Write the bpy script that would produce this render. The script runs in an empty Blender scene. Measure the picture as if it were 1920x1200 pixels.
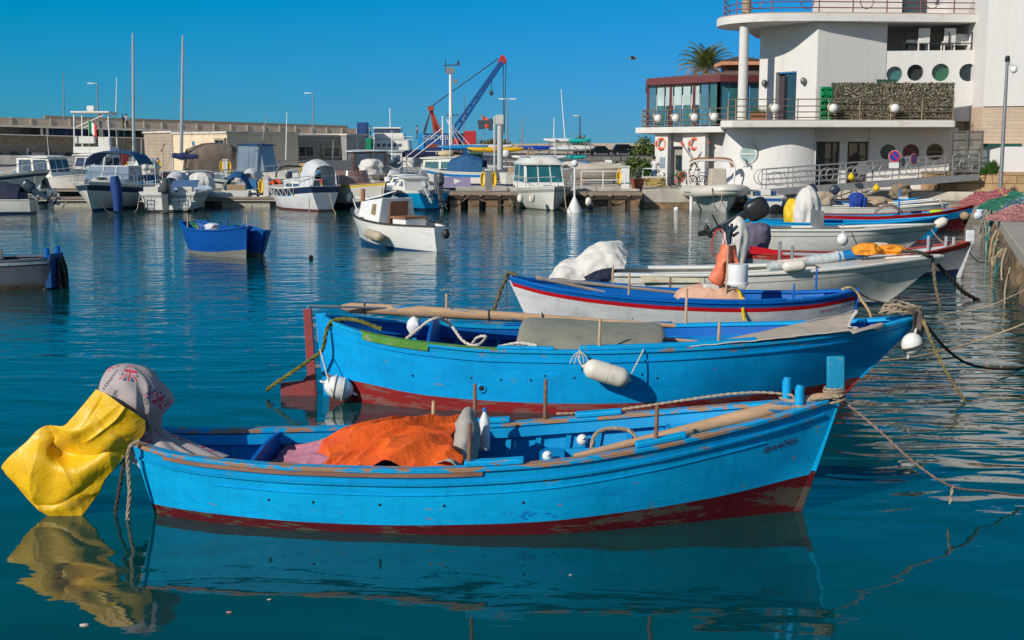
import bpy, bmesh, math, random
from mathutils import Vector, Matrix, Quaternion, noise as mnoise
R = math.radians
random.seed(7)
scene = bpy.context.scene
COL = scene.collection
# ------------------------------------------------------------------ camera, sky, sun
F_PX, CX, CY, EYE = 2300.0, 960.0, 600.0, 3.28
PITCH = math.atan(325 / F_PX)
cam = bpy.data.cameras.new("camera")
cam.sensor_width = 36.0
cam.lens = 36.0 * F_PX / 1920.0
cam.clip_start = 0.1
cam.clip_end = 20000
cam_ob = bpy.data.objects.new("camera", cam)
cam_ob.location = (0, 0, EYE)
cam_ob.rotation_euler = (R(90) - PITCH, 0, 0)
COL.objects.link(cam_ob)
scene.camera = cam_ob
SUN_EL = R(29)
SUN_AZ = math.atan2(-0.735, -0.678)          # from +Y towards +X
SUN = Vector((math.sin(SUN_AZ) * math.cos(SUN_EL), math.cos(SUN_AZ) * math.cos(SUN_EL), math.sin(SUN_EL)))
world = bpy.data.worlds.new("World")
scene.world = world
world.use_nodes = True
wn = world.node_tree
wn.nodes.clear()
sky = wn.nodes.new("ShaderNodeTexSky")
sky.sky_type = 'NISHITA'
sky.sun_disc = False
sky.sun_elevation = SUN_EL
sky.sun_rotation = SUN_AZ
sky.air_density = 1.0
sky.dust_density = 0.0
sky.ozone_density = 4.0
bg = wn.nodes.new("ShaderNodeBackground")
bg.inputs["Strength"].default_value = 0.09
wo = wn.nodes.new("ShaderNodeOutputWorld")
def wmath(op, a, b=None, clamp=False):
 n = wn.nodes.new("ShaderNodeMath"); n.operation = op; n.use_clamp = clamp
 for i, x in enumerate((a, b)):
  if x is None: continue
  if hasattr(x, 'links'): wn.links.new(x, n.inputs[i])
  else: n.inputs[i].default_value = x
 return n.outputs[0]
# grade the clear part of the sky beyond the harbour to its polarised blue; overhead and behind it stays the pale daylight sky
sepw = wn.nodes.new("ShaderNodeSeparateColor"); wn.links.new(sky.outputs[0], sepw.inputs[0])
comw = wn.nodes.new("ShaderNodeCombineColor")
wn.links.new(wmath('MULTIPLY', wmath('MAXIMUM', wmath('SUBTRACT', sepw.outputs[0], 3.1), 0.0), 0.185), comw.inputs[0])
wn.links.new(wmath('MULTIPLY', wmath('POWER', wmath('MULTIPLY', sepw.outputs[1], 0.09), 0.42), 0.378 / 0.09), comw.inputs[1])
wn.links.new(wmath('MULTIPLY', sepw.outputs[2], 0.955), comw.inputs[2])
tcw = wn.nodes.new("ShaderNodeTexCoord"); spw = wn.nodes.new("ShaderNodeSeparateXYZ"); wn.links.new(tcw.outputs["Generated"], spw.inputs[0])
def wrange(x, a, b):
 n = wn.nodes.new("ShaderNodeMapRange"); n.interpolation_type = 'SMOOTHSTEP'; wn.links.new(x, n.inputs[0]); n.inputs[1].default_value = a; n.inputs[2].default_value = b; return n.outputs[0]
fw = wmath('MULTIPLY', wmath('SUBTRACT', 1.0, wrange(spw.outputs[2], 0.5, 0.85)), wrange(spw.outputs[1], -0.35, 0.25))
mxw = wn.nodes.new("ShaderNodeMix"); mxw.data_type = 'RGBA'
wn.links.new(fw, mxw.inputs[0]); wn.links.new(sky.outputs[0], mxw.inputs[6]); wn.links.new(comw.outputs[0], mxw.inputs[7])
wn.links.new(mxw.outputs[2], bg.inputs["Color"])
wn.links.new(bg.outputs[0], wo.inputs[0])
sl = bpy.data.lights.new("sun", 'SUN')
sl.energy = 4.1
sl.angle = R(0.5)
sl.color = (1.0, 0.93, 0.82)
so = bpy.data.objects.new("sun", sl)
so.rotation_euler = SUN.to_track_quat('Z', 'Y').to_euler()
so.location = (-40, -30, 40)
COL.objects.link(so)
scene.view_settings.view_transform = 'Standard'
scene.view_settings.look = 'None'
scene.view_settings.gamma = 1
scene.view_settings.exposure = 0.0
scene.render.engine = 'CYCLES'
scene.cycles.max_bounces = 6
scene.cycles.diffuse_bounces = 2
scene.cycles.glossy_bounces = 4
scene.cycles.transparent_max_bounces = 6
scene.cycles.caustics_reflective = False
scene.cycles.caustics_refractive = False
def ray(px, py):
 u = (px - CX) / F_PX
 v = (CY - py) / F_PX
 return Vector((u, math.cos(PITCH) + v * math.sin(PITCH), -math.sin(PITCH) + v * math.cos(PITCH)))
def PZ(px, py, z=0.0):
 r = ray(px, py); t = (z - EYE) / r.z
 return Vector((r.x * t, r.y * t, z))
def PY(px, py, Y):
 r = ray(px, py); t = Y / r.y
 return Vector((r.x * t, Y, EYE + r.z * t))
def XA(px, Y):
 return PY(px, 275, Y).x
# ------------------------------------------------------------------ materials
MATS = {}
class NT:
 def __init__(s, m):
  m.use_nodes = True
  s.t = m.node_tree
  s.t.nodes.clear()
 def n(s, typ, **kw):
  nd = s.t.nodes.new(typ)
  for k, v in kw.items():
   if k.startswith('_'):
    nd.inputs[k[1:].replace('_', ' ')].default_value = v
   else:
    setattr(nd, k, v)
  return nd
 def l(s, a, b):
  s.t.links.new(a, b)
def c4(c):
 return (c[0], c[1], c[2], 1)
def lin(h):
 o = []
 for i in (0, 2, 4):
  x = int(h[i:i + 2], 16) / 255
  o.append(x / 12.92 if x <= .04045 else ((x + .055) / 1.055) ** 2.4)
 return tuple(o)
def ramp(nt, fac, a, b, ca=(0, 0, 0, 1), cb=(1, 1, 1, 1)):
 r = nt.n("ShaderNodeValToRGB")
 r.color_ramp.elements[0].position = a
 r.color_ramp.elements[1].position = b
 r.color_ramp.elements[0].color = ca
 r.color_ramp.elements[1].color = cb
 nt.l(fac, r.inputs[0])
 return r.outputs[0]
def mixc(nt, fac, a, b):
 m = nt.n("ShaderNodeMix", data_type='RGBA')
 if hasattr(fac, 'links'): nt.l(fac, m.inputs[0])
 else: m.inputs[0].default_value = fac
 for s, x in ((6, a), (7, b)):
  if hasattr(x, 'links'): nt.l(x, m.inputs[s])
  else: m.inputs[s].default_value = c4(x)
 return m.outputs[2]
def noise(nt, scale, detail=3, rough=.55, dist=0, stretch=None, obj=True):
 tc = nt.n("ShaderNodeTexCoord")
 src = tc.outputs['Object']
 if stretch:
  mp = nt.n("ShaderNodeMapping")
  mp.inputs['Scale'].default_value = stretch
  nt.l(src, mp.inputs[0]); src = mp.outputs[0]
 nz = nt.n("ShaderNodeTexNoise", _Scale=scale, _Detail=detail, _Roughness=rough, _Distortion=dist)
 nt.l(src, nz.inputs['Vector'])
 return nz.outputs['Fac']
def M(name, col, rough=.55, metal=0.0, var=.12, scale=6.0, bump=0.0, bscale=40.0, spec=.5, chip=None, chipamt=.33, chipscale=5.0,
  stretch=None, dirt=None, dirtamt=.35, dirtscale=3.0, alpha=1.0, transm=0.0, coat=0.0, bstretch=None, lines=None, streak=None):
 """a weathered painted / woven / stone surface: colour variation, flaked patches, dirt blotches and fine relief"""
 if name in MATS: return MATS[name]
 m = bpy.data.materials.new(name)
 nt = NT(m)
 b = nt.n("ShaderNodeBsdfPrincipled")
 o = nt.n("ShaderNodeOutputMaterial")
 nt.l(b.outputs[0], o.inputs[0])
 b.inputs['Roughness'].default_value = rough
 b.inputs['Metallic'].default_value = metal
 b.inputs['Specular IOR Level'].default_value = spec
 b.inputs['Alpha'].default_value = alpha
 b.inputs['Transmission Weight'].default_value = transm
 b.inputs['Coat Weight'].default_value = coat
 lo = tuple(max(0, x * (1 - var)) for x in col); hi = tuple(min(1, x * (1 + var)) for x in col)
 c = mixc(nt, ramp(nt, noise(nt, scale, 5, .6, .4, stretch), .3, .7), lo, hi)
 if dirt:
  c = mixc(nt, ramp(nt, noise(nt, dirtscale, 6, .65, .6, stretch), .62 - dirtamt * .4, .78), c, dirt)
 h = None
 if streak: c = mixc(nt, ramp(nt, noise(nt, 3.2, 6, .7, .2, (3.5, 1, .55)), .52, .8), c, streak)
 if lines:       # seams between planks: (axis, spacing, width)
  tc = nt.n("ShaderNodeTexCoord"); sp = nt.n("ShaderNodeSeparateXYZ")
  nt.l(tc.outputs['Object'], sp.inputs[0])
  d = nt.n("ShaderNodeMath", operation='DIVIDE'); nt.l(sp.outputs[lines[0]], d.inputs[0]); d.inputs[1].default_value = lines[1]
  fr = nt.n("ShaderNodeMath", operation='FRACT'); nt.l(d.outputs[0], fr.inputs[0])
  ls = nt.n("ShaderNodeMath", operation='LESS_THAN'); nt.l(fr.outputs[0], ls.inputs[0]); ls.inputs[1].default_value = lines[2]
  c = mixc(nt, ls.outputs[0], c, tuple(x * .45 for x in col))
 if chip:
  n1 = noise(nt, chipscale, 9, .72, .3, stretch)
  fac = ramp(nt, n1, 1 - chipamt, 1 - chipamt + .012)
  c = mixc(nt, fac, c, mixc(nt, noise(nt, 30, 4, .6, 0, stretch), tuple(x * .7 for x in chip), chip))
 nt.l(c, b.inputs['Base Color'])
 if bump:
  bn = nt.n("ShaderNodeBump", _Strength=min(1, bump), _Distance=.01 if bump <= 1 else .01 * bump)
  nt.l(noise(nt, bscale, 4, .6, .2, bstretch), bn.inputs['Height'])
  nt.l(bn.outputs[0], b.inputs['Normal'])
 MATS[name] = m
 return m
def rock_mat(name, c1, c2, mortar, sx, sy, bump=.6, brick=True, axis='XZ', msize=.02, weather=None):
 """coursed stone: brick pattern on the wall's own metres"""
 if name in MATS: return MATS[name]
 m = bpy.data.materials.new(name)
 nt = NT(m)
 b = nt.n("ShaderNodeBsdfPrincipled", _Roughness=.9)
 o = nt.n("ShaderNodeOutputMaterial"); nt.l(b.outputs[0], o.inputs[0])
 tc = nt.n("ShaderNodeTexCoord"); sp = nt.n("ShaderNodeSeparateXYZ"); nt.l(tc.outputs['Object'], sp.inputs[0])
 cb = nt.n("ShaderNodeCombineXYZ")
 if axis == 'XZ': nt.l(sp.outputs[0], cb.inputs[0]); nt.l(sp.outputs[2], cb.inputs[1])
 elif axis == 'YZ': nt.l(sp.outputs[1], cb.inputs[0]); nt.l(sp.outputs[2], cb.inputs[1])
 else: nt.l(sp.outputs[0], cb.inputs[0]); nt.l(sp.outputs[1], cb.inputs[1])
 if brick:
  br = nt.n("ShaderNodeTexBrick", _Scale=1.0, _Mortar_Size=msize, _Mortar_Smooth=.3)
  br.inputs['Brick Width'].default_value = sx; br.inputs['Row Height'].default_value = sy
  br.inputs['Color1'].default_value = c4(c1); br.inputs['Color2'].default_value = c4(c2); br.inputs['Mortar'].default_value = c4(mortar)
  nt.l(cb.outputs[0], br.inputs['Vector']); c = br.outputs['Color']; hf = br.outputs['Fac']
 else:
  vo = nt.n("ShaderNodeTexVoronoi", _Scale=1 / sx); nt.l(cb.outputs[0], vo.inputs['Vector'])
  ve = nt.n("ShaderNodeTexVoronoi", feature='DISTANCE_TO_EDGE', _Scale=1 / sx); nt.l(cb.outputs[0], ve.inputs['Vector'])
  s2 = nt.n("ShaderNodeSeparateColor"); nt.l(vo.outputs['Color'], s2.inputs[0])
  c = mixc(nt, s2.outputs[0], c1, c2)
  e = ramp(nt, ve.outputs['Distance'], .02, .1)
  c = mixc(nt, e, mortar, c); hf = ve.outputs['Distance']
 c = mixc(nt, ramp(nt, noise(nt, .7, 6, .65), .35, .75), c, mixc(nt, .45, c, weather or tuple(x * .55 for x in c1)))
 nt.l(c, b.inputs['Base Color'])
 ad = nt.n("ShaderNodeMath", operation='MULTIPLY_ADD'); nt.l(hf, ad.inputs[0]); ad.inputs[1].default_value = -.7 if brick else 1.0
 nt.l(noise(nt, 9, 5, .65), ad.inputs[2])
 bn = nt.n("ShaderNodeBump", _Strength=bump, _Distance=.05); nt.l(ad.outputs[0], bn.inputs['Height']); nt.l(bn.outputs[0], b.inputs['Normal'])
 MATS[name] = m
 return m
def glass_mat(name, col, rough=.05, alpha=1.0):
 if name in MATS: return MATS[name]
 return M(name, col, rough=rough, var=.25, scale=.8, spec=.8, alpha=alpha)
# ------------------------------------------------------------------ mesh helper
class MB:
 def __init__(s):
  s.v = []; s.f = []; s.m = []
 def add(s, vs, fs, mi=0):
  o = len(s.v)
  s.v.extend(tuple(v) for v in vs)
  for f in fs:
   s.f.append(tuple(i + o for i in f)); s.m.append(mi)
  return s
 def box(s, c, d, rz=0, mi=0, taper=1.0, rx=0, ry=0):
  x, y, z = d[0] / 2, d[1] / 2, d[2] / 2
  vs = [Vector((sx * x * (taper if k else 1), sy * y * (taper if k else 1), z if k else -z)) for k in (0, 1) for sx, sy in ((-1, -1), (1, -1), (1, 1), (-1, 1))]
  mt = Matrix.Rotation(rz, 3, 'Z') @ Matrix.Rotation(ry, 3, 'Y') @ Matrix.Rotation(rx, 3, 'X')
  vs = [mt @ v + Vector(c) for v in vs]
  return s.add(vs, [(3, 2, 1, 0), (4, 5, 6, 7), (0, 1, 5, 4), (1, 2, 6, 5), (2, 3, 7, 6), (3, 0, 4, 7)], mi)
 def bar(s, a, b, w, h, mi=0, up=(0, 0, 1), w2=None, h2=None):
  a = Vector(a); b = Vector(b); d = (b - a).normalized(); up = Vector(up)
  if abs(d.dot(up)) > .98: up = Vector((0, 1, 0))
  sd = d.cross(up).normalized(); u = sd.cross(d)
  w2 = w if w2 is None else w2; h2 = h if h2 is None else h2
  vs = [p + sd * i * ww / 2 + u * j * hh / 2 for p, ww, hh in ((a, w, h), (b, w2, h2)) for i, j in ((-1, -1), (1, -1), (1, 1), (-1, 1))]
  return s.add(vs, [(3, 2, 1, 0), (4, 5, 6, 7), (0, 1, 5, 4), (1, 2, 6, 5), (2, 3, 7, 6), (3, 0, 4, 7)], mi)
 def tube(s, path, r, n=8, mi=0, cap=True, closed=False, flat=1.0):
  path = [Vector(p) for p in path]; k = len(path)
  rr = r if isinstance(r, (list, tuple)) else [r] * k
  vs = []; prev = None
  for i, p in enumerate(path):
   if closed: d = path[(i + 1) % k] - path[i - 1]
   else: d = path[min(i + 1, k - 1)] - path[max(i - 1, 0)]
   if d.length < 1e-9: d = Vector((0, 0, 1))
   d.normalize()
   if prev is None:
    a = Vector((0, 0, 1)) if abs(d.z) < .9 else Vector((1, 0, 0))
    sd = d.cross(a).normalized()
   else:
    sd = (prev - d * prev.dot(d)); sd = sd.normalized() if sd.length > 1e-6 else d.orthogonal().normalized()
   prev = sd; u = d.cross(sd)
   for j in range(n):
    t = 2 * math.pi * j / n
    vs.append(p + sd * math.cos(t) * rr[i] + u * math.sin(t) * rr[i] * flat)
  fs = []
  for i in range(k if closed else k - 1):
   for j in range(n):
    a = i * n + j; b2 = i * n + (j + 1) % n; i2 = (i + 1) % k
    fs.append((a, b2, i2 * n + (j + 1) % n, i2 * n + j))
  if cap and not closed:
   fs.append(tuple(range(n - 1, -1, -1))); fs.append(tuple((k - 1) * n + j for j in range(n)))
  return s.add(vs, fs, mi)
 def lathe(s, prof, c=(0, 0, 0), n=20, mi=0, axis='Z', rot=None, sc=(1, 1)):
  vs = []
  for r, z in prof:
   for j in range(n):
    t = 2 * math.pi * j / n
    p = Vector((r * math.cos(t) * sc[0], r * math.sin(t) * sc[1], z))
    if axis == 'X': p = Vector((p.z, p.x, p.y))
    elif axis == 'Y': p = Vector((p.x, p.z, p.y))
    if rot: p = rot @ p
    vs.append(p + Vector(c))
  fs = []
  k = len(prof)
  for i in range(k - 1):
   for j in range(n):
    fs.append((i * n + j, i * n + (j + 1) % n, (i + 1) * n + (j + 1) % n, (i + 1) * n + j))
  fs.append(tuple(range(n - 1, -1, -1))); fs.append(tuple((k - 1) * n + j for j in range(n)))
  return s.add(vs, fs, mi)
 def prism(s, poly, z0, z1, mi=0, top=None):
  n = len(poly); z0 = z0 if isinstance(z0, (list, tuple)) else [z0] * n; z1 = z1 if isinstance(z1, (list, tuple)) else [z1] * n
  tp = top or poly
  vs = [(p[0], p[1], z0[i]) for i, p in enumerate(poly)] + [(p[0], p[1], z1[i]) for i, p in enumerate(tp)]
  fs = [tuple(range(n - 1, -1, -1)), tuple(range(n, 2 * n))] + [(i, (i + 1) % n, n + (i + 1) % n, n + i) for i in range(n)]
  return s.add(vs, fs, mi)
 def plate(s, poly3, d, mi=0):
  """a planar outline given its thickness along d"""
  n = len(poly3); d = Vector(d)
  vs = [Vector(p) for p in poly3] + [Vector(p) + d for p in poly3]
  fs = [tuple(range(n - 1, -1, -1)), tuple(range(n, 2 * n))] + [(i, (i + 1) % n, n + (i + 1) % n, n + i) for i in range(n)]
  return s.add(vs, fs, mi)
 def grid(s, fn, nu, nv, mi=0, cu=False, cv=False):
  vs = [fn(i / (nu if cu else nu - 1), j / (nv if cv else nv - 1)) for i in range(nu) for j in range(nv)]
  fs = []
  for i in range(nu if cu else nu - 1):
   for j in range(nv if cv else nv - 1):
    i2 = (i + 1) % nu; j2 = (j + 1) % nv
    fs.append((i * nv + j, i2 * nv + j, i2 * nv + j2, i * nv + j2))
  return s.add(vs, fs, mi)
 def ball(s, c, r, nu=14, nv=9, mi=0, rot=None, amp=0, fr=2.0, seed=0, pw=1.0):
  r = (r, r, r) if not isinstance(r, (tuple, list)) else r
  c = Vector(c); vs = []
  for i in range(nv + 1):
   ph = math.pi * i / nv
   for j in range(nu):
    th = 2 * math.pi * j / nu
    d = Vector((math.sin(ph) * math.cos(th), math.sin(ph) * math.sin(th), math.cos(ph)))
    if pw != 1: d = Vector([math.copysign(abs(q) ** pw, q) for q in d])
    k = 1 + (amp * mnoise.noise(d * fr + Vector((seed, seed * 1.7, 0))) if amp else 0)
    p = Vector((d.x * r[0] * k, d.y * r[1] * k, d.z * r[2] * k))
    vs.append((rot @ p if rot else p) + c)
  fs = [(i * nu + j, (i + 1) * nu + j, (i + 1) * nu + (j + 1) % nu, i * nu + (j + 1) % nu) for i in range(nv) for j in range(nu)]
  return s.add(vs, fs, mi)
 def build(s, name, mats, parent=None, smooth=38, bevel=0, weld=True, loc=None, solid=0):
  me = bpy.data.meshes.new(name)
  me.from_pydata(s.v, [], s.f)
  mats = mats if isinstance(mats, (list, tuple)) else [mats]
  for m in mats: me.materials.append(m)
  if len(mats) > 1: me.polygons.foreach_set("material_index", s.m)
  bm = bmesh.new(); bm.from_mesh(me)
  if weld: bmesh.ops.remove_doubles(bm, verts=bm.verts, dist=1e-5)
  bmesh.ops.recalc_face_normals(bm, faces=bm.faces)
  bm.to_mesh(me); bm.free()
  if smooth:
   me.shade_smooth(); me.set_sharp_from_angle(angle=R(smooth))
  ob = bpy.data.objects.new(name, me)
  COL.objects.link(ob)
  if parent: ob.parent = parent
  if loc: ob.location = loc
  if solid:
   so_ = ob.modifiers.new("solid", 'SOLIDIFY'); so_.thickness = solid; so_.offset = 0
  if bevel:
   bv = ob.modifiers.new("bevel", 'BEVEL'); bv.width = bevel; bv.segments = 2; bv.limit_method = 'ANGLE'; bv.angle_limit = R(40)
  return ob
def thing(name, label, cat, loc=(0, 0, 0), rz=0.0, group=None):
 o = bpy.data.objects.new(name, None)
 o.empty_display_size = .2
 COL.objects.link(o)
 o.location = loc; o.rotation_euler = (0, 0, rz)
 o['label'] = label; o['category'] = cat
 if group: o['group'] = group
 return o
def tag(o, label, cat, group=None):
 o['label'] = label; o['category'] = cat
 if group: o['group'] = group
 return o
def kind(o, k):
 o['kind'] = k; return o
def cr(pts, n, closed=False):
 """Catmull-Rom through points, n samples per span"""
 pts = [Vector(p) for p in pts]; k = len(pts); out = []
 for i in range(k if closed else k - 1):
  if closed: a, b, c, d = pts[i - 1], pts[i], pts[(i + 1) % k], pts[(i + 2) % k]
  else:
   b, c = pts[i], pts[i + 1]; a = pts[i - 1] if i else b * 2 - c; d = pts[i + 2] if i + 2 < k else c * 2 - b
  for j in range(n):
   t = j / n
   out.append(.5 * (2 * b + (c - a) * t + (2 * a - 5 * b + 4 * c - d) * t * t + (3 * b - a - 3 * c + d) * t ** 3))
 if not closed: out.append(pts[-1])
 return out
def rope_mb(pts, r, n=10, twist=60, mb=None, mi=0, strands=3):
 """three laid strands round a smooth path"""
 mb = mb or MB(); path = cr(pts, n)
 if strands == 1: return mb.tube(path, r, 6, mi)
 L = 0; acc = [0]
 for i in range(1, len(path)): L += (path[i] - path[i - 1]).length; acc.append(L)
 m = max(8, int(L / (r * 1.6))); m = min(m, 260)
 pp = []; k = 0
 for i in range(m + 1):
  s_ = L * i / m
  while k < len(acc) - 2 and acc[k + 1] < s_: k += 1
  t = (s_ - acc[k]) / max(1e-9, acc[k + 1] - acc[k])
  pp.append(path[k].lerp(path[k + 1], t))
 for q in range(strands):
  st = []
  for i, p in enumerate(pp):
   d = (pp[min(i + 1, m)] - pp[max(i - 1, 0)]).normalized()
   a = Vector((0, 0, 1)) if abs(d.z) < .9 else Vector((1, 0, 0))
   sd = d.cross(a).normalized(); u = d.cross(sd)
   th = 2 * math.pi * q / strands + (L * i / m) / (r * 5) * 2 * math.pi / 2
   st.append(p + (sd * math.cos(th) + u * math.sin(th)) * r * .5)
  mb.tube(st, r * .58, 5, mi)
 return mb
def bicubic(ctrl, u, v):
 """Catmull-Rom patch through a grid of control points (rows along u)"""
 def line(pts, t):
  k = len(pts) - 1; x = min(max(t, 0), 1) * k; i = min(int(x), k - 1); t = x - i
  b, c = pts[i], pts[i + 1]; a = pts[i - 1] if i else b * 2 - c; d = pts[i + 2] if i + 2 <= k else c * 2 - b
  return .5 * (2 * b + (c - a) * t + (2 * a - 5 * b + 4 * c - d) * t * t + (3 * b - a - 3 * c + d) * t ** 3)
 return line([line(row, v) for row in ctrl], u)
def cloth_mb(ctrl, nu, nv, amp=.02, fr=3.0, seed=0, mb=None, mi=0, st=(1, 1, 1), ridged=False, creases=()):
 ctrl = [[Vector(p) for p in row] for row in ctrl]; mb = mb or MB()
 def fn(u, v):
  p = bicubic(ctrl, u, v)
  e = .01
  du = bicubic(ctrl, min(1, u + e), v) - bicubic(ctrl, max(0, u - e), v)
  dv = bicubic(ctrl, u, min(1, v + e)) - bicubic(ctrl, u, max(0, v - e))
  nrm = du.cross(dv)
  if nrm.length > 1e-9: nrm.normalize()
  q = Vector((p.x * st[0], p.y * st[1], p.z * st[2])) * fr + Vector((seed * 3.1, seed * 1.3, seed * .7))
  w = mnoise.noise(q) + .45 * mnoise.noise(q * 2.3)
  if ridged: w = .55 - abs(w) * 1.6
  off = amp * w
  for (a0, b0), (a1, b1), am, wd in creases:
   l2 = (a1 - a0) ** 2 + (b1 - b0) ** 2; t = max(0, min(1, ((u - a0) * (a1 - a0) + (v - b0) * (b1 - b0)) / l2))
   off += am * math.exp(-math.hypot(u - a0 - t * (a1 - a0), v - b0 - t * (b1 - b0)) / wd) * (.35 + .65 * math.sin(math.pi * (.12 + .76 * t)))
  return p + nrm * off
 return mb.grid(fn, nu, nv, mi)
def text_mesh(txt, size, shear=0.0, extrude=0.0):
 cu = bpy.data.curves.new("lettering", 'FONT'); cu.body = txt; cu.size = size; cu.shear = shear; cu.extrude = extrude; cu.align_x = 'CENTER'; cu.align_y = 'CENTER'
 cu.resolution_u = 3
 ob = bpy.data.objects.new("lettering", cu); COL.objects.link(ob)
 dg = bpy.context.evaluated_depsgraph_get(); dg.update()
 me = bpy.data.meshes.new_from_object(ob.evaluated_get(dg))
 vs = [v.co.copy() for v in me.vertices]; fs = [tuple(p.vertices) for p in me.polygons]
 bpy.data.objects.remove(ob); bpy.data.curves.remove(cu); bpy.data.meshes.remove(me)
 return vs, fs
def copy_tree(o, parent=None):
 c = o.copy(); COL.objects.link(c)
 if parent: c.parent = parent
 for ch in [x for x in bpy.data.objects if x.parent == o]: copy_tree(ch, c)
 return c
# ------------------------------------------------------------------ the setting: water, quays, breakwater
def water_mat():
 m = bpy.data.materials.new("harbour_water")
 nt = NT(m)
 b = nt.n("ShaderNodeBsdfPrincipled", _Roughness=.018, _IOR=1.6)
 o = nt.n("ShaderNodeOutputMaterial"); nt.l(b.outputs[0], o.inputs[0])
 c = mixc(nt, ramp(nt, noise(nt, .12, 3), .3, .7), (.001, .042, .043), (.001, .053, .055))
 nt.l(c, b.inputs['Base Color'])
 tc = nt.n("ShaderNodeTexCoord"); sp = nt.n("ShaderNodeSeparateXYZ"); nt.l(tc.outputs['Object'], sp.inputs[0])
 # the lee of the moored boats is calmer than the open basin
 op = nt.n("ShaderNodeMapRange", interpolation_type='SMOOTHSTEP'); nt.l(sp.outputs[1], op.inputs[0])
 op.inputs[1].default_value = 9; op.inputs[2].default_value = 27; op.inputs[3].default_value = .12; op.inputs[4].default_value = .98
 ox = nt.n("ShaderNodeMapRange", interpolation_type='SMOOTHSTEP'); nt.l(sp.outputs[0], ox.inputs[0]); ox.inputs[1].default_value = .5; ox.inputs[2].default_value = 4.5
 oy = nt.n("ShaderNodeMapRange", interpolation_type='SMOOTHSTEP'); nt.l(sp.outputs[1], oy.inputs[0]); oy.inputs[1].default_value = 9.6; oy.inputs[2].default_value = 14.0
 pt = ramp(nt, noise(nt, .22, 2, .5, .5, (.6, 1.6, 1)), .3, .72, (.35, .35, .35, 1), (1, 1, 1, 1))
 def mul(a, k):
  q = nt.n("ShaderNodeMath", operation='MULTIPLY'); nt.l(a, q.inputs[0])
  if hasattr(k, 'links'): nt.l(k, q.inputs[1])
  else: q.inputs[1].default_value = k
  return q.outputs[0]
 def add(a, b2):
  q = nt.n("ShaderNodeMath", operation='ADD'); nt.l(a, q.inputs[0]); nt.l(b2, q.inputs[1]); return q.outputs[0]
 swell = mul(noise(nt, .75, 1.0, .5, .6, (.8, 1.25, 1)), .034)
 mid = mul(mul(noise(nt, 1.9, 1.5, .5, .8, (.55, 1.3, 1)), .02), op.outputs[0])
 rip = mul(mul(mul(noise(nt, 3.6, 2.0, .5, .3, (.45, 1.3, 1)), .022), op.outputs[0]), pt)
 fine = mul(mul(noise(nt, 11, 2.0, .5, .2, (.5, 1.2, 1)), .0035), op.outputs[0])
 lap = mul(mul(mul(noise(nt, 1.55, .6, .5, .9, (.5, 1.45, 1)), .075), ox.outputs[0]), oy.outputs[0])
 h = add(add(add(swell, mid), add(rip, fine)), lap)
 bn = nt.n("ShaderNodeBump", _Strength=1.0, _Distance=1.0); nt.l(h, bn.inputs['Height']); nt.l(bn.outputs[0], b.inputs['Normal'])
 return m
mb = MB()
mb.add([(-4000, -60, 0), (4000, -60, 0), (4000, 9000, 0), (-4000, 9000, 0)], [(0, 1, 2, 3)])
kind(mb.build("water", water_mat(), smooth=0), 'structure')
mb = MB(); mb.add([(-4000, -60, -6), (4000, -60, -6), (4000, 9000, -6), (-4000, 9000, -6)], [(0, 1, 2, 3)])
kind(mb.build("ground", M("seabed_mud", (.05, .06, .05), .9)), 'structure')
CONC = M("quay_concrete", (.42, .37, .31), .85, var=.18, scale=1.6, bump=.5, bscale=25, dirt=(.17, .14, .11), dirtamt=.3, dirtscale=1.1)
CONC_L = M("pale_concrete", (.5, .45, .38), .85, var=.15, scale=1.2, bump=.4, bscale=20, dirt=(.26, .22, .18), dirtamt=.3, dirtscale=.9)
WET = M("wet_weedy_stone", (.3, .19, .1), .8, var=.45, scale=2.6, bump=1, bscale=7, dirt=(.06, .05, .03), dirtamt=.6, dirtscale=2.2)
TUFA = rock_mat("ochre_tufa_blocks", (.5, .33, .17), (.42, .27, .14), (.2, .13, .07), 1.1, .42, .9, weather=(.16, .1, .05))
STONE_B = rock_mat("beige_coursed_stone", (.44, .36, .27), (.38, .3, .22), (.25, .2, .15), .9, .35, .5)
RUBBLE = rock_mat("rough_rubble_stone", (.5, .4, .31), (.42, .34, .26), (.33, .27, .2), .55, .5, .8, brick=False)
STONE_G = rock_mat("grey_ashlar_stone", (.36, .33, .27), (.31, .28, .24), (.2, .18, .15), .95, .42, .5)
ROCK_D = rock_mat("dark_cut_stone", (.2, .19, .17), (.14, .135, .125), (.06, .06, .06), .8, .35, .9)
# right-hand mooring quay: cap slabs over a weedy face; its edge runs from beside the photographer to the far corner
QE = [Vector((0.4, -4.0, 0)), Vector((10.2, 24.5, 0)), Vector((16.7, 43.0, 0)), Vector((18.3, 47.5, 0))]
mb = MB()
edge = [(p.x, p.y) for p in QE]
mb.prism(edge + [(26, 47.5), (60, 47.5), (60, -4)], .92, 1.2)
kind(mb.build("quay", rock_mat("quay_cap_slabs", (.47, .4, .33), (.42, .36, .29), (.2, .17, .14), 2.4, 1.6, .4, axis='XY', msize=.012), smooth=0, bevel=.03), 'structure')
mb = MB()
def qface(u, v):
 k = u * 3; i = min(int(k), 2); p = QE[i].lerp(QE[i + 1], k - i)
 n = Vector((1, -.35, 0)).normalized()
 z = -.6 + 1.52 * v
 a = .16 * mnoise.noise(Vector((p.y * .8, z * 2, 3))) + .08 * mnoise.noise(Vector((p.y * 3, z * 5, 8))) - .12 + .1 * (1 - v)
 q = p - n * (a) ; return Vector((q.x + .1, q.y, z))
mb.grid(qface, 220, 14)
kind(mb.build("quay_face", WET), 'structure')
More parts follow.
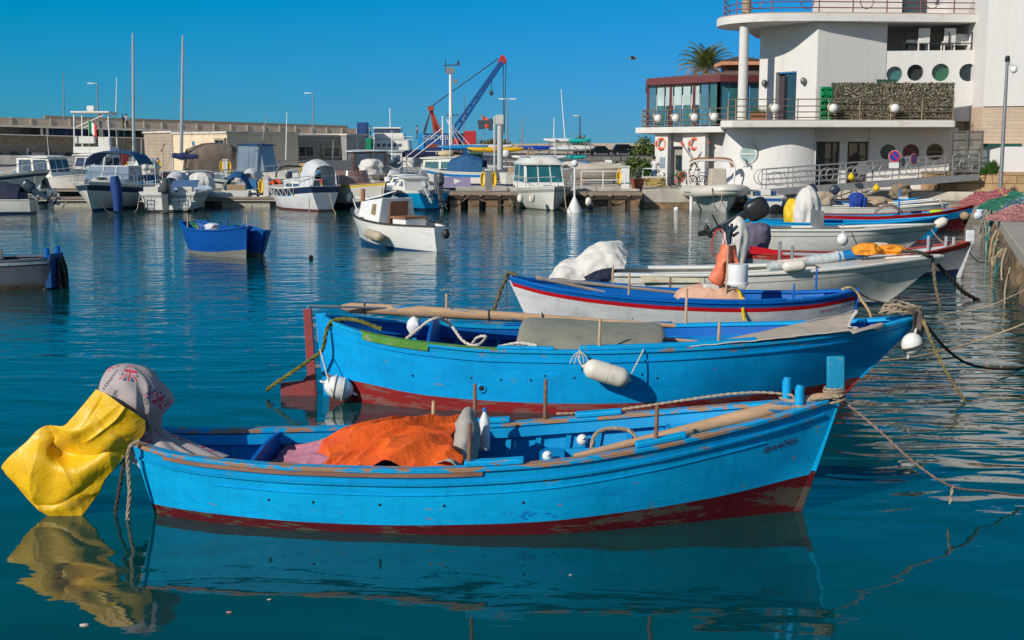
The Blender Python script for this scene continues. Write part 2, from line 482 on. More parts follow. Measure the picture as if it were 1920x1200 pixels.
# club quay under the building and the boat yard behind the jetty
mb = MB()
mb.prism([(7.05, 66.0), (12.6, 66.0), (12.9, 67.2), (26, 61.6), (70, 61.6), (70, 300), (-14, 300), (-14, 112), (-3.6, 92), (-3.2, 70.2), (7.05, 70.2)], .3, 1.0)
kind(mb.build("yard_quay", CONC_L, smooth=0, bevel=.04), 'structure')
mb = MB()
mb.prism([(7.05, 66.05), (12.65, 66.05), (12.95, 67.25), (26, 61.7), (69, 61.7), (69, 299), (-13.9, 299), (-13.9, 112.1), (-3.5, 92.1), (-3.1, 70.3), (7.05, 70.3)], -.8, .3)
kind(mb.build("yard_quay_base", WET, smooth=0), 'structure')
mb = MB()      # low landing where the boats lie in front of the curved wall
mb.prism([(12.7, 62.6), (24.2, 57.4), (25.5, 62), (12.9, 66.8)], -.5, .55)
kind(mb.build("landing", M("landing_stone", (.3, .24, .18), .85, var=.25, scale=1.5, bump=.8, bscale=9, dirt=(.1, .08, .06)), bevel=.05), 'structure')
# road behind the yard, with its retaining wall
mb = MB(); mb.prism([(4.6, 108), (27, 101), (70, 101), (70, 299), (-14, 299), (4.6, 180)], 1.01, 1.9)
kind(mb.build("road", M("asphalt", (.06, .06, .06), .9, var=.2, scale=.8, bump=.3), smooth=0), 'structure')
mb = MB(); mb.prism([(4.2, 106), (27, 100.3), (27, 100.9), (4.2, 107)], 1.0, 2.5)
tag(mb.build("retaining_wall", ROCK_D, smooth=0), 'low dark grey cut stone retaining wall below the road with parked cars', 'wall')
# outer breakwater
mb = MB()
mb.prism([(-8, 300), (12, 246), (80, 205), (80, 208), (14, 249), (-8, 306)], 1.0, 3.95)
tag(mb.build("breakwater_wall", RUBBLE, smooth=0), 'long rubble stone sea wall behind the parked cars at the horizon', 'wall')
# left breakwater building: a long two-storey terrace that runs away from the viewer
WA = Vector((XA(-170, 143), 143, 0)); WB = Vector((XA(700, 174), 174, 0))
wd = (WB - WA).normalized(); wn_ = Vector((wd.y, -wd.x, 0)); WL = (WB - WA).length
terr = thing('harbour_terrace', 'long stone terrace building with blue shuttered bays along the breakwater', 'building', (WA.x, WA.y, 0), math.atan2(wd.y, wd.x))
terr.rotation_euler = (0, R(1.25), terr.rotation_euler.z); terr.location.z = .95
# local x runs along the wall, -y faces the basin
PALE = M("pale_plaster", (.62, .57, .5), .85, var=.1, scale=.8, bump=.2, dirt=(.36, .31, .26), dirtamt=.25, dirtscale=.6)
mb = MB(); mb.box((WL / 2, 3, 5.62), (WL, .5, .96)); mb.build("parapet", rock_mat("parapet_stone", (.55, .43, .33), (.48, .38, .29), (.28, .21, .16), 1.6, .5, .4), terr, smooth=0)
mb = MB(); mb.box((WL / 2, 1.6, 5.02), (WL, 3.6, .22)); mb.build("slab", PALE, terr, smooth=0)
mb = MB(); mb.box((WL / 2, 2.6, 2.0), (WL, 2, 4.0)); mb.build("wall", RUBBLE, terr, smooth=0)
mb = MB(); mb.box((WL / 2, .6, 1.0), (WL, 2.0, 1.1)); mb.build("plinth", PALE, terr, smooth=0)
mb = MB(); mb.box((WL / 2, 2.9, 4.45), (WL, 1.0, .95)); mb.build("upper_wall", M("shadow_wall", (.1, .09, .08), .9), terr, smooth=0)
mb = MB(); mb.box((WL / 2, .3, 4.0), (WL, 1.4, .1)); mb.build("sill", PALE, terr, smooth=0)
BLUEP = M("blue_shutter_paint", (.012, .06, .2), .5, var=.3, scale=1)
DARKG = glass_mat("dark_glazing", (.012, .02, .03), .08)
nb = 0
x = 2.0
while x < WL - 24:
 mb = MB(); mb.box((x, .35, 4.45), (.28, .5, .94)); mb.box((x + .62, .35, 4.45), (.28, .5, .94)); mb.build("pilaster", PALE, terr, smooth=0)
 mb = MB(); mb.box((x + 3.3, 2.2, 4.45), (4.9, .12, .9)); mb.build("shutter", BLUEP if nb % 4 in (0, 2) else DARKG, terr, smooth=0)
 mb = MB(); mb.box((x + 3.3, 2.1, 4.45), (.08, .1, .88)); mb.box((x + 1.6, 2.1, 4.45), (.06, .1, .88)); mb.box((x + 5.0, 2.1, 4.45), (.06, .1, .88)); mb.build("mullion", M("grey_metal", (.3, .31, .32), .5, .3), terr, smooth=0)
 for k in range(3):
  mb = MB(); mb.plate([(x + 1 + k * 2.0 + .62 * math.cos(a), 0, 1.62 + .42 * math.sin(a)) for a in [math.pi * q / 8 for q in range(9)]], (0, -.4, 0)); mb.build("vent_opening", DARKG, terr, smooth=0)
 nb += 1; x += 6.3
for x, c in ((24, 'r'), (31, 'g'), (38, 'r'), (45, 'g'), (14, 'g')):
 mb = MB(); mb.box((x, -.42, 1.1), (1.5, .12, 1.7)); mb.build("door", M("red_door", (.25, .03, .03), .6) if c == 'r' else M("grey_door", (.22, .2, .18), .6), terr, smooth=0)
x = 0
while x < WL: mb = MB(); mb.box((x, 2.65, 5.75), (.1, .1, .85)); mb.build("parapet_post", PALE, terr, smooth=0); x += 2.3
# fence of lamps on the terrace top
mb = MB(); mb.box((WL * .62, 5.2, 6.0), (WL * .7, .6, 1.1)); mb.build("rear_wall", STONE_B, terr, smooth=0)
# three lower buildings in front of it
def facade(name, label, px0, Y0, px1, Y1, ztop, depth, mat_, openings, trim=None, zb=.9):
 a = Vector((XA(px0, Y0), Y0, 0)); b = Vector((XA(px1, Y1), Y1, 0)); d = b - a; L = d.length
 r = thing(name, label, 'building', (a.x, a.y, 0), math.atan2(d.y, d.x))
 mb = MB(); mb.box((L / 2, depth / 2, (zb + ztop) / 2), (L, depth, ztop - zb)); mb.build("wall", mat_, r, smooth=0)
 mb = MB(); mb.box((L / 2, depth / 2, ztop + .09), (L + .3, depth + .3, .18)); mb.build("coping", trim or PALE, r, smooth=0)
 for (u, z0, z1, w, m2, nm) in openings:
  x = u * L
  mb = MB(); mb.box((x, -.05, (z0 + z1) / 2), (w, .14, z1 - z0)); o = mb.build(nm, m2, r, smooth=0)
  if nm == 'window':
   mb = MB(); t = .2
   mb.box((x - w / 2 - t / 2, -.09, (z0 + z1) / 2), (t, .3, z1 - z0 + 2 * t)); mb.box((x + w / 2 + t / 2, -.09, (z0 + z1) / 2), (t, .3, z1 - z0 + 2 * t))
   mb.box((x, -.09, z1 + t / 2), (w, .3, t)); mb.box((x, -.09, z0 - t / 2), (w, .34, t)); f = mb.build("frame", STONE_B, o, smooth=0)
   mb = MB(); mb.box((x, -.14, (z0 + z1) / 2), (.07, .06, z1 - z0)); mb.build("glazing_bar", M("grey_metal", (.3, .31, .32), .5, .3), o, smooth=0)
 return r, L
CREAM = M("cream_plaster", (.72, .58, .4), .85, var=.07, scale=.9, bump=.2, dirt=(.5, .38, .26), dirtamt=.2, dirtscale=.5, lines=(2, .62, .03))
SKYB = M("bright_blue_door", (.005, .2, .55), .45, var=.1)
facade('stone_shed', 'windowless beige stone shed left of the cream building', 271, 134, 324, 127, 4.7, 7, STONE_B, [])
facade('cream_building', 'sunlit cream plastered building with two bright blue doors', 325, 127, 426, 119, 4.55, 8, CREAM,
  [(.33, .9, 3.05, 1.0, SKYB, 'door'), (.67, .9, 3.2, 1.15, SKYB, 'door'), (.4, 3.4, 3.8, .25, SKYB, 'vent'), (.9, 2.6, 3.9, 1.6, DARKG, 'window')])
facade('grey_stone_building', 'grey stone block building with small dark windows behind the boats', 427, 121, 648, 131, 4.35, 9, STONE_G,
  [(.16, 2.4, 3.3, 2.1, DARKG, 'window'), (.31, 2.4, 3.3, 1.6, DARKG, 'window'), (.635, 2.3, 3.25, 1.7, DARKG, 'window'), (.86, 2.3, 3.2, 1.9, DARKG, 'window')])
facade('grey_annex', 'plain grey rendered annex at the right end of the stone building', 650, 130, 686, 133, 4.45, 6, M("grey_render", (.3, .3, .29), .8, var=.15, scale=.6), [(.5, 1, 4.3, .12, PALE, 'drainpipe')])
mb = MB(); mb.prism([(-110, 128), (-52, 128), (-38, 116), (-14, 118), (-14, 300), (-110, 300)], -1, .9)
kind(mb.build("far_quay", CONC_L, smooth=0), 'structure')
# ------------------------------------------------------------------ the white harbour club
WHITE = M("white_stucco", (.67, .655, .63), .8, var=.03, scale=1.2, bump=.25, bscale=14, stretch=(2.4, 2.4, .3), dirt=(.55, .5, .44), dirtamt=.1, dirtscale=1.3)
WHITE_T = M("white_trim", (.68, .66, .62), .75, var=.05, scale=1.5, bump=.15, bscale=14, dirt=(.5, .42, .33), dirtamt=.16, dirtscale=1.6)
TILE = rock_mat("travertine_cladding", (.6, .46, .35), (.53, .4, .3), (.4, .3, .22), .62, .2, .4, msize=.01)
BRONZE = M("bronze_railing", (.3, .23, .15), .4, .6, var=.15)
GREYM = M("galvanised_steel", (.26, .265, .27), .5, .4, var=.15, scale=4)
REDRAIL = M("rust_red_railing", (.2, .06, .06), .5, .2)
GLASS_B = glass_mat("blue_reflective_glass", (.02, .05, .065), .02)
GLASS_T = glass_mat("teal_glass", (.04, .14, .15), .03)
GLASS_L = glass_mat("light_blue_glass", (.06, .17, .24), .03)
PALEP = glass_mat("pale_blind_pane", (.42, .52, .52), .12)
GLASS_G = glass_mat("green_porthole_glass", (.02, .1, .05), .06)
BROWNG = glass_mat("brown_glass", (.07, .05, .04), .05)
CURT = M("dark_curtain", (.06, .04, .06), .9, var=.4, scale=9, stretch=(6, 6, .2))
GLOBE = M("milky_globe", (.75, .74, .7), .25, var=.02)
club = thing('harbour_club', 'white modernist harbour club with curved wall, portholes and terraces', 'building', (XA(1590, 66), 66, 1.0))
cl = club.location
class CB(MB):           # the club is laid out in world metres and hung under its root
 def put(s, name, mats, parent=None, **k):
  s.v = [(a - cl.x, b - cl.y, c - cl.z) for a, b, c in s.v]
  return s.build(name, mats, parent or club, **k)
def PW(px, Y): return (XA(px, Y), Y)
def ZY(py, Y): return EYE + (275 - py) * Y / F_PX * 1.0
# plan corners
c_l = PW(1420, 69.4); c_m = PW(1527, 66.0); c_r = PW(1655, 67.0)
zs1 = 4.62                  # balcony floor
zr0, zr1 = 9.78, 10.18      # roof slab
# first-floor prow: two facets, with the door cut out of the left one
def wall(mb, a, b, z0, z1, th=.3, mi=0):
 a = Vector((a[0], a[1], 0)); b = Vector((b[0], b[1], 0)); d = (b - a).normalized(); n = Vector((-d.y, d.x, 0)) * th
 return mb.prism([(a.x, a.y), (b.x, b.y), (b.x + n.x, b.y + n.y), (a.x + n.x, a.y + n.y)], z0, z1, mi)
def lerp2(a, b, t): return (a[0] + (b[0] - a[0]) * t, a[1] + (b[1] - a[1]) * t)
mb = CB(); da, db = .30, .66
wall(mb, c_l, lerp2(c_l, c_m, da), zs1, zr0); wall(mb, lerp2(c_l, c_m, db), c_m, zs1, zr0); wall(mb, lerp2(c_l, c_m, da), lerp2(c_l, c_m, db), 7.3, zr0)
wall(mb, c_m, c_r, zs1, zr0)
mb.put("upper_wall", WHITE, smooth=0)
d0, d1 = lerp2(c_l, c_m, da), lerp2(c_l, c_m, db)
off = Vector((.12, .17))
mb = CB(); wall(mb, (lerp2(d0, d1, .42)[0] + off.x, lerp2(d0, d1, .42)[1] + off.y), (d1[0] + off.x, d1[1] + off.y), zs1 + .05, 7.25, .06); dr = mb.put("door", GLASS_B, smooth=0)
mb = CB(); wall(mb, (d0[0] + off.x + .1, d0[1] + off.y + .1), (lerp2(d0, d1, .5)[0] + off.x + .1, lerp2(d0, d1, .5)[1] + off.y + .1), zs1 + .05, 7.25, .05); mb.put("curtain", CURT, dr, smooth=0)
mb = CB()
for t in (.4, .98):
 q = lerp2(d0, d1, t); mb.box((q[0] + .1, q[1] + .1, 5.85), (.08, .1, 2.4))
mb.put("frame", M("dark_frame", (.02, .02, .025), .4), dr, smooth=0)
# wall lamps beside the door
for t in (.12, .8):
 q = lerp2(c_l, c_m, t); mb = CB(); mb.ball((q[0] - .1, q[1] - .12, 6.75), (.16, .16, .2)); mb.bar((q[0], q[1], 6.6), (q[0] - .18, q[1] - .2, 6.9), .06, .06); mb.put("wall_lamp", M("lamp_grey", (.2, .2, .18), .4, .4))
def hole_wall(mb, a, b, z0, z1, holes, th=.35, n=32, mi=0):
 """a wall with round openings (u, z, r) and their reveals; a bay of quads is fanned round every hole"""
 a3 = Vector((a[0], a[1], 0)); b3 = Vector((b[0], b[1], 0)); d = b3 - a3; L = d.length; d.normalize(); nn = Vector((-d.y, d.x, 0))
 def w(x, z, k=0): return a3 + d * x + Vector((0, 0, z)) + nn * (th * k)
 xs = [0]
 for u, z, r in holes: xs += [u * L - r * 1.25, u * L + r * 1.25]
 xs.append(L)
 for i in range(0, len(xs) - 1, 2):
  mb.add([w(xs[i], z0), w(xs[i + 1], z0), w(xs[i + 1], z1), w(xs[i], z1)], [(0, 1, 2, 3)], mi)
 for i, (u, z, r) in enumerate(holes):
  x0, x1 = xs[2 * i + 1], xs[2 * i + 2]; za, zb = z - r * 1.25, z + r * 1.25; xc = u * L
  mb.add([w(x0, z0), w(x1, z0), w(x1, za), w(x0, za)], [(0, 1, 2, 3)], mi); mb.add([w(x0, zb), w(x1, zb), w(x1, z1), w(x0, z1)], [(0, 1, 2, 3)], mi)
  inn, out, back = [], [], []
  for j in range(n):
   t = 2 * math.pi * j / n; cx, sz = math.cos(t), math.sin(t); s_ = 1.25 * r / max(abs(cx), abs(sz))
   inn.append(w(xc + r * cx, z + r * sz)); out.append(w(xc + s_ * cx, z + s_ * sz)); back.append(w(xc + r * cx, z + r * sz, 1))
  mb.add(inn + out, [(j, (j + 1) % n, n + (j + 1) % n, n + j) for j in range(n)], mi)
  mb.add(inn + back, [(j, n + j, n + (j + 1) % n, (j + 1) % n) for j in range(n)], mi)
 return w, L
def porthole(a, b, u, z, r, mat_, th=.32, frame=None, nm="porthole"):
 a3 = Vector((a[0], a[1], 0)); b3 = Vector((b[0], b[1], 0)); d = b3 - a3; L = d.length; d.normalize(); nn = Vector((-d.y, d.x, 0)); c = a3 + d * u * L + Vector((0, 0, z)) + nn * (th - .02)
 mb = CB(); mb.plate([c + d * (r * math.cos(t)) + Vector((0, 0, r * math.sin(t))) for t in [2 * math.pi * q / 28 for q in range(28)]], nn * .05); o = mb.put(nm, mat_, smooth=0)
 if frame:
  mb = CB(); mb.tube([c - nn * .03 + d * ((r - .04) * math.cos(t)) + Vector((0, 0, (r - .04) * math.sin(t))) for t in [2 * math.pi * q / 28 for q in range(28)]], .05, 6, closed=True)
  mb.bar(c - d * r - nn * .03, c + d * r - nn * .03, .05, .06); mb.put("frame", frame, o)
# porthole wall under the loggia and the tall wall at its right
p_a = PW(1652, 67.05); p_b = PW(1848, 66.2)
mb = CB()
w_, L_ = hole_wall(mb, p_a, p_b, zs1, 8.35, [(.1, 7.12, .42), (.3, 7.2, .43), (.54, 7.2, .46), (.8, 7.18, .46)])
mb.add([w_(0, 8.35), w_(L_, 8.35), w_(L_, 8.35, 12), w_(0, 8.35, 12)], [(0, 1, 2, 3)])
wall(mb, PW(1817, 66.45), p_b, 8.35, zr0)
mb.put("porthole_wall", WHITE, smooth=0)
porthole(p_a, p_b, .1, 7.12, .42, GLASS_T); porthole(p_a, p_b, .3, 7.2, .43, M("dark_room", (.015, .02, .015), .5)); porthole(p_a, p_b, .54, 7.2, .46, GLASS_G); porthole(p_a, p_b, .8, 7.18, .46, DARKG)
mb = CB(); q = PW(1655, 66.9); mb.box((q[0], q[1], 6.1), (1.2, .06, 1.5)); mb.put("shutter", M("dark_green_frame", (.03, .07, .05), .5), smooth=0)
# loggia: back wall, soffit shade and furniture rail
mb = CB(); la, lb = PW(1560, 72.5), PW(1830, 71.2); wall(mb, la, lb, 8.2, zr0, .3); wall(mb, PW(1818, 66.9), PW(1826, 71.3), 8.35, zr0, .3); mb.put("loggia_wall", WHITE, smooth=0)
mb = CB(); wall(mb, PW(1655, 67.05), PW(1560, 72.5), 8.3, zr0, .2); mb.put("loggia_side_wall", WHITE, smooth=0)
mb = CB(); a, b = Vector((*PW(1688, 67.1), 8.36)), Vector((*PW(1812, 66.6), 8.36));
for t in (0, .33, .66, 1): p = a.lerp(b, t); mb.bar(p, p + Vector((0, 0, .95)), .05, .05)
mb.bar(a + Vector((0, 0, .4)), b + Vector((0, 0, .35)), .05, .05); mb.put("loggia_rail", M("black_rail", (.02, .02, .02), .4), smooth=0)
# roof slab with a rounded prow, and the block to its right
def arc(cx, cy, r, a0, a1, n): return [(cx + r * math.cos(R(a0 + (a1 - a0) * i / n)), cy + r * math.sin(R(a0 + (a1 - a0) * i / n))) for i in range(n + 1)]
rx0, ry0 = PW(1342, 68.2)
slab = [PW(1838, 66.3), ] + [(XA(1838, 66.3), 76), (rx0 + 3.6, 76)] + arc(rx0 + 2.9, 68.6, 2.9, 105, 262, 16) + [PW(1527, 65.5)]
mb = CB(); mb.prism(slab[::-1], zr0, zr1); mb.put("roof_slab", WHITE_T, smooth=30)
mb = CB(); inset = [(p[0] + (.05 if p[0] < 13 else 0), p[1] + .06) for p in slab[::-1]]; mb.prism(inset, zr1, zr1 + .06); mb.put("roof_edge", M("roof_edge_tile", (.42, .3, .22), .7))
mb = CB(); a, b = PW(1518, 71), PW(1652, 71); wall(mb, a, b, zr1, 12.8, .4); wall(mb, PW(1728, 71), PW(1850, 71), zr1, 11.2, .4); wall(mb, PW(1652, 71.02), PW(1680, 71.02), zr1, 12.8, .4); mb.put("penthouse_wall", WHITE, smooth=0)
mb = CB(); wall(mb, PW(1680, 71.2), PW(1726, 71.2), zr1, 12.6, .2); mb.put("penthouse_window", GLASS_B, smooth=0)
mb = CB(); tb = [PW(1840, 64.6), PW(2200, 61.5), (60, 80), (XA(1840, 64.6), 80)]; mb.prism(tb, 5.35, 14.6); mb.put("tower_wall", WHITE, smooth=0)
mb = CB(); tb2 = [(tb[0][0] - .02, tb[0][1] + .1), (tb[1][0], tb[1][1] + .12), (60, 80), (tb[0][0] - .02, 80)]; mb.prism(tb2, 3.3, 5.35); mb.prism([PW(1790, 66.9), PW(1842, 66.9), PW(1842, 70), PW(1790, 70)], 3.3, 5.2); mb.put("stone_cladding", TILE, smooth=0)
mb = CB(); q = PW(1918, 63.95); mb.box((q[0] + .5, q[1], 7.2), (1.2, .2, 2.6)); mb.put("tower_window", DARKG, smooth=0)
# lower white wall and tufa footing at the right
mb = CB(); lw = [PW(1842, 63.8), PW(2200, 60.6), (62, 66), (XA(1842, 63.8), 66)]; mb.prism(lw, 2.0, 3.28); mb.put("base_wall", WHITE, smooth=0)
mb = CB(); q = PW(1876, 63.7); mb.box((q[0], q[1] - .1, 3.36), (2.0, .3, .16)); mb.box((q[0] + 3.2, q[1] - .4, 3.36), (2.0, .3, .16)); mb.put("vent_grille", M("green_grille", (.02, .09, .07), .5), smooth=0)
mb = CB()
def tufa(u, v):
 a = Vector((*PW(1762, 64.0), 0)); b = Vector((*PW(2200, 60.2), 0)); p = a.lerp(b, u); z = .1 + 1.92 * v
 k = .35 * mnoise.noise(Vector((p.x * .8, z * 1.5, 4))) + .15 * mnoise.noise(Vector((p.x * 3, z * 3, 9)))
 return Vector((p.x, p.y - .4 * (1 - v) + k * (1 - v * .8), z))
mb.grid(tufa, 90, 16); mb.put("footing", TUFA)
mb = CB(); mb.prism([PW(1762, 64.2), PW(2200, 60.4), (62, 66), (XA(1762, 64.2), 70)], .5, 1.98); mb.put("footing_core", TUFA, smooth=0)
# column
q = PW(1390, 67.0); mb = CB(); mb.lathe([(.27, zs1 - .1), (.26, 6), (.25, zr0 + .02)], (q[0], q[1], 0), 24); mb.put("column", WHITE_T)
# balcony slab
bs = [PW(1350, 65.2), PW(1372, 64.6), PW(1788, 64.2), PW(1790, 66.5), PW(1790, 70), PW(1350, 70)]
mb = CB(); mb.prism(bs, 4.28, zs1); mb.put("balcony_slab", WHITE_T, smooth=0, bevel=.03)
mb = CB(); mb.prism([(bs[0][0] + .05, bs[0][1] + .05), (bs[1][0], bs[1][1] + .03), (bs[2][0] - .03, bs[2][1] + .03), bs[3], bs[4], bs[5]], zs1, zs1 + .05); mb.put("balcony_tiles", M("terrace_tile", (.32, .24, .18), .7))
# balcony railing with its globe lamps
def railing(name, pts, h, rails, mat_, every=1.6, r=.03):
 mb = CB()
 pts = [Vector(p) for p in pts]
 for z in rails: mb.tube([p + Vector((0, 0, z)) for p in pts], r, 6)
 for a, b in zip(pts[:-1], pts[1:]):
  n = max(1, round((b - a).length / every))
  for i in range(n + 1):
   p = a.lerp(b, i / n); mb.tube([p, p + Vector((0, 0, h))], r * 1.1, 6)
 return mb.put(name, mat_)
railing("balcony_railing", [(*PW(1364, 65.4), zs1 + .05), (*PW(1378, 64.8), zs1 + .05), (*PW(1784, 64.4), zs1 + .05)], 1.05, (1.05, .7, .4, .12), BRONZE, 1.63)
def globe_lamp(x, y, z, parent=None):
 mb = CB(); mb.ball((x, y, z), .24, 18, 12); o = mb.put("globe_lamp", GLOBE)
 mb = CB(); mb.tube([(x + .3 * math.cos(t), y, z + .3 * math.sin(t)) for t in [2 * math.pi * k / 20 for k in range(20)]], .025, 6, closed=True); mb.put("ring", BRONZE, o)
for px in (1451, 1560, 1675): globe_lamp(*PW(px, 64.3), 5.24)
# ground floor: battered drum, recessed doors, porthole wall
dcx, dcy = XA(1452, 68.6), 68.9
def drum(u, v):
 z = 1.0 + 3.3 * v; t = R(172 + (300 - 172) * u)
 r = 3.35 - .45 * v * max(0, math.cos(t - R(185))) * 1.6 - .1 * v
 return Vector((dcx + r * math.cos(t), dcy + r * math.sin(t), z))
mb = CB(); mb.grid(drum, 60, 14); o = mb.put("drum_wall", WHITE)
pa = drum(.5, .6)
q = Vector((*PW(1391, 65.75), 2.88))
nn = Vector((q.x - dcx, q.y - dcy, 0)).normalized(); tt = Vector((-nn.y, nn.x, 0))
# the drum's porthole: a thick ring set in the curve
mb = CB(); c = Vector((dcx, dcy, 2.88)) + nn * 3.12
mb.tube([c + tt * (.47 * math.cos(t)) + Vector((0, 0, .47 * math.sin(t))) for t in [2 * math.pi * k / 28 for k in range(28)]], .075, 8, closed=True); ph = mb.put("porthole_ring", WHITE_T)
mb = CB(); mb.plate([c + nn * .04 + tt * (.45 * math.cos(t)) + Vector((0, 0, .45 * math.sin(t))) for t in [2 * math.pi * k / 28 for k in range(28)]], nn * .03); mb.put("pane", glass_mat("pale_porthole_glass", (.3, .42, .42), .05), ph, smooth=0)
mb = CB(); mb.bar(c + nn * .1 - tt * .44, c + nn * .1 + tt * .44, .06, .06); mb.put("glazing_bar", WHITE_T, ph, smooth=0)
e = drum(1, 0); g_a = (e.x, 67.35); g_b = PW(1632, 67.35)
mb = CB(); mb.prism([(e.x - .05, e.y), (e.x, e.y), (e.x, 69), (e.x - .05, 69)], 1, 4.28); wall(mb, g_a, g_b, 3.55, 4.28); q1 = PW(1582, 67.3); mb.box((q1[0], q1[1] + .15, 2.3), (.42, .34, 2.6)); q1 = PW(1633, 67.3); mb.box((q1[0], q1[1] + .1, 2.3), (.2, .3, 2.6)); mb.put("door_wall", WHITE, smooth=0)
mb = CB(); wall(mb, PW(1520, 69.2), PW(1800, 69.2), .6, 4.28, .2); mb.box((XA(1636, 67.5), 67.55, 2.6), (.5, .5, 3.36)); mb.put("back_wall", WHITE, smooth=0)
for i, (p0, p1) in enumerate(((1546, 1575), (1591, 1629))):
 mb = CB(); wall(mb, PW(p0, 67.6), PW(p1, 67.6), 1.0, 3.55, .06); dr = mb.put("glass_door", BROWNG, smooth=0)
 mb = CB(); a, b = PW(p0, 67.55), PW(p1, 67.55)
 for t in (0, .5, 1): q = lerp2(a, b, t); mb.box((q[0], q[1], 2.28), (.07, .08, 2.5))
 mb.box(((a[0] + b[0]) / 2, a[1], 3.5), (b[0] - a[0], .08, .08)); mb.put("frame", M("dark_frame", (.02, .02, .025), .4), dr, smooth=0)
g2a, g2b = PW(1636, 67.3), PW(1795, 66.6)
mb = CB(); w_, L_ = hole_wall(mb, g2a, g2b, .6, 4.28, [(.19, 2.98, .42), (.46, 2.98, .44), (.74, 3.0, .45)]); mb.put("lower_porthole_wall", WHITE, smooth=0)
porthole(g2a, g2b, .19, 2.98, .42, M("porthole_grey", (.1, .11, .1), .3)); porthole(g2a, g2b, .46, 2.98, .44, M("porthole_brick", (.2, .06, .05), .5)); porthole(g2a, g2b, .74, 3.0, .45, BROWNG, .12, M("porthole_wood", (.25, .16, .08), .5))
# roof railing with hoops
rp = [(x, y + .35, zr1 + .06) for x, y in (slab[::-1][:1] + [slab[-1]] )]
mb = CB(); rpts = [Vector((*PW(1838, 66.6), zr1)), Vector((*PW(1527, 65.9), zr1)), Vector((*PW(1440, 66.1), zr1)), Vector((*PW(1375, 66.9), zr1)), Vector((*PW(1352, 68.6), zr1)), Vector((*PW(1362, 71), zr1))]
for z in (.95, .62, .32): mb.tube([p + Vector((0, 0, z)) for p in rpts], .03, 6)
for a, b in zip(rpts[:-1], rpts[1:]):
 n = max(1, round((b - a).length / 1.7))
 for i in range(n + 1): p = a.lerp(b, i / n); mb.tube([p, p + Vector((0, 0, .95))], .035, 6)
for px in (1410, 1505, 1615, 1735):
 p = Vector((*PW(px, 66.1), zr1 + .62)); mb.tube([p + Vector((.34 * math.cos(t), 0, .34 * math.sin(t))) for t in [2 * math.pi * k / 20 for k in range(20)]], .025, 6, closed=True)
mb.put("roof_railing", REDRAIL)
mb = CB(); q = PW(1393, 68.6); mb.lathe([(.26, zr1), (.26, 12)], (q[0], q[1], 0), 18); mb.put("chimney_pipe", STONE_B)
# left wing: glazed restaurant over a plain ground floor, hipped roof and lantern
l0, l1 = PW(1232, 74), PW(1345, 70.5)
mb = CB(); wall(mb, PW(1228, 74.4), PW(1252, 73.6), 1, 4.1); wall(mb, PW(1280, 72.8), PW(1322, 71.2), 1, 4.1); wall(mb, PW(1252, 74.2), PW(1282, 73.5), 3.3, 4.1); wall(mb, PW(1322, 72), PW(1372, 71.2), 1, 4.1); wall(mb, PW(1228, 75.4), PW(1380, 72.2), 1, 4.1, .2); mb.put("wing_wall", M("wing_white", (.66, .64, .61), .8, var=.05, scale=2, bump=.3), smooth=0)
mb = CB(); wall(mb, PW(1264, 74.05), PW(1280, 73.7), 1, 3.1, .06); dr = mb.put("side_door", M("grey_metal_door", (.3, .28, .25), .5), smooth=0)
mb = CB(); q = PW(1274, 73.75); mb.box((q[0], q[1], 2.35), (.42, .06, .85)); mb.put("door_pane", GLASS_B, dr, smooth=0)
ws = [PW(1191, 75.2), PW(1354, 69.6), PW(1380, 69.6), PW(1420, 84), PW(1230, 86)]
mb = CB(); mb.prism(ws, 4.08, 4.42); mb.put("wing_slab", WHITE_T, smooth=0, bevel=.03)
railing("wing_railing", [(*PW(1230, 85), 4.42), (*PW(1203, 75.4), 4.42), (*PW(1300, 72.0), 4.42), (*PW(1363, 69.9), 4.42)], 1.02, (1.02, .7, .4, .12), BRONZE, 1.15)
for px, Y in ((1233, 74.2), (1266, 73), (1301, 71.8), (1338, 70.6)): globe_lamp(XA(px, Y), Y - .05, 4.95)
va, vb, vc = PW(1214, 77.0), PW(1345, 72.8), PW(1422, 73.2)
def zrf(px, Y): return EYE + (275 - px) * Y / F_PX
MAROON = M("maroon_steel", (.16, .045, .045), .45, .1)
mb = CB()
for a, b, n in ((va, vb, 3), (vb, vc, 2)):
 for k in range(n + 1): q = lerp2(a, b, k / n); mb = CB(); mb.box((q[0], q[1], 5.75), (.16, .16, 2.7)); mb.put("veranda_post", MAROON, smooth=0)
for a, b, n in ((va, vb, 8), (vb, vc, 4)):
 for k in range(n):
  sp_ = 5.75 if a is va and k % 8 not in (0, 6, 7) else 7.0
  mb = CB(); wall(mb, lerp2(a, b, k / n + .012), lerp2(a, b, (k + 1) / n - .012), 4.45, sp_ - .03, .05); g_ = mb.put("glazing", (GLASS_L, GLASS_T, GLASS_B)[k % 3], smooth=0)
  if sp_ < 7: mb = CB(); wall(mb, lerp2(a, b, k / n + .012), lerp2(a, b, (k + 1) / n - .012), sp_, 6.85, .05); mb.put("upper_pane", PALEP, g_, smooth=0)
mb = CB()
wall(mb, (va[0] + .4, va[1] + 1.0), (vb[0] + .1, vb[1] + 1.0), 5.55, 6.95, .06); mb.put("awning_blind", M("pale_blind", (.6, .6, .56), .9), smooth=0)
fas = [(va[0] - .15, va[1] - .3), (vb[0], vb[1] - .35), (vc[0] + .3, vc[1] - .3), (vc[0] + .3, 86), (va[0] + 1, 88)]
mb = CB(); mb.prism(fas, [7.02] * 5, [7.42] * 5); mb.put("fascia", MAROON, smooth=0)
cxr, cyr = XA(1390, 79), 80
mb = CB(); ap = [(cxr - .9, cyr - 1), (cxr + .9, cyr - 1), (cxr + .9, cyr + 1), (cxr - .9, cyr + 1)]
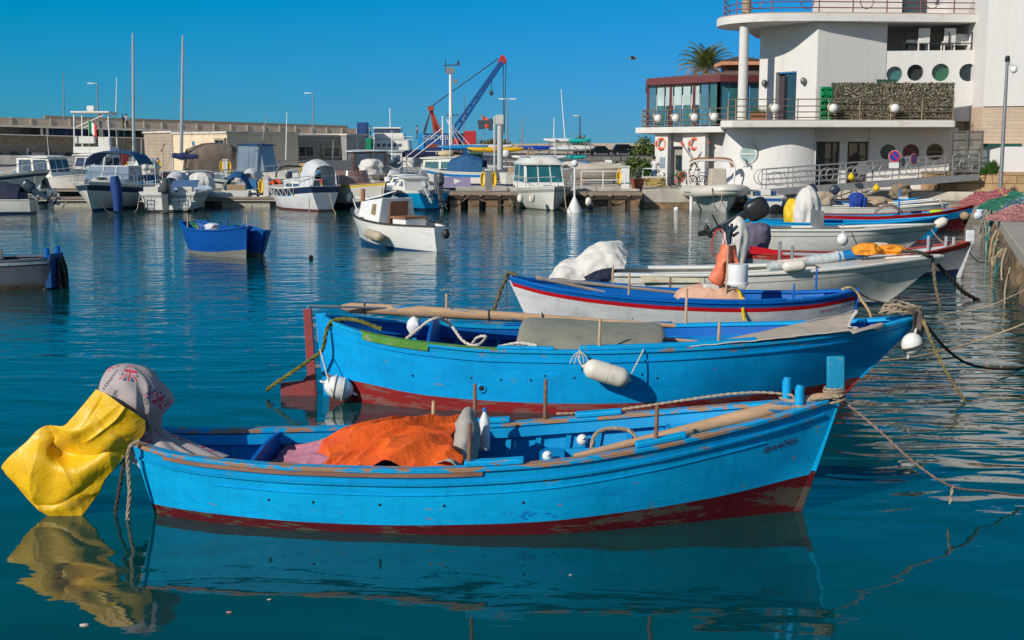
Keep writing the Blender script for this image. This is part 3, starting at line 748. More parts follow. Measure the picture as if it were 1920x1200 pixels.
mb.add([(x, y, 7.42) for x, y in fas] + [(x, y, 8.0) for x, y in ap], [(0, 1, 6, 5), (1, 2, 6), (2, 3, 7, 6), (3, 4, 8, 7), (4, 0, 5, 8), (5, 6, 7, 8)]); mb.put("wing_roof", M("brown_roof", (.2, .12, .1), .75, var=.15, scale=1, lines=(0, .5, .08)), smooth=0)
mb = CB(); mb.box((cxr, cyr, 8.15), (2.1, 2.1, .5)); ln = mb.put("lantern", M("dark_timber", (.09, .06, .05), .7), smooth=0)
mb = CB(); mb.box((cxr, cyr, 8.5), (2.9, 2.9, .26)); mb.put("lantern_eave", M("orange_timber", (.65, .3, .16), .6), ln, smooth=0)
mb = CB(); mb.add([(cxr - 1.5, cyr - 1.5, 8.63), (cxr + 1.5, cyr - 1.5, 8.63), (cxr + 1.5, cyr + 1.5, 8.63), (cxr - 1.5, cyr + 1.5, 8.63), (cxr, cyr, 9.05)], [(0, 1, 4), (1, 2, 4), (2, 3, 4), (3, 0, 4)]); mb.put("lantern_roof", M("dark_timber", (.09, .06, .05), .7), ln, smooth=0)
# things on and before the club
# artificial-leaf screen on the balcony
sc = thing('leaf_screen', 'artificial ivy leaf screen standing behind the balcony railing', 'screen', (XA(1670, 64.9), 64.9, zs1 + .05))
x0, x1 = XA(1556, 64.9) - sc.location.x, XA(1785, 64.9) - sc.location.x
mb = MB(); mb.box((0, .06, .95), (x1 - x0, .04, 1.88)); mb.build("backing", M("screen_net", (.06, .055, .04), .9), sc, smooth=0)
rnd = random.Random(3); mb = MB()
for k in range(5200):
 c = Vector((rnd.uniform(x0, x1), rnd.uniform(-.05, .04), rnd.uniform(.0, 1.92))); s_ = rnd.uniform(.03, .06)
 d1 = Vector((rnd.uniform(-1, 1), rnd.uniform(-.5, .3), rnd.uniform(-1, .3))).normalized() * s_; d2 = d1.cross(Vector((0, -1, .3 * rnd.uniform(-1, 1)))).normalized() * s_ * .6
 mb.add([c - d1, c + d2, c + d1, c - d2], [(0, 1, 2, 3)], rnd.choice((0, 0, 1, 2)))
mb.build("leaves", [M("leaf_beige", (.34, .29, .2), .7), M("leaf_olive", (.13, .13, .07), .7), M("leaf_dark", (.06, .055, .04), .7)], sc, smooth=0, weld=False)
# green bottle crates
CRG = M("green_crate_plastic", (.0, .3, .1), .4, var=.15)
def crate(x, y, z, label):
 r = thing('bottle_crate', label, 'crate', (x, y, z), 0, 'green bottle crates stacked on the balcony')
 mb = MB(); w, d, h = .3, .3, .33
 for sx in (-1, 1): mb.box((sx * w / 2, 0, h / 2), (.03, d, h));
 mb.box((0, -d / 2, .05), (w, .03, .1)); mb.box((0, -d / 2, h - .05), (w, .03, .1)); mb.box((0, d / 2, h / 2), (w, .03, h)); mb.box((0, 0, .02), (w, d, .03)); mb.box((0, -d / 2, h / 2), (.04, .03, h))
 mb.build("shell", CRG, r, smooth=0); mb = MB()
 for i in (-1, 1): mb.lathe([(.05, .03), (.05, .2), (.018, .3), (.018, .36)], (i * .07, 0, 0), 8)
 mb.build("bottles", M("dark_bottle_glass", (.02, .04, .03), .1), r)
for i in range(5):
 for j, px in enumerate((1541, 1550)):
  crate(XA(px, 65.0), 65.0, zs1 + .05 + i * .34, 'green bottle crate, %s of the %s stack beside the leaf screen' % (('lowest', 'second from the bottom', 'middle', 'second from the top', 'topmost')[i], 'left' if j == 0 else 'right'))
# terracotta planter on the balcony
pl = thing('planter', 'terracotta window box with grassy herbs on the balcony by the column', 'planter', (XA(1421, 65.2), 65.2, zs1 + .05))
mb = MB(); mb.box((0, 0, .16), (.8, .34, .32), taper=1.15); mb.build("box", M("terracotta", (.42, .17, .08), .8, var=.1), pl, bevel=.02)
mb = MB()
for k in range(160):
 b0 = Vector((rnd.uniform(-.4, .4), rnd.uniform(-.12, .12), .32)); d = Vector((rnd.uniform(-.3, .3), rnd.uniform(-.2, .2), rnd.uniform(.15, .42))); mb.add([b0, b0 + Vector((.02, 0, 0)), b0 + d], [(0, 1, 2)])
mb.build("herbs", M("herb_green", (.07, .13, .04), .7, var=.4), pl, smooth=0, weld=False)
# loggia chairs and sofa
WCH = M("white_wicker", (.68, .66, .62), .7, bump=.5, bscale=60)
for i, (px, lab) in enumerate(((1712, 'white wicker armchair standing left of the two on the loggia'), (1759, 'white wicker armchair standing right of the two on the loggia'))):
 r = thing('wicker_chair', lab, 'chair', (XA(px, 67.9), 67.15, 8.36), 0, 'wicker chairs on the loggia')
 mb = MB(); mb.box((0, 0, .45), (.6, .55, .14)); mb.build("seat", WCH, r, bevel=.02); mb = MB(); mb.box((0, -.25, .8), (.62, .08, .75)); mb.build("backrest", WCH, r, bevel=.02)
 for sx in (-.27, .27):
  for sy in (-.22, .22): mb = MB(); mb.box((sx, sy, .2), (.06, .06, .4)); mb.build("leg", WCH, r, smooth=0)
r = thing('wicker_sofa', 'low white sofa at the right end of the loggia behind the chairs', 'sofa', (XA(1788, 68.4), 67.6, 8.36))
mb = MB(); mb.box((0, 0, .42), (2.0, .7, .2)); mb.build("seat", WCH, r, bevel=.03); mb = MB(); mb.box((0, -.3, .68), (2.0, .12, .45)); mb.build("backrest", WCH, r, bevel=.03); mb = MB(); mb.box((.95, 0, .55), (.12, .7, .4)); mb.build("armrest", WCH, r, bevel=.03)
r = thing('wicker_bench', 'white and black bench seat at the left end of the loggia', 'bench', (XA(1696, 68.2), 67.5, 8.36))
mb = MB(); mb.box((0, 0, .5), (.9, .6, .2)); mb.build("seat", WCH, r, bevel=.03); mb = MB(); mb.box((0, -.1, .2), (.8, .5, .36)); mb.build("base", M("black_rail", (.02, .02, .02), .4), r, smooth=0)
# life rings and crossed oars
ORG = M("lifebuoy_orange", (.75, .11, .03), .5, var=.05)
for px, Y, lab in ((1239, 74.0, 'orange lifebuoy hung above the notice on the left pier of the club'), (1301, 72.0, 'orange lifebuoy hung above the crossed oars on the club wall')):
 r = thing('lifebuoy', lab, 'lifebuoy', (XA(px, Y), Y - .12, 3.45), R(-18), 'lifebuoys on the club wall'); mb = MB(); mb.tube([(.29 * math.cos(t), 0, .29 * math.sin(t)) for t in [2 * math.pi * k / 24 for k in range(24)]], .075, 8, closed=True); mb.build("ring", ORG, r)
 for k in range(4):
  t = R(45 + 90 * k); mb = MB(); mb.tube([(.29 * math.cos(t + e_), 0, .29 * math.sin(t + e_)) for e_ in (-.13, .13)], .08, 8); mb.build("band", WHITE_T, r)
for s_, lab in ((1, 'dark oar with red blade leaning up to the right in the crossed pair'), (-1, 'dark oar with red tipped blade leaning up to the left in the crossed pair')):
 Y = 71.75; cxo = XA(1302, Y); r = thing('wall_oar', lab, 'oar', (cxo, Y - .12 - .05 * s_, 2.4), R(-18), 'crossed oars on the club wall')
 a, b = Vector((-.62 * s_, 0, -.95)), Vector((.62 * s_, 0, .9)); mb = MB(); mb.tube([a, b], .03, 6); mb.build("shaft", M("black_carbon", (.02, .02, .025), .4), r)
 d = (b - a).normalized(); mb = MB(); mb.bar(b, b + d * .34, .16, .03, up=(0, 1, 0)); mb.build("blade", M("oar_red", (.5, .04, .03), .5) if s_ > 0 else M("oar_red_white", (.45, .1, .07), .5), r, smooth=0)
nb_ = MB(); nb_.box((0, 0, 0), (.32, .04, .62)); o = nb_.build("notice_board", M("notice_blue", (.25, .33, .4), .4, var=.4, scale=12), smooth=0); o.location = (XA(1242, 73.8), 73.8, 2.35); o.rotation_euler = (0, 0, R(-18)); tag(o, 'small blue framed notice under the left lifebuoy on the club wall', 'notice')
# gangway with looped railings, gate at its head
ga = Vector((XA(1422, 62.9), 62.9, 1.02)); gb = Vector((XA(1838, 62.6), 62.6, 1.86))
gw = thing('gangway', 'long grey steel gangway with looped railings rising to the gate', 'gangway', tuple(ga), 0)
def gl(t, z=0, y=0): p = ga.lerp(gb, t) - ga; return Vector((p.x, p.y + y, p.z + z))
mb = MB(); mb.bar(gl(0, .0, .55), gl(1, .0, .55), 1.15, .07); mb.build("deck", M("deck_grey", (.27, .27, .27), .7), gw, smooth=0)
for y in (0, 1.1): mb = MB(); mb.bar(gl(0, -.12, y), gl(1, -.12, y), .07, .3); mb.build("girder", GREYM, gw, smooth=0)
for y in (0, 1.1):
 mb = MB()
 for z in (.28, .55, .82, 1.08): mb.tube([gl(.04, z, y), gl(1, z, y)], .022, 6)
 n = 9
 for k in range(n): t = .04 + .96 * k / (n - 1); mb.tube([gl(t, 0, y), gl(t, 1.08, y)], .026, 6)
 for k in range(n - 1):
  t = .04 + .96 * (k + .5) / (n - 1); mb.tube([gl(t, .55, y) + Vector((.34 * math.cos(a), 0, .34 * math.sin(a))) for a in [2 * math.pi * q / 20 for q in range(20)]], .022, 6, closed=True)
 mb.tube([gl(.04, .28, y)] + [gl(.04, .68, y) + Vector((-.42 * math.sin(a), 0, -.4 * math.cos(a))) for a in [math.pi * q / 10 for q in range(11)]] + [gl(.04, 1.08, y)], .024, 6)
 mb.build("railing", GREYM, gw)
gt = thing('gate', 'steel mesh gate with hoops at the head of the gangway', 'gate', (XA(1812, 63.2), 63.2, 1.9))
mb = MB()
for x in (-.78, .02, .8): mb.box((x, 0, 1.1), (.09, .09, 2.2))
for z in (.1, .35, .65, .95, 1.25, 1.75, 2.15): mb.box((0, 0, z), (1.6, .05, .05))
mb.build("frame", M("gate_steel", (.22, .2, .17), .5, .4), gt, smooth=0)
mb = MB(); mb.box((-.38, .04, 1.1), (.74, .02, 2.1)); mb.box((.42, .04, 1.1), (.74, .02, 2.1)); mb.build("mesh_panel", M("gate_mesh", (.3, .28, .24), .6, .3, alpha=.55), gt, smooth=0)
mb = MB()
for x in (-.38, .42): mb.tube([(x + .3 * math.cos(t), -.02, .75 + .3 * math.sin(t)) for t in [2 * math.pi * k / 18 for k in range(18)]], .025, 6, closed=True)
mb.build("hoop", GREYM, gt)
# no-parking signs hung on the gangway railing, grey backs hanging as well
RED = M("sign_red", (.62, .02, .03), .4, var=.03); BLU = M("sign_blue", (.01, .06, .4), .4, var=.03); WHS = M("sign_white", (.8, .8, .78), .4, var=.02)
def noparking(px, py, r, lab, tilt=0):
 p = PY(px, py, 62.35); s_ = thing('no_parking_sign', lab, 'sign', tuple(p), tilt, 'signs on the gangway railing')
 def disc(nm, rr, y, m): mb = MB(); mb.plate([(rr * math.cos(t), y, rr * math.sin(t)) for t in [2 * math.pi * k / 32 for k in range(32)]], (0, -.006, 0)); return mb.build(nm, m, s_, smooth=0)
 disc('rim', r, 0, WHS); disc('red_ring', r * .95, -.008, RED); disc('blue_field', r * .72, -.016, BLU)
 mb = MB(); d = Vector((.7, 0, -.7)); mb.bar(-d * r * 1.0 + Vector((0, -.026, 0)), d * r * 1.0 + Vector((0, -.026, 0)), r * .2, .006, up=(0, 1, 0)); mb.build("slash", RED, s_, smooth=0)
noparking(1677, 293, .3, 'round no-parking sign facing straight out on the gangway railing')
noparking(1713, 298, .28, 'round no-parking sign turned sideways on the gangway railing', R(38))
for px, py, lab in ((1617, 316, 'blank grey round sign back on the gangway left of the no-parking signs'), (1702, 304, 'blank grey round sign back between the two no-parking signs')):
 p = PY(px, py, 62.3 if px < 1650 else 62.7); mb = MB(); mb.plate([(.33 * math.cos(t), 0, .33 * math.sin(t)) for t in [2 * math.pi * k / 28 for k in range(28)]], (0, .02, 0)); o = mb.build("sign_back", GREYM, smooth=0); o.location = p; tag(o, lab, 'sign', 'signs on the gangway railing')
mb = MB(); mb.box((0, 0, 0), (.5, .03, .28)); o = mb.build("small_plate", WHS, smooth=0); o.location = PY(1676, 310, 62.35); tag(o, 'small rectangular white plate below the no-parking sign', 'sign')
YEL = M("float_yellow", (.75, .5, .01), .45, var=.06)
for px, py, lab in ((1596, 332, 'yellow round float on the gangway deck'), (1643, 353, 'yellow round float hanging below the gangway')):
 mb = MB(); mb.ball((0, 0, 0), .17, 14, 10); mb.lathe([(.05, .15), (.06, .2), (.03, .24)], (0, 0, 0), 8); o = mb.build("float", YEL); o.location = PY(px, py, 62.2); tag(o, lab, 'float', 'yellow floats at the gangway')
# street lamp / camera pole on the right
pl = thing('camera_pole', 'tall grey pole with dome camera standing by the white wall', 'pole', (XA(1880, 50.5), 50.5, 1.2))
H_ = EYE + (275 - 118) * 50.5 / F_PX - 1.2
mb = MB(); mb.tube([(0, 0, 0), (0, 0, 2.6), (0, 0, H_)], [.085, .075, .06], 12); mb.build("post", GREYM, pl)
mb = MB(); mb.ball((.28, 0, H_ - .35), (.14, .14, .17)); mb.box((.24, 0, H_ - .12), (.24, .2, .14)); mb.tube([(0, 0, H_ - .1), (.25, 0, H_ - .08)], .03, 6); mb.build("dome_camera", WHS, pl)
mb = MB(); mb.ball((0, 0, H_ + .1), .1); mb.box((0, 0, H_), (.16, .14, .1)); mb.build("head", M("black_rail", (.02, .02, .02), .4), pl)
# weeds at the wall foot
mb = MB()
for k in range(260):
 b0 = Vector((rnd.gauss(0, .1), rnd.gauss(0, .1), 0)); d = Vector((rnd.gauss(0, .16), rnd.gauss(0, .12), rnd.uniform(.2, .95))); s1 = Vector((.05, .02, 0)); mb.add([b0 + d * .4 - s1, b0 + d * .4 + s1, b0 + d], [(0, 1, 2)])
for px, py, s_, lab in ((1859, 330, 1.0, 'tall green weed growing at the foot of the white wall'), (1844, 330, .55, 'small green weed growing left of the tall one at the wall foot')):
 if px == 1859: w0 = mb.build("weed", M("weed_green", (.06, .15, .02), .7, var=.4), smooth=0, weld=False); o = w0
 else: o = w0.copy(); COL.objects.link(o)
 o.location = PY(px, py, 60.8); o.scale = (s_, s_, s_ * .9); tag(o, lab, 'weed', 'weeds at the wall foot')
# ------------------------------------------------------------------ boats
def ctab(c, t):
 """smooth interpolation of (t, value) control points"""
 k = len(c) - 1
 if t <= c[0][0]: return c[0][1]
 if t >= c[-1][0]: return c[-1][1]
 i = 0
 while c[i + 1][0] < t: i += 1
 (t0, a), (t1, b) = c[i], c[i + 1]
 h = t1 - t0; x = (t - t0) / h
 def sl(j):
  if j <= 0: return (c[1][1] - c[0][1]) / (c[1][0] - c[0][0])
  if j >= k: return (c[k][1] - c[k - 1][1]) / (c[k][0] - c[k - 1][0])
  p = (c[j][1] - c[j - 1][1]) / (c[j][0] - c[j - 1][0]); q = (c[j + 1][1] - c[j][1]) / (c[j + 1][0] - c[j][0])
  return 0 if p * q <= 0 else 2 * p * q / (p + q)
 m0, m1 = sl(i), sl(i + 1)
 return (2 * x ** 3 - 3 * x * x + 1) * a + (x ** 3 - 2 * x * x + x) * h * m0 + (-2 * x ** 3 + 3 * x * x) * b + (x ** 3 - x * x) * h * m1
class Hull:
 """a boat hull: x from stern (0) to bow (L), z from the waterline"""
 def __init__(s, L, B, S, K=-.35, paint=.1, full=((0, .6), (.2, .36), (.5, .32), (.8, .55), (1, .95)), rb=.35, rs=.2, curve=1.0, paint_b=None):
  s.L = L; s.B = B; s.S = S; s.K = K; s.full = full; s.rb = rb; s.rs = rs; s.curve = curve
  s.paint = paint if isinstance(paint, (list, tuple)) else [(0, paint), (1, paint)]
 def sheer(s, t): return ctab(s.S, t)
 def half(s, t, z):
  S = s.sheer(t); u = min(1.08, max(0, (z - s.K) / (S - s.K))); return ctab(s.B, t) * u ** ctab(s.full, t)
 def x(s, t, z):
  u = min(1.1, max(0, (z - s.K) / (s.sheer(t) - s.K))) ** s.curve
  return s.rs * (1 - u) + t * (s.L - s.rs * (1 - u) - s.rb * (1 - u))
 def pt(s, t, z, side, out=0.0):
  return Vector((s.x(t, z), side * max(0, s.half(t, z) + out), z))
 def shell(s, stripes=(), n=56, ts=0.0, te=1.0):
  """outer skin; stripes = list of (height above which the next material starts, measured down from the sheer)"""
  mb = MB()
  for side in (-1, 1):
   def zs(t):
    S = s.sheer(t); p = ctab(s.paint, t); z = [s.K + (p - s.K) * i / 5 for i in range(6)]
    last = p
    brk = [S - d for d in stripes] + [S]
    for b in brk:
     k = 9 if b == brk[0] else 2
     z += [last + (b - last) * i / k for i in range(1, k + 1)]; last = b
    return z
   rows = len(zs(.5))
   base = len(mb.v)
   for i in range(n + 1):
    t = ts + (te - ts) * i / n
    for z in zs(t): mb.v.append(tuple(s.pt(t, z, side)))
   nb0 = 10
   for i in range(n):
    for j in range(rows - 1):
     a = base + i * rows + j; mb.f.append((a, a + rows, a + rows + 1, a + 1))
     mi = 0 if j < 5 else (1 if j < 14 else 2 + (j - 14) // 2)
     mb.m.append(mi)
  # transom
  z = zs(ts); rows = len(z)
  for j in range(rows - 1):
   a, b, c, d = s.pt(ts, z[j], -1), s.pt(ts, z[j], 1), s.pt(ts, z[j + 1], 1), s.pt(ts, z[j + 1], -1)
   mb.add([a, b, c, d], [(0, 1, 2, 3)], 0 if j < 5 else (1 if j < 14 else 2 + (j - 14) // 2))
  return mb
 def inner(s, zf, inset=.04, n=44, ts=.0, te=1.0, rows=6):
  mb = MB()
  for side in (-1, 1):
   mb.grid(lambda u, v: s.pt(ts + (te - ts) * u, zf + (s.sheer(ts + (te - ts) * u) + .002 - zf) * v, side, -inset), n, rows)
  return mb
 def floor(s, zf, ts=.02, te=.97, inset=.035, n=30, dz=0.0):
  zfn = zf if callable(zf) else (lambda t: zf)
  mb = MB(); mb.grid(lambda u, v: Vector((s.x(ts + (te - ts) * u, zfn(ts + (te - ts) * u)), (v * 2 - 1) * max(0, s.half(ts + (te - ts) * u, zfn(ts + (te - ts) * u)) - inset), zfn(ts + (te - ts) * u))), n, 5); return mb
 def band(s, side, o0, o1, z0, z1, ts=0.0, te=1.0, n=50, mb=None, mi=0, zabs=False):
  """a plank following the sheer: from offset o0 to o1 outwards, z0..z1 relative to the sheer"""
  mb = mb or MB(); vs = []
  for i in range(n + 1):
   t = ts + (te - ts) * i / n; S = 0 if zabs else s.sheer(t)
   for o, z in ((o0, z0), (o1, z0), (o1, z1), (o0, z1)):
    hb = s.half(t, S + min(z, 0)); vs.append(Vector((s.x(t, S + min(z, 0)), side * max(0.0, hb + o), S + z)))
  fs = [(3, 2, 1, 0), tuple(4 * n + q for q in range(4))]
  for i in range(n):
   for q in range(4): a = 4 * i; fs.append((a + q, a + (q + 1) % 4, a + 4 + (q + 1) % 4, a + 4 + q))
  return mb.add(vs, fs, mi)
 def rib(s, t, side, z0, z1, w=.05, d=.04, inset=.04, n=4):
  mb = MB()
  for i in range(n):
   za, zb = z0 + (z1 - z0) * i / n, z0 + (z1 - z0) * (i + 1) / n
   mb.bar(s.pt(t, za, side, -inset - d / 2), s.pt(t, zb, side, -inset - d / 2), d, w, up=(1, 0, 0))
  return mb
 def letters(s, txt, t0, dz, size, side=-1, slope=True, shear=0.0, track=1.0, jig=0.0):
  """lettering laid on the skin, its centre at t0 and dz below the sheer"""
  vs, fs = text_mesh(txt, size, shear); out = []
  x0 = s.x(t0, s.sheer(t0) - dz)
  for v in vs:
   x = x0 - v.x * side * -1 * track if side > 0 else x0 + v.x * track
   t = min(1, max(0, x / s.L)); z = s.sheer(t) - dz + v.y + jig * math.sin(v.x * 23)
   for _ in range(3): t = min(1, max(0, t + (x - s.x(t, z)) / s.L))
   p = s.pt(t, z, side, .006); out.append(p)
  mb = MB(); mb.add(out, fs); return mb
def place(name, label, cat, A, Bp, group=None):
 """a boat root at its stern on the water, x towards the bow"""
 A = Vector((A[0], A[1], 0)); Bp = Vector((Bp[0], Bp[1], 0)); d = Bp - A
 r = thing(name, label, cat, tuple(A), math.atan2(d.y, d.x), group)
 return r, d.length
def to_local(r, p):
 return Matrix.Rotation(-r.rotation_euler.z, 3, 'Z') @ (Vector(p) - Vector(r.location))
def to_world(r, p):
 return Matrix.Rotation(r.rotation_euler.z, 3, 'Z') @ Vector(p) + Vector(r.location)
WOOD = (.34, .2, .115)
def boat_paint(name, col, chip=WOOD, amt=.3, var=.1, chipscale=4.5, dirt=None, dirtamt=.2, rough=.5, stretch=(.5, 1, 1.6), bump=.35):
 return M(name, col, rough, 0, var, 2.2, bump, 34, .18, chip, amt, chipscale, stretch, dirt, dirtamt, 3.0, bstretch=(.5, 1, 2.5), streak=tuple(x * .72 for x in col))
BLUE1 = boat_paint("sky_blue_boat_paint", (.002, .41, .80), amt=.365, var=.16, chipscale=8, dirt=(.002, .28, .68), dirtamt=.3)
BLUE1W = boat_paint("flaking_blue_paint", (.003, .34, .68), amt=.385, chipscale=6)
BLUE1R = boat_paint("worn_gunwale_paint", (.003, .33, .66), amt=.5, chipscale=7, chip=(.42, .24, .14))
BLUE1I = boat_paint("inside_blue_paint", (.002, .29, .62), amt=.3, chipscale=5)
BLUED = boat_paint("deep_blue_paint", (.004, .12, .45), amt=.27, chipscale=5)
MAROON1 = boat_paint("maroon_antifouling", (.095, .009, .014), chip=(.1, .085, .065), amt=.44, chipscale=4, rough=.5, stretch=(.35, 1, 2.2))
REDAF = boat_paint("red_antifouling", (.27, .022, .022), chip=(.28, .1, .09), amt=.5, chipscale=4, rough=.5, stretch=(.35, 1, 2.2))
OLDWOOD = M("weathered_wood", (.4, .26, .16), .75, 0, .25, 5, .5, 40, stretch=(.3, 3, 3), bstretch=(.2, 3, 3))
OARWOOD = M("oar_wood_blue_flecks", (.5, .32, .18), .6, 0, .2, 4, .3, 30, chip=(.01, .22, .5), chipamt=.42, chipscale=3.0, stretch=(.6, 2.5, 2.5))
PINWOOD = M("thole_pin_wood", (.2, .11, .07), .8, 0, .3, 9, .5, 50)
LIGHTPIN = M("pale_pin_wood", (.5, .33, .2), .7, 0, .2, 9, .4, 50)
ROPE = M("hemp_rope", (.4, .31, .21), .9, 0, .3, 30, .8, 90)
ROPE_D = M("dark_wet_rope", (.06, .05, .035), .8, 0, .4, 20, .8, 80)
ROPE_G = M("weedy_green_rope", (.13, .13, .02), .85, 0, .6, 14, .9, 60)
ROPE_W = M("white_rope", (.6, .55, .47), .85, 0, .15, 30, .6, 90)
FENDW = M("fender_white", (.76, .7, .6), .4, 0, .05, 3, .12, 20, dirt=(.5, .42, .3), dirtamt=.2)
BUOYW = M("buoy_white", (.8, .79, .75), .3, 0, .03, 3, 0, dirt=(.2, .24, .08), dirtamt=.12)
BLACK = M("black_hole", (.004, .004, .005), .8)
INK = M("dark_red_ink", (.07, .004, .008), .6)
def tholes(r, h, specs, mat_=PINWOOD):
 """specs: (t, side, height, material)"""
 for t, side, hh, m in specs:
  b0 = h.pt(t, h.sheer(t) - .08, side, -.03); b1 = b0 + Vector((.01, side * .005, hh + .1))
  mb = MB(); mb.tube([b0, b0.lerp(b1, .5), b1 - Vector((0, 0, .012)), b1], [.019, .019, .017, .01], 8); mb.build("thole_pin", m, r)
def holes(r, h, specs, rad=.013):
 for t, z in specs:
  p = h.pt(t, z, -1, .0); mb = MB(); mb.ball(p, (rad, .006, rad), 10, 6); mb.build("drain_hole", BLACK, r)
# --- first boat: open blue rowing boat, nearest the viewer
A1, B1 = (-3.37, 10.95), (2.92, 10.8)
b1, L1 = place('rowing_boat', 'bright blue wooden rowing boat with maroon bottom carrying an orange cloth', 'boat', A1, B1)
h1 = Hull(L1, [(0, .3), (.05, .46), (.12, .6), (.25, .77), (.42, .86), (.58, .85), (.72, .71), (.84, .49), (.92, .28), (.97, .12), (1, .03)],
   [(0, .655), (.06, .605), (.13, .578), (.25, .565), (.42, .573), (.52, .6), (.62, .655), (.72, .735), (.82, .835), (.91, .93), (1, 1.04)],
   K=-.9, full=((0, .5), (.2, .25), (.5, .2), (.8, .5), (1, 1.0)), paint=[(0, .1), (.1, .09), (.3, .08), (.5, .1), (.7, .16), (.85, .23), (1, .35)], rb=.6, rs=.36)
h1.shell((.1,)).build("hull", [MAROON1, BLUE1, BLUE1W], b1)
h1.inner(.02).build("inner_planking", BLUE1I, b1)
h1.floor(lambda t: .1 + .28 * max(0, (t - .6) / .4)).build("floorboards", M("blue_floorboards", (.006, .12, .33), .6, 0, .2, 3, .4, 30, chip=WOOD, chipamt=.4, lines=(1, .16, .06)), b1)
for side, ts in ((-1, .0), (1, .0)):
 h1.band(side, -.1, .022, -.012, .026, ts, .985).build("gunwale", BLUE1R, b1, bevel=.006)
 h1.band(side, 0, .008, -.215, -.205, .12, .9).build("plank_bead", BLUE1, b1)
 h1.band(side, 0, .02, -.125, -.1, ts, .985).build("rubbing_strake", BLUE1W, b1)
 h1.band(side, -.12, -.055, -.11, -.02, .0, .9).build("inwale", BLUE1I, b1)
 h1.band(side, -.12, -.05, -.36, -.265, .2, .76).build("stringer", BLUE1I, b1)
 h1.band(side, .0, .018, -.048, -.012, .05, .5).build("rubbing_rail", M("bare_rail_wood", (.3, .15, .1), .6, 0, .25, 5, .4, 40, chip=(.004, .2, .5), chipamt=.36, stretch=(.4, 2, 2)), b1)
 k = .06
 while k < .8:
  h1.rib(k, side, .06, h1.sheer(k) - .03).build("rib", BLUE1I, b1, smooth=0); k += .047
# raised rowlock pads
for side, t0, t1 in ((-1, .475, .555), (1, .45, .53), (1, .63, .70), (-1, .705, .775)):
 mb = h1.band(side, -.11, .0, .026, .075, t0, t1, 12); mb.build("rowlock_pad", BLUE1W, b1, bevel=.012)
# half bulkhead near the stern, thwart, foredeck
def bulk(h, t, z0, top, w=.035):
 pts = [h.pt(t, z0 + (h.sheer(t) - .01 - z0) * k / 6, 1, -.04) for k in range(7)]
 pts2 = [Vector((p.x, -p.y, p.z)) for p in pts[::-1]]
 x = h.x(t, h.sheer(t)); tp = [Vector((x, h.half(t, h.sheer(t)) * (1 - k / 5) * .96 - h.half(t, h.sheer(t)) * .96 * k / 5, h.sheer(t) + top * math.sin(math.pi * k / 5))) for k in range(1, 5)]
 poly = [Vector((x, p.y, p.z)) for p in pts] + [Vector((x, q.y, q.z)) for q in tp] + [Vector((x, p.y, p.z)) for p in pts2]
 mb = MB(); mb.plate(poly, (w, 0, 0)); return mb
bulk(h1, .175, .05, .03).build("bulkhead", BLUED, b1, smooth=0)
mb = MB(); x = h1.x(.6, .4); mb.box((x, 0, .37), (.24, 2 * h1.half(.6, .37) - .1, .04)); mb.build("thwart", BLUE1I, b1, bevel=.006)
mb = MB(); x = h1.x(.42, .3); mb.box((x, 0, .3), (.2, 2 * h1.half(.42, .3) - .1, .04)); mb.build("thwart", BLUE1I, b1, bevel=.006)
h1.floor(lambda t: h1.sheer(t) - .1, .77, .985).build("foredeck", M("glossy_blue_deck", (.002, .34, .68), .2, 0, .06, 2, .2, 12, chip=WOOD, chipamt=.27), b1)
mb = MB(); x = h1.x(.77, .7); mb.box((x, 0, h1.sheer(.77) - .2), (.03, 2 * h1.half(.77, .6) - .12, .22)); mb.build("deck_riser", BLUE1I, b1, smooth=0)
mb = MB()
for k in (-.2, .25): mb.box((x - .02, k, h1.sheer(.77) - .2), (.02, .3, .14))
mb.build("locker_opening", M("dark_blue_recess", (.004, .05, .2), .7), b1, smooth=0)
mb = MB(); mb.bar((h1.x(1, .38), 0, .38), (h1.x(1, 1.05), 0, 1.08), .05, .07, up=(1, 0, 0), mi=1); mb.bar((h1.x(1, -.25), 0, -.25), (h1.x(1, .38), 0, .38), .05, .07, up=(1, 0, 0)); mb.build("stem", [MAROON1, BLUE1], b1, smooth=0, bevel=.008)
# stem head board and two bitts bound with rope
mb = MB(); mb.box((L1 - .03, -.02, 1.26), (.15, .06, .34), ry=R(-2)); mb.build("stem_head", M("stem_head_paint", (.01, .28, .5), .5, 0, .15, 6, .4, 30, chip=(.3, .28, .12), chipamt=.4, chipscale=6), b1, bevel=.008)
def wraps(c, r_, z0, z1, n=6, parent=None, seed=0, axis=None):
 rr = random.Random(seed); mb = MB()
 for k in range(n):
  z = z0 + (z1 - z0) * k / max(1, n - 1); tl = rr.uniform(-.25, .25); q = r_ * rr.uniform(.95, 1.2)
  rope_mb([(c[0] + q * math.cos(a), c[1] + q * math.sin(a), z + tl * q * math.cos(a)) for a in [2 * math.pi * j / 10 for j in range(11)]], .012, 2, mb=mb, strands=2)
 return mb
wraps((L1 - .03, 0), .085, 1.03, 1.14, 6, seed=2).build("rope_lashing", ROPE, b1)
for k, (x, y, z0, z1) in enumerate(((L1 - .42, .17, .68, 1.2), (L1 - .36, -.1, .8, 1.18))):
 mb = MB(); mb.tube([(x, y, z0), (x, y, z1 - .04), (x + .005, y, z1)], [.042, .042, .034], 10); o = mb.build("bitt", BLUE1W, b1)
 wraps((x, y), .055, .9, 1.0, 4, seed=5 + k).build("rope_lashing", ROPE, o)
tholes(b1, h1, [(.482, -1, .38, PINWOOD), (.475, 1, .4, PINWOOD), (.41, 1, .24, LIGHTPIN), (.585, 1, .4, PINWOOD), (.735, -1, .34, PINWOOD)])
holes(b1, h1, [(.2, .27), (.265, .27), (.36, .27), (.45, .27), (.56, .3)])
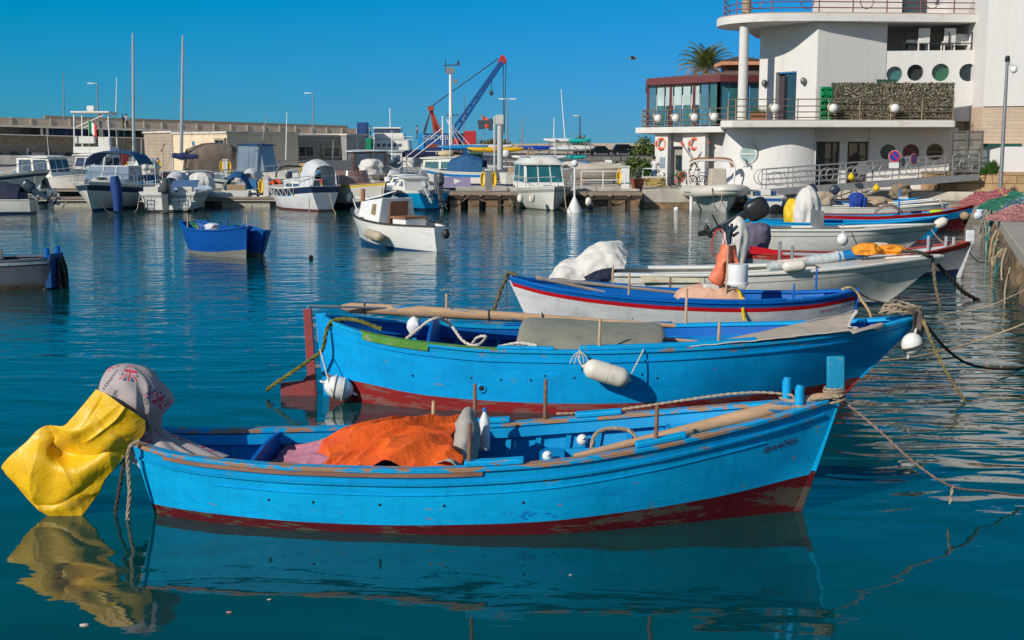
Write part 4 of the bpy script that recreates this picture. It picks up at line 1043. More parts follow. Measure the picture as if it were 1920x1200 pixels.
h1.letters("BA4266", .925, .27, .078, -1, shear=.35, track=1.3, jig=.006).build("lettering", INK, b1, smooth=0)
# scuffs: patches of darker blue below amidships
rr = random.Random(9)
for k in range(14):
 t = rr.gauss(.57, .03); z = rr.gauss(.19, .03); s_ = rr.uniform(.008, .022); mb = MB(); mb.add([h1.pt(t + s_ * math.cos(a) * rr.uniform(.5, 1.3) * .25, z + s_ * math.sin(a) * rr.uniform(.3, .8), -1, .003) for a in [2 * math.pi * q / 8 for q in range(8)]], [tuple(range(8))])
 mb.build("scuff_patch", M("scuff_blue", (.003, .2, .62), .5, chip=(.004, .3, .7), chipamt=.5, chipscale=20), b1, smooth=0)
# cloths and gear in the first boat
def W1(t, y, z): return to_world(b1, (h1.x(t, z), y, z))
OR = M("orange_canvas", (.8, .115, .006), .8, 0, .12, 2.2, 1.8, 13, dirt=(.62, .05, .02), dirtamt=.3, dirtscale=1.6)
def heap(u, v):
 t = .245 + .225 * u + .012 * math.sin(v * 9); yy = -.7 + 1.42 * v
 hgt = .36 + .34 * math.sin(math.pi * min(1, .12 + .8 * u)) ** .8 * (.4 + .6 * math.sin(math.pi * min(1, .04 + .9 * v)) ** .7) + .3 * max(0, u - .3) * (.25 + .75 * v)
 X = t * 6.2; al = X * .8 + yy * .6; ac = -X * .6 + yy * .8; ac += .16 * mnoise.noise(Vector((al * 1.3, ac * 1.1, 4)))
 f = .5 - abs(mnoise.noise(Vector((al * 1.0, ac * 4.0, 2)))) * 1.9; f2 = .5 - abs(mnoise.noise(Vector((al * 2.0, ac * 9, 7)))) * 1.9
 hgt += .1 * f + .05 * f2 + .02 * mnoise.noise(Vector((X * 3, yy * 3, 1))) + .008 * mnoise.noise(Vector((al * 5, ac * 15, 3)))
 if u > .95: hgt -= (u - .95) * 4.0
 if u < .12: hgt -= (.12 - u) * 2.2
 hgt = max(.15, hgt); lim = h1.half(t, min(hgt, .5)) - .07; return W1(t, max(-lim, min(lim, yy)), hgt)
mb = MB(); mb.grid(heap, 150, 120); tag(mb.build("orange_cloth", OR, smooth=60), 'crumpled orange canvas cloth heaped amidships in the near blue boat', 'cloth')
PINK = M("faded_pink_cloth", (.5, .2, .27), .85, 0, .2, 4, .5, 60, dirt=(.3, .1, .18), dirtamt=.3)
def pinkheap(u, v):
 t = .185 + .115 * u; yy = -.42 + 1.0 * v; hgt = .42 + .24 * u * math.sin(math.pi * (.15 + .7 * v)) + .06 * (.5 - abs(mnoise.noise(Vector((t * 20, yy * 4 + t * 20, 5)))) * 1.6)
 lim = h1.half(t, .4) - .07; return W1(t, max(-lim, min(lim, yy)), hgt)
mb = MB(); mb.grid(pinkheap, 50, 50); tag(mb.build("pink_cloth", PINK, smooth=60), 'faded pink cloth bundled beside the orange canvas in the near boat', 'cloth')
GREYC = M("grey_workwear", (.36, .34, .31), .9, 0, .15, 6, .5, 70)
rows = [[W1(.452, .3, .48), W1(.452, .2, .72), W1(.452, .02, .76), W1(.45, -.2, .58), W1(.445, -.42, .52), W1(.43, -.58, .56)],
  [W1(.464, .3, .55), W1(.464, .2, .86), W1(.464, .0, .88), W1(.462, -.18, .66), W1(.455, -.42, .56), W1(.44, -.64, .62)],
  [W1(.478, .3, .55), W1(.478, .2, .85), W1(.478, .0, .86), W1(.476, -.18, .62), W1(.47, -.42, .54), W1(.455, -.68, .63)],
  [W1(.49, .28, .45), W1(.49, .18, .6), W1(.49, .0, .58), W1(.488, -.18, .45), W1(.482, -.42, .45), W1(.466, -.7, .58)]]
mb = cloth_mb(rows, 36, 48, .03, 5, 4, ridged=True); tag(mb.build("grey_clothes", GREYC, smooth=60, solid=.006), 'grey work trousers draped over the thwart next to the orange canvas', 'clothing')
bt = thing('plastic_bottle', 'white plastic bottle with blue cap standing by the grey clothes', 'bottle', tuple(W1(.495, .45, .44)))
mb = MB(); mb.lathe([(.045, 0), (.05, .02), (.05, .28), (.03, .33), (.016, .36), (.016, .38)], n=14); mb.build("body", M("bottle_plastic", (.7, .72, .74), .3, var=.02), bt); mb = MB(); mb.lathe([(.02, .37), (.02, .4), (.012, .405)], n=10); mb.build("cap", SKYB, bt)
# loop of rope and small floats inside
mb = rope_mb([W1(.66, .12, .35), W1(.655, .14, .62), W1(.67, .2, .7), W1(.7, .22, .7), W1(.715, .2, .66), W1(.722, .2, .6)], .019, 8); tag(mb.build("rope_loop", ROPE), 'thick braided rope handle standing inside the near boat', 'rope')
for t, y, z, lab in ((.645, .62, .5, 'small white float hung on the inner planking of the near boat'), (.592, .3, .42, 'small clear float lying on the thwart of the near boat')):
 mb = MB(); mb.ball((0, 0, 0), .055 if t > .6 else .05, 14, 10); mb.lathe([(.016, .04), (.016, .07)], n=8, rot=Matrix.Rotation(R(60), 3, 'X')); o = mb.build("float", BUOYW); o.location = W1(t, y, z); tag(o, lab, 'float', 'small floats in the near boat')
# long oar resting on the bow
oa, ob = PY(1076, 856, 10.42), PY(1548, 745, 10.8)
ow = thing('oar', 'long bare wood oar with blue flecks resting over the near bow', 'oar', tuple(oa)); d = ob - oa
def oar_mb(d, blade_w, r=.024, bl=.6, th=.035, up=(0, -.75, .66)):
 n = d.normalized(); mb = MB(); mb.tube([Vector((0, 0, 0)), d * (1 - bl)], [r * .9, r], 10); bm_ = MB(); u = Vector(up)
 sd = n.cross(u).normalized(); u = sd.cross(n)
 bm_.grid(lambda a, b: d * (1 - bl + bl * a) + (u * math.cos(2 * math.pi * b) * (th * (1 - .55 * a)) + sd * 0) + (sd * math.sin(2 * math.pi * b)) * (r + (blade_w / 2 - r) * min(1, a * 2.6) ** .7 if a < .97 else blade_w / 2 * .8), 18, 14, cv=True)
 return mb, bm_
n = d.normalized()
mb = MB(); mb.tube([Vector((0, 0, 0)), d * .45, d * .7, d * .97, d], [.025, .05, .07, .056, .042], 12); mb.build("shaft", OARWOOD, ow)
ob2 = W1(.62, -.52, .575)
# stern: outboard engine hidden under a flag-printed cloth, yellow tarpaulin over its leg
en = thing('outboard_engine', 'outboard engine with rusty bracket on the near boat stern under cloths', 'engine', tuple(to_world(b1, (-.12, 0, .62))))
mb = MB(); mb.ball((-.06, 0, .42), (.24, .17, .2), 16, 10); mb.build("cowl", M("black_cowl", (.02, .02, .022), .35), en)
mb = MB(); mb.bar((-.1, 0, .3), (-.42, 0, -.1), .12, .16); mb.bar((-.42, 0, -.1), (-.6, 0, -.42), .08, .12); mb.build("leg", M("black_cowl", (.02, .02, .022), .35), en, bevel=.01)
mb = MB(); mb.box((.02, 0, .02), (.1, .26, .26)); mb.bar((-.02, -.1, -.02), (-.02, -.22, -.1), .05, .05); mb.tube([(-.1, -.16, -.06), (.05, -.26, -.1)], .02, 6); mb.build("bracket", M("rusty_bracket", (.1, .05, .025), .9, 0, .5, 12, 1, 30), en)
def EP(px, py, dy): return PY(px, py, 10.95 + dy)
# flag-printed cover: a tied hood over the cowl and a skirt falling onto the deck
FL = []
def hood(u, v):
 # v 0 at crown .. 1 at the tied neck; u round
 th = 2 * math.pi * u; c = EP(243, 735, 0)
 if v < .72:
  ph = v / .72 * 2.35; rx, ry, rz = .305, .25, .26
  p = Vector((math.sin(ph) * math.cos(th) * rx, math.sin(ph) * math.sin(th) * ry, math.cos(ph) * rz))
  p.x += .1 * max(0, -p.z) * 2 + .03 * math.sin(ph); p.z -= .1 * p.x
  fold = .034 * (.5 - abs(math.sin(th * 7 + 2.2 * math.sin(th * 2 + 1) + ph))) * max(0, v / .72 - .2) + .045 * mnoise.noise(Vector((math.cos(th) * 2, math.sin(th) * 2, ph * 1.4)))
  k = 1 + fold / .28; return c + Vector((p.x * k, p.y * k, p.z))
 w = (v - .72) / .28
 a = hood(u, .7199); nk = c + Vector((.16, 0, -.3)); r_ = .075 * (1 + .25 * math.sin(th * 11)); b = nk + Vector((r_ * math.cos(th) * 1.25, r_ * math.sin(th), -.08 * w)); return a.lerp(b, w ** .7)
def skirt(u, v):
 th = 2 * math.pi * u; c = EP(243, 735, 0); nk = c + Vector((.16, 0, -.34)); r0 = .075 * (1 + .25 * math.sin(th * 11))
 a = nk + Vector((r0 * math.cos(th) * 1.2, r0 * math.sin(th), 0)); e = Vector((.2 + .38 * v * (.5 + .5 * math.cos(th)), 0, -.24 * v - .0)); f = .025 * math.sin(th * 11 + v * 3) * v
 b = nk + Vector(((.11 + f) * math.cos(th) * (1 + .9 * v) + .32 * v ** 1.3 * max(0, .6 + math.cos(th)) - .02, (.15 + f) * math.sin(th) * (1 + .7 * v), -.3 * v ** 1.1 + .02 * math.sin(th * 5)))
 return a.lerp(b, min(1, v * 2.2))
def flag_color(u, v):
 """printed flags strewn over the cloth; u, v in cloth units"""
 base = (.42, .37, .36); RED_, NAVY, WH = (.5, .05, .09), (.02, .05, .17), (.5, .45, .44)
 for (cu, cv, w, h_, an) in FL:
  dx, dy = u - cu, v - cv; x = (dx * math.cos(an) + dy * math.sin(an)) / w; y = (-dx * math.sin(an) + dy * math.cos(an)) / h_
  if abs(x) <= 1 and abs(y) <= 1:
   if abs(x) < .13 or abs(y) < .2: return RED_
   if abs(x) < .22 or abs(y) < .34: return WH
   dd = min(abs(x - y), abs(x + y))
   if dd < .13: return RED_
   if dd < .3: return WH
   return NAVY
 return base
def paint_cloth(ob, uvs):
 ca = ob.data.color_attributes.new("print", 'FLOAT_COLOR', 'POINT')
 for i, (u, v) in enumerate(uvs): ca.data[i].color = (*flag_color(u, v), 1)
def print_mat():
 m = bpy.data.materials.new("flag_printed_cotton"); nt = NT(m)
 b = nt.n("ShaderNodeBsdfPrincipled", _Roughness=.9); o = nt.n("ShaderNodeOutputMaterial"); nt.l(b.outputs[0], o.inputs[0])
 a = nt.n("ShaderNodeVertexColor", layer_name="print"); c = mixc(nt, ramp(nt, noise(nt, 6, 4), .35, .75), a.outputs[0], mixc(nt, .3, a.outputs[0], (.3, .26, .24)))
 nt.l(c, b.inputs['Base Color']); bn = nt.n("ShaderNodeBump", _Strength=.4, _Distance=.01); nt.l(noise(nt, 50, 3), bn.inputs['Height']); nt.l(bn.outputs[0], b.inputs['Normal']); return m
PM = print_mat()
NU, NV = 300, 170
# u: 0.5 faces the viewer's left; the viewer sees th from 180 to 360 deg (u .5 to 1)
FL = [(.79, .17, .055, .13, .15), (.55, .2, .06, .12, .35), (.93, .5, .055, .11, -.5), (.62, .62, .04, .09, .3), (.73, .78, .03, .1, .1), (.3, .3, .05, .12, 0), (.1, .25, .05, .12, .4)]
mb = MB(); mb.grid(hood, NU, NV, cu=True); ho = mb.build("flag_cover", PM, smooth=60, weld=False)
paint_cloth(ho, [(i / NU, j / (NV - 1)) for i in range(NU) for j in range(NV)])
tag(ho, 'grey cloth printed with union flags tied over the near outboard engine', 'engine cover')
for (tx, u0, v0, sz, an) in (("LONDON", .66, .3, .06, R(70)), ("LONDON", .7, .52, .05, R(80)), ("LONDON", .86, .44, .05, R(60))):
 vs, fs = text_mesh(tx, 1.0); out = []
 for v in vs:
  x = (v.x * math.cos(an) - v.y * math.sin(an)) * sz * .42; y = -(v.x * math.sin(an) + v.y * math.cos(an)) * sz
  p = hood(u0 + x, v0 + y); cc = EP(243, 735, 0); out.append(p + (p - cc).normalized() * .006)
 mb = MB(); mb.add(out, fs); mb.build("print_lettering", M("print_navy", (.03, .05, .12), .9), ho, smooth=0)
FL = [(.9, .25, .05, .1, .3), (.02, .42, .06, .12, .2), (.75, .35, .035, .13, .1), (.1, .75, .06, .12, .5)]
mb = MB(); mb.grid(skirt, 220, 80, cu=True); sk = mb.build("cover_skirt", PM, ho, smooth=60, weld=False)
paint_cloth(sk, [(i / 220, j / 79) for i in range(220) for j in range(80)])
mb = MB(); c = EP(243, 735, 0) + Vector((.16, 0, -.34)); rope_mb([c + Vector((.1 * math.cos(a), .085 * math.sin(a), .01 * math.sin(3 * a))) for a in [2 * math.pi * q / 12 for q in range(13)]], .012, 3, mb=mb, strands=2); mb.build("tie_cord", ROPE, ho)
# yellow tarpaulin
YT = M("yellow_tarpaulin", (.82, .48, .006), .45, 0, .06, 2, 1.6, 7, dirt=(.5, .3, .05), dirtamt=.24, dirtscale=3.4)
def YP(px, py, dy): return EP(px, py, dy)
rows = [[YP(178, 730, -.3), YP(200, 740, -.35), YP(225, 756, -.36), YP(250, 772, -.33), YP(272, 788, -.27)],
  [YP(152, 764, -.27), YP(176, 772, -.34), YP(206, 786, -.36), YP(240, 800, -.34), YP(270, 812, -.26)],
  [YP(122, 797, -.25), YP(144, 806, -.38), YP(172, 818, -.35), YP(212, 826, -.36), YP(248, 838, -.25)],
  [YP(81, 799, -.2), YP(104, 822, -.25), YP(124, 850, -.22), YP(174, 866, -.36), YP(224, 868, -.26)],
  [YP(40, 838, -.22), YP(74, 858, -.34), YP(106, 880, -.36), YP(148, 898, -.36), YP(198, 898, -.27)],
  [YP(3, 872, -.22), YP(40, 902, -.29), YP(78, 930, -.32), YP(120, 948, -.32), YP(184, 926, -.27)],
  [YP(8, 888, -.22), YP(38, 920, -.26), YP(70, 950, -.28), YP(98, 970, -.29), YP(148, 976, -.27)]]
mb = cloth_mb(rows, 150, 130, .02, 2.6, 2, ridged=True, creases=(((.47, .0), (.54, .32), -.07, .05), ((.54, .32), (.4, .95), -.06, .05), ((.18, .3), (.3, .85), -.035, .045), ((.0, .6), (.36, .52), .035, .05), ((.6, .15), (1, .55), .03, .05), ((.7, .9), (.95, .5), -.025, .04), ((.62, .5), (.8, .95), .025, .04), ((.05, .2), (.3, .25), -.02, .04))); yt = mb.build("yellow_tarpaulin", YT, smooth=70, solid=.006)
tag(yt, 'stiff yellow tarpaulin hanging from the near outboard engine into the water', 'tarpaulin')
mb = MB(); mb.tube(cr([r_[-1] for r_ in rows], 8), .006, 5); mb.build("green_hem", M("green_hem", (.0, .12, .1), .7), yt)
# ropes at the stern
tag(rope_mb([YP(262, 828, -.38), YP(244, 838, -.42), YP(240, 870, -.4), YP(243, 920, -.4), YP(240, 965, -.4), YP(240, 985, -.4)], .02, 8).build("stern_rope", ROPE), 'pale hemp rope hanging from the near stern into the water', 'rope')
tag(rope_mb([YP(232, 870, -.25), YP(226, 905, -.25), YP(218, 950, -.25), YP(214, 985, -.25)], .018, 8).build("dark_stern_rope", ROPE_D), 'black weedy rope hanging into the water beside the tarpaulin', 'rope')
# bow lines of the first boat
bow1 = to_world(b1, (L1 - .02, 0, 1.08));
tag(rope_mb([to_world(b1, h1.pt(.6, h1.sheer(.6) + .06, 1)), to_world(b1, h1.pt(.68, h1.sheer(.68) + .05, 1)), to_world(b1, (L1 - .9, .3, 1.02)), to_world(b1, (L1 - .42, .14, 1.05)), to_world(b1, (L1 - .36, -.06, 1.04)), bow1 + Vector((0, -.1, 0))], .013, 8, strands=2).build("deck_line", ROPE), 'thin line led from the far gunwale to the near bow posts', 'rope')
for t in (.625, .67):
 p = to_world(b1, h1.pt(t, h1.sheer(t) + .055, 1)); tag(rope_mb([p, p + Vector((.01, -.05, -.12)), p + Vector((-.02, -.06, -.26))], .016, 6).build("hanging_line", ROPE_G), 'frayed green rope end hanging %s on the far inside of the near boat' % ('left' if t < .65 else 'right'), 'rope', 'frayed rope ends in the near boat')
tag(rope_mb([bow1, PY(1640, 800, 10.7), PY(1720, 872, 10.6), PY(1785, 912, 10.6), PY(1850, 921, 10.8), PY(1960, 925, 11.3), PY(2120, 860, 12.2)], .012, 10, strands=2).build("mooring_line", M("pinkish_rope", (.3, .2, .17), .9, 0, .3, 20, .6, 90)), 'thin brownish mooring line from the near bow down to the quay', 'rope', 'mooring lines to the quay')
tag(rope_mb([PY(1787, 912, 10.6), PY(1784, 925, 10.6), PY(1781, 945, 10.6)], .014, 5, strands=2).build("knot_tail", ROPE), 'short knotted rope tail hanging on the near mooring line', 'rope')
# --- second boat: larger blue fishing boat with a long yard and a grey tarpaulin
A2, B2 = (-2.5, 16.05), (5.33, 15.8)
b2, L2 = place('fishing_boat', 'large bright blue wooden fishing boat with red bottom and red rudder', 'boat', A2, B2)
h2 = Hull(L2, [(0, .08), (.025, .34), (.07, .62), (.15, .88), (.28, 1.03), (.45, 1.1), (.62, 1.02), (.77, .78), (.88, .49), (.95, .24), (1, .04)],
   [(0, 1.06), (.05, .97), (.1, .9), (.2, .82), (.3, .775), (.42, .772), (.55, .795), (.7, .85), (.82, .91), (.92, .99), (1, 1.1)],
   K=-1.0, paint=[(0, .3), (.08, .27), (.2, .18), (.4, .13), (.6, .13), (.8, .17), (.9, .22), (1, .3)], full=((0, .9), (.1, .5), (.25, .2), (.5, .1), (.8, .45), (1, .95)), rb=2.0, rs=.15)
BLUE2 = boat_paint("fishing_boat_blue", (.002, .36, .78), amt=.35, var=.15, chipscale=8, dirt=(.002, .26, .66), dirtamt=.25)
h2.shell((.1,)).build("hull", [REDAF, BLUE2, BLUE1W], b2)
h2.inner(.05).build("inner_planking", BLUED, b2)
h2.floor(lambda t: .16 + .3 * max(0, (t - .6) / .4)).build("floorboards", M("blue_floorboards", (.006, .12, .33)), b2)
for side in (-1, 1):
 h2.band(side, -.12, .022, -.012, .03, 0, .985).build("gunwale", BLUE1W, b2, bevel=.006)
 h2.band(side, 0, .02, -.125, -.1, 0, .985).build("rubbing_strake", BLUE2, b2)
 h2.band(side, -.13, -.06, -.16, -.02, .03, .92).build("inwale", BLUED if side > 0 else BLUE1I, b2)
 k = .07
 while k < .6:
  h2.rib(k, side, .1, h2.sheer(k) - .04, .06, .05).build("rib", BLUE1I, b2, smooth=0); k += .038
h2.band(-1, -.121, .023, .028, .036, .075, .30, 24).build("green_patch", M("green_gunwale_paint", (.1, .3, .04), .6, 0, .2, 5, .4, 30, chip=(.4, .33, .24), chipamt=.45), b2)
h2.band(-1, -.0, .024, -.06, .03, .08, .19, 20).build("green_side_patch", M("green_gunwale_paint", (.1, .3, .04)), b2)
h2.band(-1, -.12, .0, .03, .085, .43, .71, 20).build("rowlock_pad", BLUE1W, b2, bevel=.012)
h2.band(-1, -.12, .0, .03, .065, .3, .39, 20).build("gunwale_pad", BLUE1W, b2, bevel=.012)
h2.band(1, -.12, .0, .03, .06, .3, .6, 20).build("rowlock_pad", BLUED, b2, bevel=.012)
bulk(h2, .185, .1, .2).build("bulkhead", BLUED, b2, smooth=0)
h2.floor(lambda t: h2.sheer(t) - .13, .6, .985).build("foredeck", M("glossy_blue_deck", (.004, .29, .66)), b2)
mb = MB(); mb.bar((h2.x(1, -.4) - .04, 0, -.45), (h2.x(1, .3) - .03, 0, .3), .05, .1, up=(1, 0, 0)); mb.bar((h2.x(1, .3) - .03, 0, .3), (h2.L - .01, 0, 1.14), .06, .1, up=(1, 0, 0), mi=1); mb.build("stem", [REDAF, BLUE2], b2, smooth=0, bevel=.012)
mb = MB(); mb.bar((.1, 0, -.4), (-.02, 0, 1.1), .08, .14, up=(1, 0, 0)); mb.build("stern_post", BLUE2, b2, smooth=0, bevel=.01)
# rudder with its horizontal foot
mb = MB(); mb.bar((-.14, 0, -.3), (-.2, 0, 1.16), .05, .11, up=(1, 0, 0)); mb.plate([(-.12, -.03, -.4), (-.12, -.03, .26), (-.22, -.03, .28), (-.28, -.03, .2), (-.58, -.03, .16), (-.58, -.03, -.3)], (0, .06, 0)); rd = mb.build("rudder", M("rudder_red", (.26, .05, .05), .6, 0, .2, 4, .4, 30, dirt=(.4, .03, .03), dirtamt=.5), b2, smooth=0, bevel=.008)
mb = MB(); mb.tube([(-.2, 0, 1.14), (-.19, 0, 1.2), (.9, .25, 1.14)], .017, 8); mb.build("tiller", M("galvanised_tube", (.5, .48, .46), .3, .7), rd)
mb = MB(); mb.box((-.09, 0, .95), (.08, .06, .04)); mb.box((-.07, 0, .4), (.08, .06, .04)); mb.bar((-.07, 0, .72), (-.07, 0, 1.0), .03, .03); mb.build("gudgeon", GREYM, rd, smooth=0)
tholes(b2, h2, [(.465, -1, .4, LIGHTPIN), (.655, -1, .3, LIGHTPIN), (.2, 1, .42, LIGHTPIN), (.63, 1, .5, LIGHTPIN)])
holes(b2, h2, [(.17, .43), (.27, .43), (.32, .42), (.39, .48), (.37, .42), (.44, .46), (.55, .5), (.58, .45)], .015)
p = h2.pt(.292, .3, -1, 0); mb = MB(); mb.tube([p + Vector((.045 * math.cos(t), -.004, .045 * math.sin(t))) for t in [2 * math.pi * q / 18 for q in range(18)]], .014, 6, closed=True); o = mb.build("outlet_ring", BLUE2, b2); mb = MB(); mb.ball(p + Vector((0, .0, 0)), (.036, .01, .036), 12, 8); mb.build("outlet", BLACK, o)
def W2(t, y, z): return to_world(b2, (h2.x(t, z), y, z))
# long yard lying along the far gunwale
ya, yb = PY(640, 576, 16.3), PY(1266, 611, 16.35)
yd = thing('yard_spar', 'long weathered wooden spar lying along the second blue boat', 'spar', tuple(ya)); d = yb - ya
mb = MB(); mb.tube([d * 0, d * .03, d * .25, d * .55, d * .8, d], [.035, .07, .078, .062, .04, .03], 12); mb.build("spar", OARWOOD, yd)
for k in (.07, .44, .6): c = d * k; mb = MB(); mb.tube([c + Vector((0, .075 * math.cos(a), .075 * math.sin(a))) for a in [2 * math.pi * q / 12 for q in range(12)]], .01, 5, closed=True); mb.build("binding", ROPE_D, yd)
d2 = PY(1312, 642, 15.7) - PY(1190, 632, 16.0)
o2 = thing('oar', 'plain wooden oar poking out from under the grey tarpaulin', 'oar', tuple(PY(1150, 628, 16.1))); mb = MB(); mb.tube([Vector((0, 0, 0)), d2 * 1.32], [.04, .02], 10); mb.build("shaft", OLDWOOD, o2)
# grey tarpaulin over a box amidships
GT = M("grey_green_tarpaulin", (.27, .26, .2), .65, 0, .1, 2, .3, 30, dirt=(.18, .17, .14), dirtamt=.25)
rows = [[W2(.335, -.9, .62), W2(.328, -.92, .74), W2(.326, -.5, .9), W2(.33, .0, 1.0), W2(.335, .34, .96), W2(.34, .5, .7)],
  [W2(.35, -.94, .62), W2(.345, -.95, .75), W2(.346, -.5, .94), W2(.348, .0, 1.02), W2(.35, .36, .98), W2(.355, .55, .7)],
  [W2(.43, -.97, .66), W2(.43, -.98, .77), W2(.43, -.52, .93), W2(.43, .0, .99), W2(.43, .4, .95), W2(.43, .56, .7)],
  [W2(.5, -.96, .68), W2(.5, -.97, .78), W2(.5, -.52, .91), W2(.5, .0, .96), W2(.5, .4, .92), W2(.5, .56, .7)],
  [W2(.55, -.93, .68), W2(.552, -.94, .78), W2(.556, -.52, .91), W2(.556, .0, .95), W2(.553, .4, .91), W2(.55, .54, .7)],
  [W2(.556, -.92, .6), W2(.558, -.92, .72), W2(.563, -.52, .8), W2(.563, .0, .83), W2(.56, .4, .8), W2(.556, .52, .62)]]
mb = cloth_mb(rows, 70, 60, .012, 2.4, 6); tag(mb.build("grey_tarpaulin", GT, smooth=60, solid=.008), 'grey green tarpaulin stretched over a box in the second blue boat', 'tarpaulin')
# beige canvas with a white hem on the bow
BC = M("beige_canvas", (.47, .39, .31), .9, 0, .06, 3, .5, 120)
rows = [[W2(.6, -1.02, .84), W2(.6, -.85, .76), W2(.6, -.6, .7), W2(.6, -.4, .7)],
  [W2(.68, -.95, .89), W2(.69, -.74, .87), W2(.7, -.4, .84), W2(.72, -.05, .86)],
  [W2(.75, -.84, .93), W2(.76, -.56, .95), W2(.78, -.25, .98), W2(.8, .05, 1.0)],
  [W2(.81, -.7, .96), W2(.82, -.42, .98), W2(.84, -.14, 1.03), W2(.855, .1, 1.08)],
  [W2(.868, -.54, 1.0), W2(.862, -.34, 1.0), W2(.866, -.1, 1.06), W2(.872, .12, 1.14)]]
mb = cloth_mb(rows, 60, 40, .02, 3, 8); cv = mb.build("beige_canvas", BC, smooth=60, solid=.006); tag(cv, 'beige canvas with white hem spread over the second boat foredeck', 'canvas')
mb = MB(); rr = random.Random(4); pth = cr([r_[0] + Vector((0, -.01, .012)) for r_ in rows] + [q + Vector((.01, 0, .012)) for q in rows[-1][1:]] + [q + Vector((0, 0, .014)) for q in [rows[-2][3], rows[-3][3]]], 8)
mb.tube([p + Vector((0, 0, .012 * mnoise.noise(p * 7))) for p in pth], .02, 6, flat=.35); mb.build("hem", M("white_hem", (.62, .56, .47), .9), cv)
rows = [[W2(.845, -.62, .99), W2(.85, -.75, 1.01), W2(.855, -.85, .99)], [W2(.88, -.5, 1.02), W2(.885, -.6, 1.04), W2(.89, -.66, 1.03)], [W2(.91, -.34, 1.06), W2(.915, -.42, 1.06), W2(.915, -.5, .97)]]
mb = cloth_mb(rows, 24, 24, .01, 4, 3); mb.build("flap", BC, cv, smooth=60, solid=.006)
# rope coil on the bow, hanging fender, buoy
rr = random.Random(12); bw = to_world(b2, (L2 - .1, 0, 1.14)); mb = MB()
for k in range(9):
 a0 = rr.uniform(0, 6.28); pts = []
 for q in range(8):
  a = a0 + q * .9; pts.append(bw + Vector((-.18 + .26 * math.cos(a) * rr.uniform(.6, 1.15), .16 * math.sin(a) * rr.uniform(.6, 1.1), .02 + .018 * k * rr.uniform(.3, 1) - .02 * abs(math.cos(a)))))
 rope_mb(pts, .016, 4, mb=mb, strands=2)
tag(mb.build("rope_coil", ROPE), 'tangled coil of pale rope on the second boat bow', 'rope')
rows = [[bw + Vector((-.34, -.1, .06)), bw + Vector((-.22, .0, .08)), bw + Vector((-.05, .1, .04))], [bw + Vector((-.12, -.2, .05)), bw + Vector((-.0, -.12, .08)), bw + Vector((.1, .05, .03))], [bw + Vector((-.04, -.2, -.14)), bw + Vector((.06, -.16, -.14)), bw + Vector((.12, -.02, -.12))], [bw + Vector((-.1, -.18, -.36)), bw + Vector((.02, -.15, -.34)), bw + Vector((.1, -.04, -.3))]]
mb = cloth_mb(rows, 30, 24, .03, 5, 5, ridged=True); tag(mb.build("chafing_cloth", M("drab_cloth", (.16, .12, .1), .95, 0, .3, 6, .6, 50), smooth=60, solid=.008), 'drab brown chafing cloth wrapped over the second boat bow', 'cloth')
def buoy(px, py, Y, r_, lab, axis=(0, 0, 1), long=1.25, group=None, m=BUOYW):
 p = PY(px, py, Y); rt = thing('buoy', lab, 'buoy', tuple(p), 0, group); q = Vector(axis).to_track_quat('Z', 'Y').to_matrix()
 mb = MB(); mb.ball((0, 0, 0), (r_, r_, r_ * long), 20, 14, rot=q); mb.build("body", m, rt)
 mb = MB()
 for s_ in (-1, 1): mb.tube([q @ Vector((.035 * math.cos(a), 0, s_ * (r_ * long + .02) + .035 * math.sin(a))) for a in [2 * math.pi * k / 12 for k in range(12)]], .013, 6, closed=True)
 mb.build("eye", m, rt)
 return rt
bo = buoy(1710, 645, 15.6, .135, 'white buoy hung beneath the bow of the second blue boat', (.2, -.1, 1), 1.1)
mb = MB(); mb.tube([(.15 * math.cos(a), .15 * math.sin(a), -.02 + .05 * math.cos(a)) for a in [2 * math.pi * k / 20 for k in range(20)]], .012, 5, closed=True); mb.tube([(0, 0, .14), (.02, .0, .45)], .01, 5); mb.build("cord", ROPE_D, bo)
bo = bo2 = buoy(635, 727, 15.55, .15, 'round white buoy floating against the second boat stern', (-.85, -.1, .35), 1.3)
mb = MB(); q = Vector((-.85, -.1, .35)).to_track_quat('Z', 'Y').to_matrix()
for s_ in (-.06, .06): mb.tube([q @ Vector((.152 * math.cos(a), .152 * math.sin(a), s_ + .03 * math.sin(a))) for a in [2 * math.pi * k / 20 for k in range(20)]], .009, 5, closed=True)
mb.build("cord", ROPE_W, bo)
def fender(a, b, r_, lab, m=FENDW, group=None, nm='fender'):
 a = Vector(a); b = Vector(b); c = (a + b) / 2; rt = thing(nm, lab, 'fender', tuple(c), 0, group); q = (b - a).to_track_quat('Z', 'Y').to_matrix(); L = (b - a).length / 2
 mb = MB(); prof = [(r_ * .3, -L)] + [(r_ * math.sin(math.pi / 2 * k / 6) * .98 + .001, -L + r_ * (1 - math.cos(math.pi / 2 * k / 6))) for k in range(1, 7)]; prof = prof + [(x, -z) for x, z in prof[::-1]]
 mb.lathe(prof, n=20, rot=q); mb.build("body", m, rt)
 mb = MB(); mb.lathe([(r_ * 1.005, -.005), (r_ * 1.005, .005)], n=20, rot=q); mb.build("seam", m, rt)
 for e_ in (L, -L): mb = MB(); mb.lathe([(.02, e_ - .02), (.02, e_ + .02)], n=8, rot=q); mb.build("end_eye", m, rt)
 return rt
def hang(o, p):
 o.parent = p; o.matrix_parent_inverse = Matrix.Translation(-Vector(p.location)); return o
fd = fender(PY(1095, 687, 14.66), PY(1180, 713, 14.66), .128, 'white cylindrical fender hanging on the second blue boat side')
